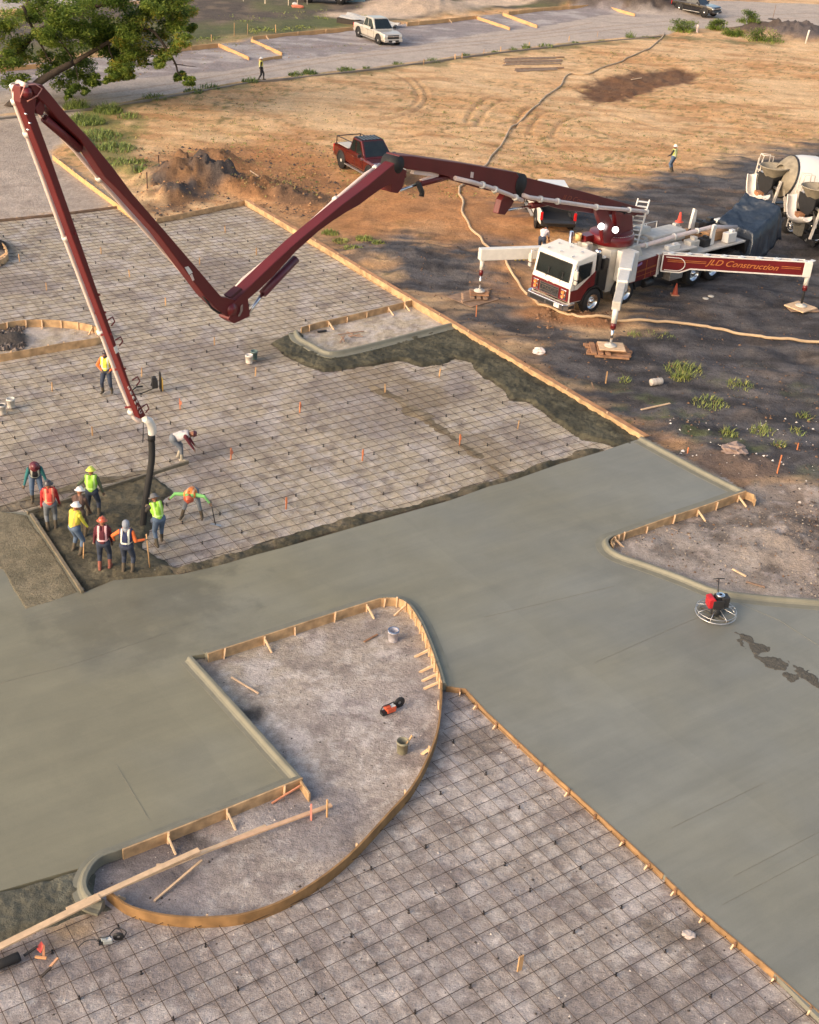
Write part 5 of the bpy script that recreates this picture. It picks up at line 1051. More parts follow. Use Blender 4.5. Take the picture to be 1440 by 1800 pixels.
    for y in (-1, 1):
        mb = MB()
        for x in (-1.15, -.05, wb-.85): mb.box((x, y*(hw+.001), .80),(.012,.01,.62))
        mb.box(((wb-1.0-.7)/2,y*(hw+.001),1.0),(wb-.35,.008,.012)); mb.build('door_seam', BLACKP, root)
        for x in (-.25, .75): m2 = MB(); m2.box((x,y*(hw+.015),1.0),(.20,.03,.035)); m2.build('door_handle', CHROME, root)
        mb = MB(); mb.box((wb-.95,y*(hw+.16),1.24),(.12,.22,.16)); mb.bar((wb-.95,y*hw*.93,1.18),(wb-.95,y*(hw+.12),1.20),.05,.04); mb.build('mirror', BLACKP, root, bevel=.03)
        mb = MB(); mb.box(((wb-1.8)/2+.1,y*(hw+.06),.40),(wheels_base-1.15,.16,.05)); mb.build('side_step', ALU, root)
        for x in (-wb, wb):
            wheel(root, (x,y*(hw-.14),.42), (0,y,0), .42, .27, rimr=.27, rm=rimm)
            m2 = MB(); pr = [(x+math.cos(R(t))*.54, y*(hw-.001), .44+math.sin(R(t))*.54) for t in range(-8,189,14)]+[(x+math.cos(R(t))*.47, y*(hw-.001), .44+math.sin(R(t))*.47) for t in range(188,-9,-14)]; m2.prism(pr, (0,y*.03,0)); m2.build('wheel_arch', BLACKP, root)
            m2 = MB(); m2.lathe([(0,0),(.50,0),(.50,.014),(0,.014)], (x,y*(hw-.012),.44), (0,y,0), 24); m2.build('wheel_well', BLACK, root)
        m2 = MB(); m2.box((fr-.05,y*hw*.70,.86),(.12,.40,.15)); m2.build('headlight', mat('clear_lens', srgb(214,216,214), .15), root, bevel=.03)
        m2 = MB(); m2.box((rl+.02,y*hw*.88,.90),(.08,.15,.40)); m2.build('tail_light', mat('red_lens', srgb(190,30,34), .25), root, bevel=.02)
    mb = MB(); mb.box((fr-.005,0,.80),(.07,W_*.56,.30)); gr = mb.build('grille', BLACKP, root, bevel=.02); mb = MB(); mb.box((fr+.035,0,.85),(.02,W_*.56,.05)); mb.box((fr+.045,0,.85),(.02,.2,.07)); mb.build('grille_bar', CHROME, gr)
    mb = MB(); mb.box((fr+.02,0,.52),(.20,W_*.90,.24)); bp2 = mb.build('bumper', paint, root, bevel=.05); mb = MB(); mb.box((fr+.125,0,.50),(.02,W_*.5,.14)); mb.build('air_intake', BLACKP, bp2); mb = MB(); mb.box((fr+.14,0,.46),(.01,.3,.15)); mb.build('number_plate', WHITE, bp2)
    mb = MB(); mb.box((rl-.08,0,.52),(.18,W_*.9,.18)); mb.build('rear_bumper', BLACKP if bed_open else CHROME, root, bevel=.03)
    mb = MB(); mb.box((.1,0,.38),(wheels_base*.9,W_*.7,.2)); mb.build('underbody', BLACK, root)
    if rack:
        mb = MB()
        for y in (-1, 1): mb.tube([(rl+.1,y*hw*.8,1.15),(rl+.15,y*hw*.8,1.55),(-.8,y*hw*.8,1.60)], .03, 8)
        mb.tube([(rl+.15,-hw*.8,1.55),(rl+.15,hw*.8,1.55)], .03, 8); mb.build('bed_rack', BLACKP, root)
        mb = MB(); mb.box((rl+.9,0,1.17),(1.3,W_*.8,.03)); mb.build('bed_cover', WHITED, root)
    root.scale = (1.04, 1.04, 1.12)
    if roof_rails:
        for k in range(6): m2 = MB(); m2.box(((tp[0][0]+tp[1][0])/2,-hw*.6+k*hw*.24,z1+.045),(tp[1][0]-tp[0][0]-.15,.05,.03)); m2.build('roof_rib', BLACKP, root)
    return root
SILV = mat('silver_paint', srgb(206,198,186), .3, .35, var=.04, coat=.4); BLKP = mat('black_car_paint', srgb(26,25,28), .2, .2, var=.05, coat=.8); BLK_REFL = mat('reflection_tinted_car_paint', srgb(96,26,22), .18, .35, var=.08, coat=1.); WHP = mat('white_car_paint', srgb(228,222,214), .3, var=.04, coat=.5); RDK = mat('deep_red_car_paint', srgb(104,22,26), .25, .2, coat=.8)
pickup('silver crew cab pickup parked on the pale strip by the far road', 'pickup_truck', G2(629,63), G2(670,79), -1, SILV, W_=2.05)
pickup('black pickup parked at the top edge, right of the dark soil mound', 'pickup_truck', G2(1194,23), G2(1237,31), -1, BLKP, W_=1.95, wheels_base=3.3, rimm=CHROME)
a = G(604,297); dd = (G(690,345)-G(604,297)).normalized(); b = a+dd*3.5
pickup('black pickup with a bed rack behind the boom, orange reflection painted in as dark red', 'pickup_truck', (a.x,a.y), (b.x,b.y), -1, BLK_REFL, W_=2.0, wheels_base=3.5, rack=True, roofcol=BLKP, roof_rails=True, rimm=WHITED)  # black body coloured dark red to paint in its orange dusk reflection
a = G(944,400); b = a+Vector((-.10,1,0)).normalized()*3.6
pickup('white work pickup seen from behind with its tailgate down under the boom', 'pickup_truck', (a.x,a.y), (b.x,b.y), 1, WHP, W_=2.05, wheels_base=3.6, bed_open=True)
a = G(598,8); b = a+Vector((-1,-.12,0)).normalized()*3.4
pickup('dark red pickup just showing at the top edge above the grassy ground', 'pickup_truck', (a.x,a.y), (b.x,b.y), 1, RDK, W_=1.95, wheels_base=3.4)

# concrete mixers: seen from behind, backed up to the hopper
GRIME = mat('grimy_steel', srgb(142,132,114), .7, var=.3, vscale=3); DRUMW = mat('drum_white', srgb(232,226,216), .35, var=.05, vscale=.6, coat=.3); MPW = mat('mixer_white', srgb(222,212,200), .45, var=.12, vscale=2)
def mixer(label, p, yaw, num):
    root = empty('concrete_mixer_truck', (p[0], p[1], 0), yaw, label, 'mixer truck', 'mixer trucks backed up to the pump')
    mb = MB()
    for y in (-.42,.42): mb.box((4.6,y,1.0),(8.6,.1,.28))
    mb.box((.7,0,1.0),(.2,.9,.25)); mb.build('chassis', BLACK, root)
    for x in (1.9,3.25,4.6,8.2):
        for s_ in (-1, 1): wheel(root, (x, s_*1.05, .53), (0,s_,0), .53, .32)
    ax = Vector((.955,0,-.13 if False else -.24)).normalized(); c0 = Vector((1.05,0,3.2))
    mb = MB(); mb.lathe([(.55,0),(.72,.05),(.95,.22),(1.18,.46)], c0, ax, 32); mb.build('drum_cone', GRIME, root)
    mb = MB(); mb.lathe([(1.18,.46),(1.38,1.1),(1.52,1.9),(1.52,3.9),(1.2,4.9),(.6,5.6),(0,5.65)], c0, ax, 36); dr = mb.build('drum', DRUMW, root)
    mb = MB(); mb.lathe([(1.18,.44),(1.225,.46),(1.24,.54),(1.21,.56)], c0, ax, 32); mb.build('drum_ring', BLACKP, root)
    q0 = c0+ax*2.5; mb = MB(); mb.box(q0+Vector((-.6,-1.50,.25)), (.8,.05,.5)); mb.build('decal', mat('purple_decal', srgb(120,70,110), .5, var=.5, vscale=6), dr)
    # charge hopper: open funnel
    mb = MB(); mb.lathe([(.20,2.6),(.34,2.9),(.84,3.62),(.89,3.66),(.84,3.69),(.79,3.63),(.30,2.95),(.16,2.65)], (.75,0,0), n=20); mb.build('charge_hopper', GRIME, root)
    mb = MB(); mb.prism([(.35,-.62,3.1),(.95,-.62,3.25),(.70,-.2,2.35),(.5,-.2,2.3)], (0,.04,0)); mb.prism([(.35,.58,3.1),(.95,.58,3.25),(.70,.2,2.35),(.5,.2,2.3)], (0,.04,0)); mb.box((.85,0,2.75),(.05,1.0,.8)); mb.build('hopper_side', BLACKP, root)
    mb = MB(); mb.prism([(.28,-.92,3.15),(.28,.92,3.15),(.28,.85,2.60),(.28,.40,2.18),(.28,-.40,2.18),(.28,-.85,2.60)], (.05,0,0)); mb.build('dark_backing_panel', BLACK, root)  # added black background panel that makes the dark V under the hopper
    # discharge funnel + chute (half round trough)
    tr_ = []; P_ = [Vector((.0,1.05,2.95)),Vector((-.10,.75,2.35)),Vector((-.2,.25,2.02)),Vector((-.18,-.45,2.08)),Vector((-.05,-1.05,2.32))]
    mb = MB(); pts = smooth_path(P_, 5); prev = None; rr = .30; K = 9; vs = []
    for i, p_ in enumerate(pts):
        d = (pts[min(i+1,len(pts)-1)]-pts[max(i-1,0)]).normalized(); side = Vector((1,0,0)); up = side.cross(d); up = -up if up.z < 0 else up
        for k in range(K): t = R(180+k*180/(K-1)); vs.append(p_+side*math.cos(t)*rr+up*math.sin(t)*rr)
    mb.add(vs, [(i*K+k, i*K+k+1, (i+1)*K+k+1, (i+1)*K+k) for i in range(len(pts)-1) for k in range(K-1)], 0, True); o_ = mb.build('chute', MPW, root, fixn=False); s2_ = o_.modifiers.new('s','SOLIDIFY'); s2_.thickness = .05
    mb = MB(); mb.prism([(.0,-.45,1.75),(.0,.45,1.75),(.05,.30,1.0),(.05,-.30,1.0)], (.25,0,0)); mb.build('lower_chute', GRIME, root)
    mb = MB(); mb.box((.2,.25,1.9),(.35,.5,.5)); mb.build('rusty_chute_end', mat('rusty_pan', srgb(170,120,84), .7, var=.3), root)
    mb = MB()
    for y in (-.72,.72): mb.bar((.55,y,.95),(.9,y,3.0),.12,.12); mb.bar((1.6,y,1.1),(1.2,y,2.6),.12,.12)
    mb.box((.8,0,2.55),(.14,1.5,.12)); mb.build('rear_pedestal', MPW, root)
    mb = MB(); y0 = 1.02
    for y in (y0-.0, y0+.42): mb.bar((.25,y,1.0),(.45,y,3.75),.06,.06)
    for k in range(9): mb.bar((.26+.2*k/9,y0,1.25+k*.27),(.26+.2*k/9,y0+.42,1.25+k*.27),.05,.03)
    for y in (y0-.0, y0+.42): mb.tube([(.45,y,3.7),(.5,y,4.0),(1.1,y,3.95),(1.1,y,3.0)], .028, 6)
    mb.box((.78,y0+.2,3.0),(.6,.5,.04)); mb.tube([(.5,y0,3.98),(.5,y0+.42,3.98)], .028, 6); mb.build('ladder', MPW, root)
    mb = MB(); mb.box((.2,y0+.3,2.3),(.35,.35,.28)); mb.build('control_box', WHITE, root, bevel=.04)
    for s_ in (-1, 1): mb = MB(); mb.box((3.2,s_*1.05,1.25),(3.8,.42,.05)); mb.build('mudguard', BLACKP, root)
    mb = MB(); mb.box((.55,-.1,.85),(.12,2.3,.25)); mb.build('rear_bumper', BLACK, root)
    text_on('lettering', num, (Matrix.Translation(Vector((p[0],p[1],0))) @ Matrix.Rotation(yaw,4,'Z')) @ Vector((.48,-.35,.78)), Matrix.Rotation(yaw,3,'Z') @ Vector((0,-1,0)), (0,0,1), .2, WHITE, root)
    mb = MB(); mb.prism([(7.6,-1.2,.7),(9.4,-1.2,.7),(9.4,-1.2,1.6),(9.2,-1.2,2.7),(7.6,-1.2,2.75)], (0,2.4,0)); cb = mb.build('cab', WHITE, root, bevel=.06)
    mb = MB(); mb.prism([(9.42,-1.0,1.7),(9.42,1.0,1.7),(9.24,1.0,2.55),(9.24,-1.0,2.55)], (.02,0,0)); mb.build('windscreen', GLASS, cb)
    for s_ in (-1, 1): mb = MB(); mb.box((8.6,s_*1.205,2.1),(1.0,.02,.6)); mb.build('side_window', GLASS, cb)
    mb = MB(); mb.box((9.5,0,.75),(.2,2.4,.35)); mb.build('bumper', CHROME, root)
    return root
q = G(1362,297,3.5); yw = R(14); mixer('concrete mixer truck with a white drum just beyond the blue tarp', (q.x-.75*math.cos(yw), q.y-.75*math.sin(yw)), yw, '58')
q = G(1436,333,3.5); mixer('second concrete mixer truck, mostly out of frame at the right edge below the first drum', (q.x-.75*math.cos(yw), q.y-.75*math.sin(yw)), yw, '63')

# ================================================================ LOOSE THINGS
def onz(u, v, z=0.): return G(u, v, z)
# screed boards lying in the fresh concrete
def board(p, q, w_, t, label, m, name='board', z=None, cat='board', grp=None):
    mb = MB(); mb.bar(p, q, w_, t); o = center_origin(mb.build(name, m, None, False, .004)); return tag(o, label, cat, grp)
SCB = mat('screed_metal', srgb(120,110,92), .5, var=.3, vscale=5)
board(G(48,901,.24), G(331,812,.16), .09, .12, 'long muddy screed board running from the teal worker up to the bent worker', SCB, 'screed_board')
board(G(55,904,.24), G(145,1040,.22), .09, .10, 'muddy screed board running down from the corner to the slab edge', SCB, 'screed_board')
board(G(-60,1694,.36), G(175,1577,.42), .16, .045, 'long pale board at lower left whose end leaves the frame', WOOD2)
board(G(118,1600,.40), G(350,1494,.42), .14, .045, 'thick pale board leaning over the bend of the curb, in the middle of the row', WOOD2)
board(G(225,1553,.40), G(468,1452,.14), .10, .045, 'pale board lying on top of the longest board, inside the half leaf island', WOOD2)
board(G(330,1507,.26), G(583,1415,.10), .11, .045, 'slender pale board reaching furthest right across the half leaf island', mat('pink_timber', srgb(216,176,140), .75, var=.15))
board(G(271,1584,.03), G(355,1512,.16), .05, .04, 'short lath leaning under the long pale boards', WOOD2, 'lath')
board(G(275,1521,.05), G(310,1518,.05), .06, .04, 'short broken lath lying behind the long pale boards', WOOD2, 'lath')
board(G(478,1412,.04), G(528,1381,.22), .04, .04, 'red tipped lath leaning under the slab corner form', mat('red_tip', srgb(206,140,108), .7), 'lath')
board(G(407,1190,.04), G(455,1219,.04), .05, .03, 'thin lath lying near the straight side of the half leaf island', WOOD2, 'lath')
board(G(640,1128,.04), G(664,1115,.05), .06, .03, 'short two tone lath near the blue rimmed bucket', WOODD, 'lath')
board(G(1180,930,.05), G(1213,944,.05), .08, .04, 'split lath lying under the bay form at right', WOOD2, 'lath')
board(G(1118,957,.04), G(1155,951,.05), .04, .03, 'thin lath lying in the point of the right bay', WOOD2, 'lath')
board(G(1288,1000,.08), G(1312,1013,.08), .06, .04, 'thin lath at the edge of the curb in the right bay', WOOD2, 'lath')
board(G(1312,1022,.08), G(1345,1032,.08), .08, .04, 'weathered lath beside the curb in the right bay', WOODG, 'lath')
board(G(1127,720,.06), G(1178,709,.10), .08, .04, 'pale lath lying on the dark soil below the white barrel', WOOD2, 'lath')
board(G(1166,741,.06), G(1177,731,.10), .04, .03, 'short lath on the dark soil among the litter', WOODD, 'lath')
board(G(1176,748,.06), G(1192,741,.08), .04, .03, 'red and white lath among the litter on the dark soil', mat('red_lath', srgb(190,90,80), .7), 'lath')
board(G(1044,682,.05), G(1040,672,.28), .05, .05, 'broken stub of timber sticking out beside the long form', WOODG, 'lath')
board(G(1110,140,.02), G(1128,137,.02), .12, .04, 'pale lath lying in the brown dug patch', WOOD2, 'lath')
board(G(440,300,.3), G(474,323,.1), .06, .05, 'pale lath lying on the orange dirt above the far bay corner', WOOD2, 'lath')
for k, (a, b, c_) in enumerate((((595,588),(640,582),(150,120,98)),((610,583),(622,588),(222,190,150)),((612,590),(638,591),(222,190,150)),((598,602),(606,590),(220,150,120)),((600,591),(606,600),(222,190,150)),((615,592),(634,587),(200,165,125)))):
    board(G(*a,.05), G(*b,.07+.02*k), .05, .03, 'scrap lath in the little heap inside the small pocket', mat('lath_%d' % k if False else 'lath_scrap', srgb(*c_), .75), 'lath', grp='scrap laths in the small pocket')
board(G(558,583,.06), G(574,581,.06), .12, .05, 'black rag or strip lying against the pocket form', BLACKP, 'strip')
# lumber pile on the field
for k in range(9):
    v0 = 103+k*2.2; a = G(886+random.uniform(-3,8)+(18 if k > 5 else 0), v0+(5 if k > 5 else 0), .05); b = G(984+random.uniform(-8,8), v0-4+random.uniform(0,2)+(5 if k > 5 else 0), .08)
    board(a, b, .14, .09, 'long grey board in the loose pile on the sandy field', mat('grey_plank', srgb(150,134,120), .85, var=.2) if k % 3 else WOODG, 'timber_plank', grp='boards piled on the sandy field', cat='timber')
# wooden grade stakes
def stake(u, v, hh, m, label, grp=None, z=.0, w_=.045, cross=False):
    b = G(u, v, z); root = empty('grade_stake', b, random.uniform(0,3), label, 'stake', grp); mb = MB(); t = Vector((random.uniform(-.03,.03), random.uniform(-.02,.02), hh)); mb.bar((0,0,-.05), t, w_, .03); mb.build('peg', m, root)
    if cross: mb = MB(); mb.prism([(-.03,-.03,hh*.85),(.07,-.03,hh*.8),(.08,-.03,hh*.55),(.01,-.03,hh*.4),(-.04,-.03,hh*.55)], (0,.01,0)); mb.build('ribbon', REDR, root)
REDR = mat('orange_ribbon', srgb(196,120,92), .7, var=.2); STK = mat('stake_wood', srgb(200,158,112), .75, var=.2)
for u, v in ((228,487),(351,466),(396,409),(451,448),(291,537),(377,607),(249,662),(449,661),(35,460),(82,511),(178,447),(92,688),(163,766),(677,691),(772,663),(910,754)):
    stake(u, v, .38, STK, 'plain wooden grade stake standing in the upper rebar mat', 'plain stakes in the upper rebar mat')
for u, v in ((527,726),(406,808),(637,810),(503,895),(317,720),(808,783)):
    stake(u, v, .46, mat('orange_stake', srgb(206,126,82), .7), 'orange grade stake with a ribbon standing in the upper rebar mat', 'orange stakes in the upper rebar mat', cross=True)
stake(913,1706,.42,STK,'wide wooden stake standing alone in the lower rebar mat',None,.0,.12)
stake(547,1442,.5,mat('pink_stake', srgb(220,140,124), .7),'pink topped stake beside the slender pale board',None)
stake(575,1436,.55,STK,'thin plain stake right of the pink topped one in the half leaf island',None)
stake(837,555,.5,mat('orange_stake', (1,1,1)),'short orange stake in the dark soil below the far outrigger foot',None)
stake(1065,672,.5,STK,'wooden stake in the dark soil beside the long form, below the near outrigger pad',None)
stake(1365,836,.85,mat('orange_stake', (1,1,1)),'tall stake in the dark soil right of the slab corner',None)
stake(1401,793,.35,mat('orange_stake', (1,1,1)),'short stake beside grass near the right edge',None)
stake(1209,795,.2,mat('orange_stake', (1,1,1)),'stub of a stake just behind the right curb',None)
stake(918,655-140,.0+.45,STK,'stake behind the front bumper of the pump truck',None) if False else None
for u, v, hh in ((259,330,.9),(280,293,.7),(435,60,.9),(372,73,.6),(412,64,1.2),(485,57,.7)): stake(u, v, hh, mat('dark_post', srgb(70,50,44), .8) if u < 300 else STK, 'dark post in the dirt left of the mound' if u < 300 else 'stake at the far form beyond the road', 'posts by the mound' if u < 300 else 'stakes at the far form', hz(G(u,v).x, G(u,v).y), .07)
for u, v in ((428,3),(466,7),(507,10),(523,10),(540,9)): stake(u, v, 1.3, mat('pale_stake', srgb(196,180,160), .8), 'pale survey stake in the grassy ground at the top edge', 'survey stakes at the top edge', 0, .10)
for u in (745,800,812,850,880,930,1000,1050): stake(u, 114-(u-745)*.163, .5, STK, 'small stake along the kerb of the far road', 'stakes along the road kerb', .0, .08)
# buckets
def bucket(u, v, col, label, rim=None, handle=False, z=0., fill=None, tilt=0, h_=.37, r_=.15):
    root = empty('bucket', G(u, v, z), 0, label, 'bucket'); mb = MB(); mb.lathe([(0,0),(r_*.86,0),(r_*.9,.02),(r_,h_-.06),(r_+.012,h_-.06),(r_+.012,h_-.04),(r_,h_-.04),(r_+.004,h_),(r_-.006,h_),(r_*.85,.03),(0,.03)], n=24); mb.build('pail', mat('bucket_'+label.split()[0], srgb(*col), .6, var=.25, vscale=12), root)
    if rim: mb = MB(); mb.lathe([(r_+.008,h_-.03),(r_+.014,h_+.005),(r_-.008,h_+.005),(r_-.006,h_-.03)], n=24); mb.build('rim', mat('blue_rim', srgb(96,116,150), .5), root)
    mb = MB(); mb.lathe([(0,h_*(fill or .3)),(r_*.93,h_*(fill or .3))], n=20); mb.build('contents', mat('dark_contents', srgb(60,64,66) if not fill else srgb(130,104,76), .6), root)
    mb = MB(); mb.tube([(r_*math.cos(R(t)), r_*.6*math.sin(R(t))-.06, h_-.05-.1*abs(math.sin(R(t)))) for t in range(0,181,20)], .006, 6); mb.build('handle', CHROME, root)
    if handle: mb = MB(); mb.bar((.03,0,.1),(.22,.12,.46),.04,.03); mb.build('stick', STK, root)
bucket(691,1126,(176,172,178),'grey white bucket with a blue rim near the nose of the half leaf island',True)
bucket(707,1322,(128,124,104),'olive cement stained bucket with a wooden stick near the curved ply form',handle=True)
bucket(20,716,(206,202,194),'white bucket near the left edge, the right one of two',z=.05)
bucket(4,727,(198,192,182),'light brown filled bucket cut by the left edge',z=.05,fill=.9)
bucket(438,638,(222,214,204),'pale bucket on the rebar left of the small pocket',z=.05)
bucket(447,631,(96,116,112),'teal grey bucket standing behind the pale one by the small pocket',z=.05,r_=.14)
# vibrator backpack on the mat
root = empty('concrete_vibrator', G(278,686,.07), R(20), 'black backpack concrete vibrator with a yellow frame standing on the rebar', 'vibrator')
mb = MB(); mb.box((-.12,0,.30),(.22,.26,.34)); mb.box((-.14,0,.52),(.16,.2,.12)); mb.tube([(-.25,0,.2),(-.12,0,.62)],.05,8); mb.build('motor', BLACKP, root, bevel=.03)
mb = MB(); mb.tube([(.10,-.12,0),(.10,-.12,.66),(.10,-.06,.74),(.10,.06,.74),(.10,.12,.66),(.10,.12,0)],.03,8); mb.build('frame', BLACK, root)
mb = MB(); mb.tube([(.17,-.12,0),(.17,-.12,.5),(.17,.12,.5),(.17,.12,0)],.022,8); mb.build('yellow_frame', mat('yellow_frame', srgb(196,160,74), .5), root)
g0 = G(278,686,.07); mb = MB(); mb.tube(smooth_path([G(272,682,.12),G(262,686,.1),G(250,691,.08),G(238,693,.08),G(230,690,.08),G(240,680,.09)],4),.022,6); mb.tube([G(240,680,.09),G(251,679,.09)],.035,8); o = mb.build('vibrator_hose', BLACK, None); tag(center_origin(o), 'black vibrator hose with its poker head lying on the rebar beside the boom tip', 'hose')
# ride trowel
root = empty('power_trowel', G(1257,1082,SLZ+.002), R(10), 'walk behind power trowel with a ring guard and red engine on the smooth slab', 'power trowel')
mb = MB(); mb.tube([(.60*math.cos(R(t)), .60*math.sin(R(t)), .10) for t in range(0,361,12)], .022, 8); gd = mb.build('ring_guard', ALU, root)
mb = MB(); mb.tube([(.60*math.cos(R(t)), .60*math.sin(R(t)), .22) for t in range(0,361,15)], .012, 6)
for k in range(8): q = R(k*45+10); mb.tube([(.60*math.cos(q),.60*math.sin(q),.10),(.60*math.cos(q),.60*math.sin(q),.22),(.2*math.cos(q),.2*math.sin(q),.32)], .013, 6)
mb.build('guard_spokes', ALU, gd)
for k in range(4): q = R(k*90+35); rot = Matrix.Rotation(q,3,'Z') @ Matrix.Rotation(R(6),3,'X'); mb = MB(); mb.box(rot @ Vector((.34,0,.02)), (.40,.16,.008), rot); mb.bar(rot @ Vector((.05,0,.08)), rot @ Vector((.5,0,.04)), .03,.03); mb.build('blade', mat('trowel_blade', srgb(120,116,108), .4, .5), root)
mb = MB(); mb.lathe([(0,.06),(.14,.06),(.16,.12),(.14,.30),(.08,.34),(0,.34)], n=16); mb.build('gearbox', BLACKP, root)
mb = MB(); mb.box((-.02,.02,.47),(.38,.36,.30)); mb.box((.20,.02,.52),(.24,.30,.36)); mb.box((0,.2,.3),(.3,.2,.2)); mb.tube([(.16,-.14,.5),(.16,.2,.5)],.10,10); mb.box((.05,.05,.66),(.3,.22,.1)); mb.build('engine', BLACKP, root, bevel=.03)
mb = MB(); mb.prism([(-.32,-.15,.34),(-.14,-.15,.34),(-.10,-.15,.62),(-.18,-.15,.70),(-.34,-.15,.66)], (0,.34,0)); mb.build('fuel_tank', mat('trowel_red', srgb(176,34,40), .4, coat=.3), root, bevel=.03)
mb = MB(); mb.lathe([(.05,.70),(.13,.70),(.14,.73),(.12,.75),(.05,.74)], (.05,.03,0), n=16); mb.build('pull_start', CHROME, root)
mb = MB(); mb.tube([(.02,.10,.5),(.08,.35,.80),(.12,.50,1.0)], .02, 8); mb.tube([(-.06,.50,.98),(.12,.50,1.0),(.30,.50,.98)], .016, 8); mb.build('handle', BLACKP, root)
# cut-off saw, small tools
def saw(u, v, yaw, label, red=True, z=0.):
    root = empty('cut_off_saw' if red else 'circular_saw', G(u, v, z), yaw, label, 'saw'); root.scale = (.9,.9,.9) if red else (.6,.6,.6); m_ = mat('saw_orange', srgb(206,92,60), .5) if red else mat('saw_silver', srgb(190,196,196), .35, .5)
    mb = MB(); mb.box((0,0,.13),(.32,.2,.18)); mb.box((-.12,0,.24),(.2,.16,.1)); mb.build('motor', m_, root, bevel=.03)
    mb = MB(); mb.lathe([(0,-.01),(.17,-.01),(.17,.01),(0,.01)], (.36,.08,.17), (0,1,0), 24); mb.build('blade', ALU, root)
    mb = MB(); mb.lathe([(.05,-.02),(.185,-.02),(.185,.02),(.05,.02)], (.36,.08,.17), (0,1,0), 12); mb.tube([(-.26,0,.1),(-.34,0,.2),(-.26,0,.32),(-.06,0,.32),(.1,.0,.34),(.14,.0,.1)], .02, 8); mb.box((-.2,0,.07),(.22,.16,.1)); mb.build('handle', BLACKP, root)
    mb = MB(); mb.box((.05,0,.235),(.18,.14,.03)); mb.build('cover', WHITE, root, bevel=.01)
saw(686,1252,R(35),'orange and white cut off saw lying on the ground in the half leaf island')
saw(190,1658,R(15),'silver circular saw with a looped cord lying on the lower rebar',False,.08)
mb = MB(); mb.tube(smooth_path([G(200,1655,.2),G(192,1646,.1),G(205,1632,.09),G(222,1638,.09),G(214,1652,.09)],4),.012,6); mb.tube(smooth_path([G(178,1652,.1),G(160,1652,.09),G(148,1656,.09),G(137,1666,.09)],4),.010,6); tag(center_origin(mb.build('extension_cord', BLACKP)), 'thin black power cord curled beside the circular saw', 'cord')
for L_, c_, nm, lb in (([(62,1682),(82,1684)],(206,150,104),'lath','orange lath in the small pile of tools at lower left'),([(77,1682),(77,1662)],(206,140,100),'lath','upright orange lath in the small pile of tools at lower left'),([(88,1700),(102,1684)],(214,160,120),'lath','loose two tone lath right of the small pile of tools'),([(42,1680),(66,1664)],(60,56,54),'chisel','dark chisel with a red grip in the small pile of tools'),([(72,1718),(90,1700)],(70,60,52),'hammer_handle','dark handle lying below the loose lath')):
    board(G(*L_[0],.09), G(*L_[1],.13), .05, .04, lb, mat(nm+lb.split()[0], srgb(*c_), .7), nm, cat='tool')
mb = MB(); mb.prism([G(64,1668,.10), G(73,1656,.10), G(78,1664,.12), G(72,1676,.10)], (0,0,.03)); tag(center_origin(mb.build('red_rag', mat('red_plastic', srgb(206,84,74), .6))), 'red plastic scrap in the small pile of tools at lower left', 'scrap')
mb = MB(); mb.tube([G(-20,1703,.14), G(8,1692,.14), G(30,1683,.14), G(34,1681,.14)], [.10,.10,.11,.10], 14); tag(center_origin(mb.build('rubber_hose', BLACK)), 'end of a thick black rubber hose coming in at the lower left edge', 'hose')
# hand tools held or planted
def pole(a, b, r_, label, m=STK, head=None, nm='rake'):
    root = empty(nm, b, 0, label, nm); mb = MB(); mb.tube([a, b], r_, 8); mb.build('handle', m, root, True)
    if head: c0 = Vector(b); mb = MB(); mb.bar(c0+Vector(head[0]), c0+Vector(head[1]), .10, .02); mb.build('head', ALU, root, True)
q = G(225,1006,.12); pole((q.x+.58, q.y+.14, 1.42), (q.x+.60, q.y+.30, .12), .022, 'upright wooden rake handle held by the worker in the grey hood', STK, ((-.25,.1,.0),(.25,-.1,0)))
q = G(136,972,.10); pole((q.x+.20, q.y+.34, 1.15), (q.x+.28, q.y-.35, .12), .020, 'wooden shovel handle held by the worker in the yellow vest', STK, ((-.1,.0,-.03),(.05,.15,0)), 'shovel')
q = G(338,910,.05); pole((q.x+.66, q.y-.24, .86), (q.x+.82, q.y-.36, .06), .018, 'dark handled rake held by the worker with green sleeves', BLACKP, ((-.18,.05,0),(.18,-.05,0)))
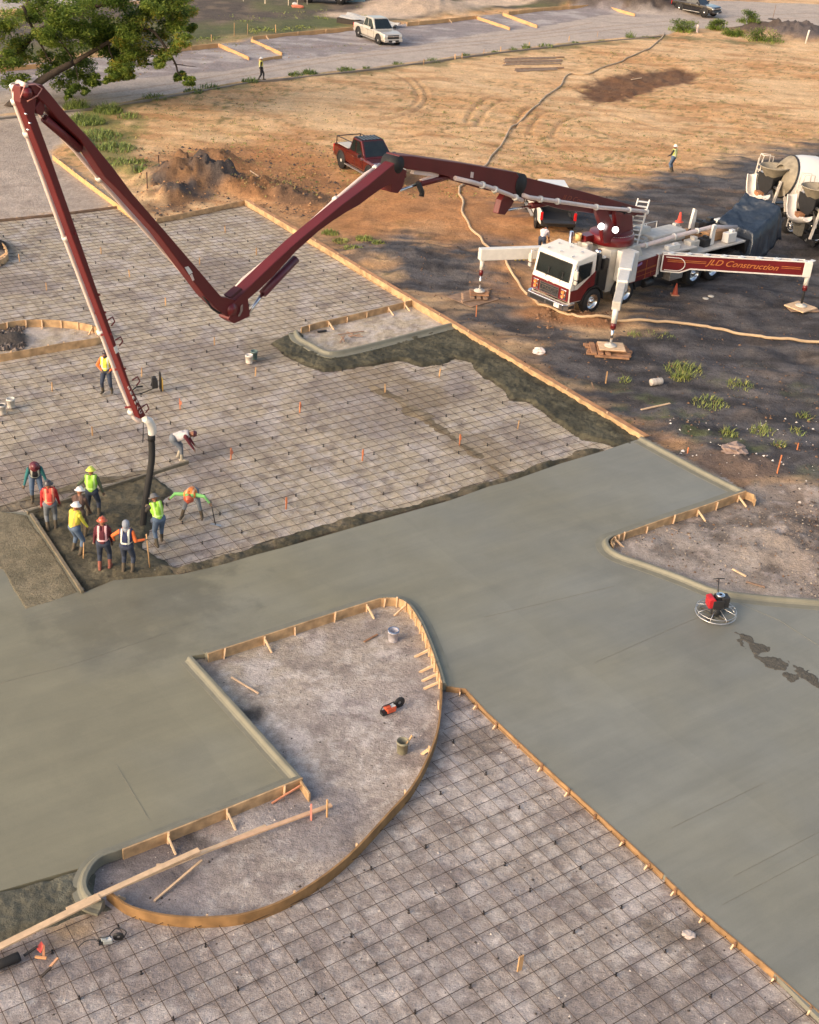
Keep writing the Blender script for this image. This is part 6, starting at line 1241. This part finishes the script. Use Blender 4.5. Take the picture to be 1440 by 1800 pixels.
# yellow water hose across the field
HP = [(1168,60),(1150,80),(1110,100),(1060,120),(1030,131),(1000,130),(985,150),(950,180),(925,205),(900,225),(870,270),(850,295),(820,322),(806,335),(812,350),(815,380),(830,405),(850,425),(862,445),(885,465),(905,490),(930,520),(960,545),(1000,561),(1040,567),(1100,567),(1180,568),(1240,576),(1300,586),(1360,596),(1440,603),(1620,620)]
pts = smooth_path([G2(u, v) for u, v in HP], 6); pts = [Vector((p.x+.06*math.sin(i*.9), p.y, hz(p.x, p.y)+.06)) for i, p in enumerate(pts)]
mb = MB(); mb.tube(pts, .07, 8); tag(center_origin(mb.build('water_hose', mat('tan_hose', srgb(192,164,130), .6, var=.15, vscale=1))), 'long tan water hose winding from the far road across the dirt past the pump truck', 'hose')
def lump(u, v, r_, col, label, nm, cat, sq=(1,1,.6), z=None, rough=.35, m=None):
    p = G(u, v); zz = hz(p.x, p.y) if z is None else z; bm = bmesh.new(); bmesh.ops.create_icosphere(bm, subdivisions=3, radius=r_)
    sd = random.random()*50
    for q_ in bm.verts:
        k = 1+rough*(float(fbm(np.array([q_.co.x*2/r_+sd]), np.array([q_.co.y*2/r_+q_.co.z*3/r_]), 1, 3)[0])-.5)*2; q_.co = Vector((q_.co.x*sq[0]*k, q_.co.y*sq[1]*k, max(-.02, q_.co.z*sq[2]*k+r_*sq[2]*.5)))
    me = bpy.data.meshes.new(nm); bm.to_mesh(me); bm.free(); me.materials.append(m or mat(nm+cat, srgb(*col), .8, var=.15, vscale=4))
    o = bpy.data.objects.new(nm, me); COL.objects.link(o); o.location = (p.x, p.y, zz); return tag(o, label, cat)
lump(947,620,.22,(232,216,206),'crumpled white sack lying on the dark soil right of the long form','sack','sack',(1.3,.9,.8))
lump(1290,800,.42,(150,130,120),'pale pinkish chunk of rubble beside the right curb','rubble','rubble',(1,1,.35),rough=.9)
lump(1210,1646,.12,(190,176,168),'pale rounded stone on the lower rebar mat near the slab','stone','stone',(1.2,1,.5),.03)
lump(540,405,.2,(120,60,40),'rust coloured clod','clod','clod') if False else None
p = G(1153,676); root = empty('barrel', (p.x,p.y,hz(p.x,p.y)+.16), R(25), 'small grey white barrel lying on its side beside the tall grass', 'barrel')
mb = MB(); mb.lathe([(0,-.27),(.14,-.27),(.15,-.24),(.15,.24),(.14,.27),(0,.27)], (0,0,0), (1,0,0), 20); bd_ = mb.build('drum', mat('barrel_grey', srgb(186,176,166), .7, var=.25, vscale=8), root); mb = MB()
for x in (-.12,.1): mb.lathe([(.15,-.015),(.16,0),(.15,.015)], (x,0,0), (1,0,0), 20)
mb.build('hoops', WHITED, bd_)
p = G(1187,516); root = empty('traffic_cone', (p.x,p.y,hz(p.x,p.y)), 0, 'dull orange traffic cone beside the pump truck tool box', 'cone'); mb = MB(); mb.box((0,0,.02),(.42,.42,.04)); mb.build('base', mat('cone_base', srgb(190,140,110), .7), root); mb = MB(); mb.lathe([(.15,.04),(.03,.6),(0,.6)], n=16); mb.build('cone', mat('cone_orange', srgb(170,76,50), .6), root)
for u, v in ((1240,528),(1249,525)):
    p = G(u, v); mb = MB(); mb.lathe([(0,0),(.15,0),(.16,.03),(.10,.05),(0,.05)], n=18); o = mb.build('round_pad', WHITED); o.location = (p.x,p.y,hz(p.x,p.y)); WM[o.name] = Matrix.Translation(o.location); tag(o, 'small pale round pad on the dark ground below the lettered beam, the %s of two' % ('left' if u < 1245 else 'right'), 'pad')
# hydrant, vent pipes, manhole
p = G(1225,58); root = empty('fire_hydrant', (p.x,p.y,hz(p.x,p.y)), 0, 'pinkish white fire hydrant among the bushes beside the far road', 'hydrant'); mb = MB(); mb.lathe([(.16,0),(.16,.05),(.11,.07),(.11,.55),(.14,.58),(.14,.64),(.10,.74),(.03,.8),(0,.8)], n=16); mb.build('barrel', mat('hydrant_white', srgb(220,196,188), .5), root); mb = MB(); mb.tube([(-.2,0,.48),(.2,0,.48)], .06, 10); mb.tube([(0,0,.48),(0,-.18,.48)], .07, 10); mb.build('outlet', WHITED, root)
p = G(1416,77); mb = MB(); mb.tube([(0,0,0),(.1,0,1.2),(.14,0,1.35)], .09, 12); o = mb.build('vent_pipe', WHITE); o.location = (p.x,p.y,hz(p.x,p.y)); tag(o, 'white pipe standing in the grey mound at the upper right', 'pipe')
p = G(1358,34); root = empty('manhole', (p.x,p.y,hz(p.x,p.y)), 0, 'dark round manhole cover with a thin rod in the far road', 'manhole'); mb = MB(); mb.lathe([(0,.04),(.5,.04),(.55,.0)], n=24); mb.build('cover', BLACK, root); mb = MB(); mb.tube([(0,0,0),(.1,0,1.6)], .03, 6); mb.build('rod', WOODG, root)
root = empty('white_sheet', G(595,40), R(-20), 'crumpled white sheet laid over a dark heap left of the silver pickup', 'sheet'); mb = MB(); nx = 14
mb.add([(i*.45, j*.35, .5+.35*vn(np.array([i*.6]), np.array([j*.8]))[0]-i*.03) for i in range(nx) for j in range(8)], [(i*8+j, i*8+j+1, (i+1)*8+j+1, (i+1)*8+j) for i in range(nx-1) for j in range(7)], 0, True); mb.build('cloth', mat('sheet_white', srgb(206,200,190), .7), root, fixn=False)
mb = MB(); mb.box((2.0,1.2,.2),(4.5,2.2,.5)); mb.build('heap', mat('heap_dark', srgb(60,54,50), .9), root)
mb = MB(); mb.box((0,0,.9),(2.0,1.2,1.8)); o = mb.build('blue_cabinet', mat('blue_cabinet', srgb(110,138,150), .6, var=.2)); o.location = G(626,4); tag(o, 'blue green cabinet at the top edge above the white sheet', 'cabinet')
lump(523,14,.3,(200,120,96),'orange and white barrier remains near the white sheet','barrier','barrier',(2.2,.6,.7))
lump(519,9,.3,(220,214,206),'white plastic lump beside the orange barrier','plastic_lump','plastic')

# ================================================================ GRASS AND BUSHES
GR1 = mat('grass_green', srgb(122,136,66), .7, var=.3, vscale=.8); GR2 = mat('grass_yellow', srgb(150,148,80), .7, var=.25, vscale=1.5); GR3 = mat('weed_dark', srgb(88,106,56), .7, var=.3, vscale=1)
def blades(mb, x, y, z, n, r_, hh, wd=.03, spread=.5, mi=0):
    for _ in range(n):
        a = random.uniform(0, 2*PI); q = r_*math.sqrt(random.random()); px_, py_ = x+q*math.cos(a), y+q*math.sin(a); l = hh*random.uniform(.4,1.15)*(1-.55*(q/max(r_,.01))**2); t = random.uniform(0, 2*PI); dx, dy = math.cos(t)*spread*l, math.sin(t)*spread*l; w1 = wd*random.uniform(.7,1.3); nx_, ny_ = -math.sin(t)*w1, math.cos(t)*w1
        mb.add([(px_-nx_,py_-ny_,z),(px_+nx_,py_+ny_,z),(px_+dx*.4+nx_*.8,py_+dy*.4+ny_*.8,z+l*.65),(px_+dx*.4-nx_*.8,py_+dy*.4-ny_*.8,z+l*.65),(px_+dx,py_+dy,z+l*.9)], [(0,1,2,3),(3,2,4)], random.choice(mi) if isinstance(mi, tuple) else mi)
def tuft(u, v, r_, hh, n, label, m=(GR1, GR2), grp=None, wd=.02, nm='grass_clump', spread=.6):
    p = G(u, v); mb = MB(); blades(mb, 0, 0, 0, n, r_, hh, wd, spread, (0,0,1)); o = mb.build(nm, list(m), None, fixn=False); o.location = (p.x, p.y, hz(p.x, p.y)-.02); tag(o, label, 'grass' if nm == 'grass_clump' else 'bush', grp)
for u, v, r_, hh, n, lb in ((1205,655,.75,.5,420,'largest tuft of bright grass right of the grey barrel'),(1195,668,.35,.45,160,'tuft of yellowish grass hard against the grey barrel'),(1248,712,.6,.35,260,'flat tuft of bright grass below the largest one'),(1300,680,.5,.35,150,'thin grass tuft right of the largest one'),(1280,765,.3,.4,110,'small upright tuft left of two in the litter area'),(1338,760,.4,.45,160,'upright bright tuft in the litter area at right'),(1368,786,.22,.4,70,'narrow tuft beside the short right edge stake'),(1400,762,.3,.3,80,'pale tuft near the right edge'),(1098,668,.25,.3,70,'small yellow tuft below the near outrigger pad'),(1115,590,.3,.3,60,'small yellow tuft just below the tan hose, right of the near pad'),(1160,592,.6,.18,90,'low grass patch under the tan hose'),(1415,730,.35,.35,80,'thin tuft at the right edge above the stakes')):
    tuft(u, v, r_*1.25, hh*.85, int(n*.8), lb, spread=1.0, wd=.014)
for u, v, r_, hh, n in ((545,130,.7,.9,130),(608,124,.6,.9,120),(520,133,.6,.7,80),(440,145,.8,.8,110),(340,162,.7,.7,90),(270,173,.7,.8,90),(370,155,.6,.6,70),(645,121,.5,.6,60),(760,107,.6,.6,60),(820,98,.4,.6,50),(925,85,.35,1.2,50),(903,88,.35,.8,40),(1108,66,.5,1.1,50),(960,82,.7,.6,60),(870,93,.4,.5,40),(1010,76,.5,.5,40),(1060,72,.6,.5,40),(1140,66,.5,.6,50),(700,113,.5,.5,40)):
    tuft(u, v, r_*random.uniform(.8,1.5), hh*random.uniform(.45,.8), int(n*1.3), 'weed clump growing along the kerb of the far road', (GR3, GR1), 'weeds along the road kerb', .03, spread=.9)
for u, v, r_, hh, n in ((150,215,1.2,1.0,420),(190,195,.9,.9,300),(135,190,.8,.9,260),(175,240,1.3,.6,300),(205,262,1.1,.5,260),(160,262,.8,.6,180),(228,205,.8,.6,120),(118,235,.6,.7,120),(250,305,.5,.5,80),(240,285,.6,.4,90),(200,285,.8,.4,120)):
    tuft(u, v, r_*1.15, hh*random.uniform(.7,1.1), int(n*1.3), 'tall grass clump on the bank right of the boom top', (GR1, GR3), 'grass clumps on the bank behind the boom', .024, spread=.8)
for u, v, r_, hh, n in ((580,410,.5,.3,110),(640,422,.5,.3,110),(620,440,.6,.25,110),(666,430,.4,.3,60),(600,425,.5,.25,80)): tuft(u, v, r_, hh, n*2, 'sparse green tuft on the dirt above the long form', (GR1, GR2), 'tufts above the long form')
mb = MB()          # scattered weeds over the field, beyond counting
for _ in range(5200):
    u, v = random.uniform(190,1500), random.uniform(75,350)
    p = G(u, v)
    if float(vn(np.array([p.x*.12]), np.array([p.y*.12]))[0]) < .5 and random.random() < .75: continue
    if sdist(np.array([p.x]), np.array([p.y]), PIT_)[0] > 0 or sdist(np.array([p.x]), np.array([p.y]), DARK)[0] > -1 or sdist(np.array([p.x]), np.array([p.y]), ROAD)[0] > -.5: continue
    blades(mb, p.x, p.y, hz(p.x, p.y)-.02, random.randint(3,9), random.uniform(.1,.4), random.uniform(.05,.16), .03, .9, (0,1,2))
tag(mb.build('weeds', [GR3, GR2, mat('dry_grass', srgb(160,140,92), .8)], fixn=False), 'sparse low weeds scattered over the sandy field', 'weeds', kind='stuff')
mb = MB()
for _ in range(6000):
    u, v = random.uniform(-20,640), random.uniform(12,90); p = G(u, v)
    if sdist(np.array([p.x]), np.array([p.y]), FDARK)[0] < .5: continue
    if sdist(np.array([p.x]), np.array([p.y]), FGRASS)[0] < 0 and random.random() < .8: continue
    if float(vn(np.array([p.x*.3]), np.array([p.y*.3]))[0]) < .45: continue
    blades(mb, p.x, p.y, hz(p.x, p.y)-.02, 5, .6, random.uniform(.06,.22), .05, .8, (0,0,1))
tag(mb.build('far_grass', [GR1, GR2], fixn=False), 'rough grass beyond the far road', 'grass', kind='stuff')
# clods and pebbles beyond counting
def scatter(nm, n, area, rng, cols, label, test=None, zf=None):
    mb = MB(); base = [(-1,0,0),(0,-1,0),(1,0,0),(0,1,0),(0,0,.8)]
    for _ in range(n):
        u, v = random.uniform(area[0],area[2]), random.uniform(area[1],area[3]); p = G(u, v)
        if test and not test(p): continue
        s_ = random.uniform(*rng)*random.choice((.6,.8,1,1.5)); a = random.uniform(0,PI); z = (hz(p.x,p.y) if zf is None else zf)
        vs = [(p.x+(x*math.cos(a)-y*math.sin(a))*s_*random.uniform(.7,1.3), p.y+(x*math.sin(a)+y*math.cos(a))*s_*random.uniform(.7,1.3), z+zz*s_) for x, y, zz in base]
        mb.add(vs, [(0,1,4),(1,2,4),(2,3,4),(3,0,4)], random.randrange(len(cols)))
    return tag(mb.build(nm, cols, fixn=False), label, 'clods', kind='stuff')
ins = lambda poly: (lambda p: sdist(np.array([p.x]), np.array([p.y]), poly)[0] > .1)
DK1 = mat('clod_dark', srgb(74,66,62), .95); DK2 = mat('clod_brown', srgb(120,92,70), .95); PL1 = mat('clod_pale', srgb(196,186,178), .9); TN1 = mat('clod_tan', srgb(170,128,90), .95)
scatter('dark_clods', 9000, (560,260,1500,1050), (.015,.06), [DK1, DK1, DK2], 'dark clods of soil scattered around the pump truck', ins(DARK))
scatter('bay_rubble', 2400, (1080,860,1480,1060), (.012,.038), [mat('clod_greyb', srgb(122,108,96), .95), DK2, mat('clod_buff', srgb(166,152,136), .9), DK1], 'loose rubble in the bay right of the slab', ins(RISL))
scatter('white_litter', 150, (1170,735,1440,900), (.02,.06), [PL1, mat('litter_white', srgb(222,216,210), .8)], 'small pale litter beside the right curb', ins(DARK))
scatter('mound_clods', 2200, (240,260,600,385), (.02,.10), [DK2, TN1, DK1], 'clods on the dirt mound above the far bay', lambda p: sdist(np.array([p.x]), np.array([p.y]), PAD)[0] < -.2)
scatter('field_clods', 5000, (200,90,1440,340), (.015,.06), [TN1, DK2], 'small clods over the sandy field', lambda p: sdist(np.array([p.x]), np.array([p.y]), ROAD)[0] < -.3 and sdist(np.array([p.x]), np.array([p.y]), DARK)[0] < -1)
scatter('bumper_clods', 260, (945,548,1085,578), (.03,.10), [mat('clod_orange', srgb(134,98,72), .95), DK2, DK2], 'orange clods pushed up in front of the bumper')
scatter('pad_pebbles', 5000, (0,360,1440,1800), (.008,.025), [mat('pebble_grey', srgb(130,120,114), .9), PL1, DK1], 'small pebbles over the pale treated ground', lambda p: ins(PAD)(p) and sdist(np.array([p.x]), np.array([p.y]), SLAB)[0] < -.1)
scatter('island_heap_clods', 700, (-30,575,42,618), (.03,.12), [DK1, DK1, mat('clod_grey', srgb(130,118,110), .9)], 'black clods heaped in the oval island', ins(OV), .08)

# ================================================================ TREES
BARK = mat('bark', srgb(64,54,46), .9, var=.3, vscale=6, bump=.02, bscale=12)
LF = [mat('leaf_dark', srgb(84,106,48), .6, var=.3, vscale=.6, spec=.3), mat('leaf_mid', srgb(112,134,58), .6, var=.3, vscale=.6, spec=.3), mat('leaf_light', srgb(150,164,78), .6, var=.25, vscale=.8, spec=.3), mat('leaf_yellow', srgb(170,156,66), .6, var=.2, spec=.3)]
for m_ in LF:
    n_ = m_.node_tree; b_ = n_.nodes['Principled BSDF']; o_ = n_.nodes['Material Output']; t_ = n_.nodes.new('ShaderNodeBsdfTranslucent'); x_ = n_.nodes.new('ShaderNodeMixShader'); x_.inputs[0].default_value = .5
    n_.links.new(b_.inputs['Base Color'].links[0].from_socket, t_.inputs[0]); n_.links.new(b_.outputs[0], x_.inputs[1]); n_.links.new(t_.outputs[0], x_.inputs[2]); n_.links.new(x_.outputs[0], o_.inputs[0])
def leaves(mb, c_, r_, n, ls, mi=(0,0,1,1,2)):
    for _ in range(n):
        d = Vector((random.gauss(0,1), random.gauss(0,1), random.gauss(0,.8))).normalized()*r_*random.random()**.45; d.z *= .7; p = Vector(c_)+d
        a = Vector((random.uniform(-1,1), random.uniform(-1,1), random.uniform(-.5,.5))).normalized(); b = a.cross(Vector((random.uniform(-.6,.6), random.uniform(-.6,.6), 1))).normalized(); s_ = ls*random.uniform(.6,1.3)
        mb.add([p-a*s_, p+b*s_*.45, p+a*s_, p-b*s_*.45], [(0,1,2,3)], random.choice(mi))
def YP(u, v, Y): d = ray(u, v); return CAM+d*(Y/d.y)
def tree(label, base, limbs, clusters, ls, grp=None, trunk_r=.3):
    root = empty('tree', (base.x, base.y, base.z), 0, label, 'tree', grp); mb = MB()
    for L_, r1, r2 in limbs:
        P_ = smooth_path(L_, 4); n = len(P_); mb.tube([p+Vector((random.uniform(-.05,.05), random.uniform(-.05,.05), 0)) for p in P_], [r1+(r2-r1)*i/(n-1) for i in range(n)], 8)
    mb.build('trunk', BARK, root, True)
    mb = MB()
    for c_, r_, n, mi in clusters: leaves(mb, c_, r_, n, ls, mi)
    mb.build('crown', LF, root, True, fixn=False)
# near tree: trunk outside the left edge, limbs and foliage hang in over the road
Y0 = 92.; base = Vector((-37, 92, 0)); cl = []; G_ = random.Random(3)
blobs = [(G_.uniform(-20,320), G_.uniform(-40,70), 16) for _ in range(26)]+[(G_.uniform(0,250), G_.uniform(60,115), 13) for _ in range(12)]+[(20,40,22),(60,20,20),(30,75,20),(10,110,20),(25,140,16),(48,150,8),(115,25,24),(165,20,26),(215,15,26),(255,30,22),(285,45,20),(305,55,16),(140,60,20),(95,45,10),(185,60,22),(225,65,22),(260,75,20),(300,85,14),(245,100,16),(215,100,16),(190,95,14),(100,110,20),(125,95,20),(145,120,20),(110,140,16),(150,145,14),(128,160,10),(168,140,10),(90,120,10),(205,128,12),(222,133,10),(192,140,7),(290,105,12),(318,130,6),(330,142,8),(312,136,5),(278,112,8),(75,60,14),(5,215,12),(18,222,8),(0,232,8),(150,160,6),(40,100,14),(0,60,20),(70,-10,24),(150,-20,30),(230,-25,30),(300,0,22),(325,20,14),(320,72,10),(270,15,18),(335,50,7),(310,35,14),(120,170,4)]
for u, v, r_ in blobs:
    Y = Y0+G_.uniform(-3,3); 
    for k in range(7):
        c_ = YP(u+G_.uniform(-1.1,1.1)*r_, v+G_.uniform(-.9,.9)*r_, Y+G_.uniform(-1.5,1.5)); rr = r_*Y/F_PX*.62; mi = G_.choice([(0,0,1),(0,1,1,2),(1,1,2,2),(1,2,2,3) if u > 200 or u < 90 else (0,1,2)])
        cl.append((c_, rr*1.35, int(160*max(.35, rr)**1.5*2.2+35), mi))
A = base; limbs = [([A, A+Vector((.5,0,3)), A+Vector((1.5,0,6)), YP(0,100,92), YP(60,60,92)], .45, .2),
 ([YP(-60,240,90), YP(0,203,90), YP(40,168,90), YP(82,136,90), YP(130,110,91)], .42, .2), ([A+Vector((0,0,.3)), YP(-90,270,90), YP(-60,240,90)], .5, .42),
 ([YP(40,10,92), YP(60,55,92), YP(75,85,92), YP(90,110,91)], .12, .05), ([YP(130,110,91), YP(200,70,91), YP(260,50,91), YP(300,95,91), YP(312,125,91), YP(325,140,91)], .16, .03), ([YP(305,112,91), YP(325,115,91), YP(345,118,91)], .04, .015), ([YP(60,60,92), YP(140,20,92), YP(220,0,92)], .2, .1), ([YP(0,203,90), YP(10,215,90)], .08, .03), ([YP(190,70,91), YP(200,110,91), YP(222,130,91)], .07, .02), ([YP(100,60,91), YP(130,110,91), YP(140,150,91)], .08, .02)]
tree('leafy tree hanging in over the road at the upper left, above the boom tip', base, limbs, cl, .125)
for k, (u, v, wd, hh, lb) in enumerate(((50,30,.30,9,'slender far tree with a dark trunk at the upper left edge'),(146,84,.34,9,'far tree with a dark trunk standing beyond the road behind the hanging foliage'))):
    b = G(u, v); top = b+Vector((0,.5,hh)); clu = []
    for q in range(26): a = G_.uniform(0,2*PI); rr = G_.uniform(.5,2.8); clu.append((b+Vector((rr*math.cos(a), rr*math.sin(a), G_.uniform(4.0,9.5))), G_.uniform(.7,1.3), 60, G_.choice([(0,0,1),(0,1,2),(1,2,3)])))
    tree(lb, b, [([b, b+Vector((.1,0,2)), b+Vector((-.1,.1,4)), top], wd, .08)]+[([b+Vector((0,0,2.5+q*.8)), b+Vector((math.cos(q*2)*1.2, math.sin(q*2)*1.2, 4.5+q*.8)), b+Vector((math.cos(q*2)*2.4, math.sin(q*2)*2.4, 6+q*.7))], .12, .03) for q in range(4)], clu, .20, None)

for u, v, r_, hh, lb in ((1200,55,1.5,1.8,'round green bush left of the hydrant'),(1260,52,1.2,1.6,'small green bush right of the hydrant'),(1315,52,1.3,2.0,'tallest leafy bush right of the hydrant by the road'),(1342,72,2.0,1.5,'wide grassy bush below the tallest one'),(1290,62,1.3,.9,'brown green scrub between the bushes')):
    p = G(u, v); root = empty('bush', (p.x, p.y, hz(p.x, p.y)), 0, lb, 'bush'); mb = MB(); mt = MB()
    for q in range(16):
        a = random.uniform(0, 2*PI); rr = r_*.75*math.sqrt(random.random()); c_ = (rr*math.cos(a), rr*math.sin(a), hh*random.uniform(.15,.8)*(1-.5*rr/r_)); leaves(mb, c_, r_*.38, 90, .10, random.choice([(0,0,1),(0,1,2),(1,2,2)]))
        mt.tube([(0,0,0), (c_[0]*.6, c_[1]*.6, c_[2]*.6), c_], [.03,.02,.008], 5)
    blades(mb, 0, 0, 0, 160, r_*1.1, hh*.45, .03, .8, (1,2)); mt.build('stems', BARK, root); mb.build('foliage', LF, root, fixn=False)
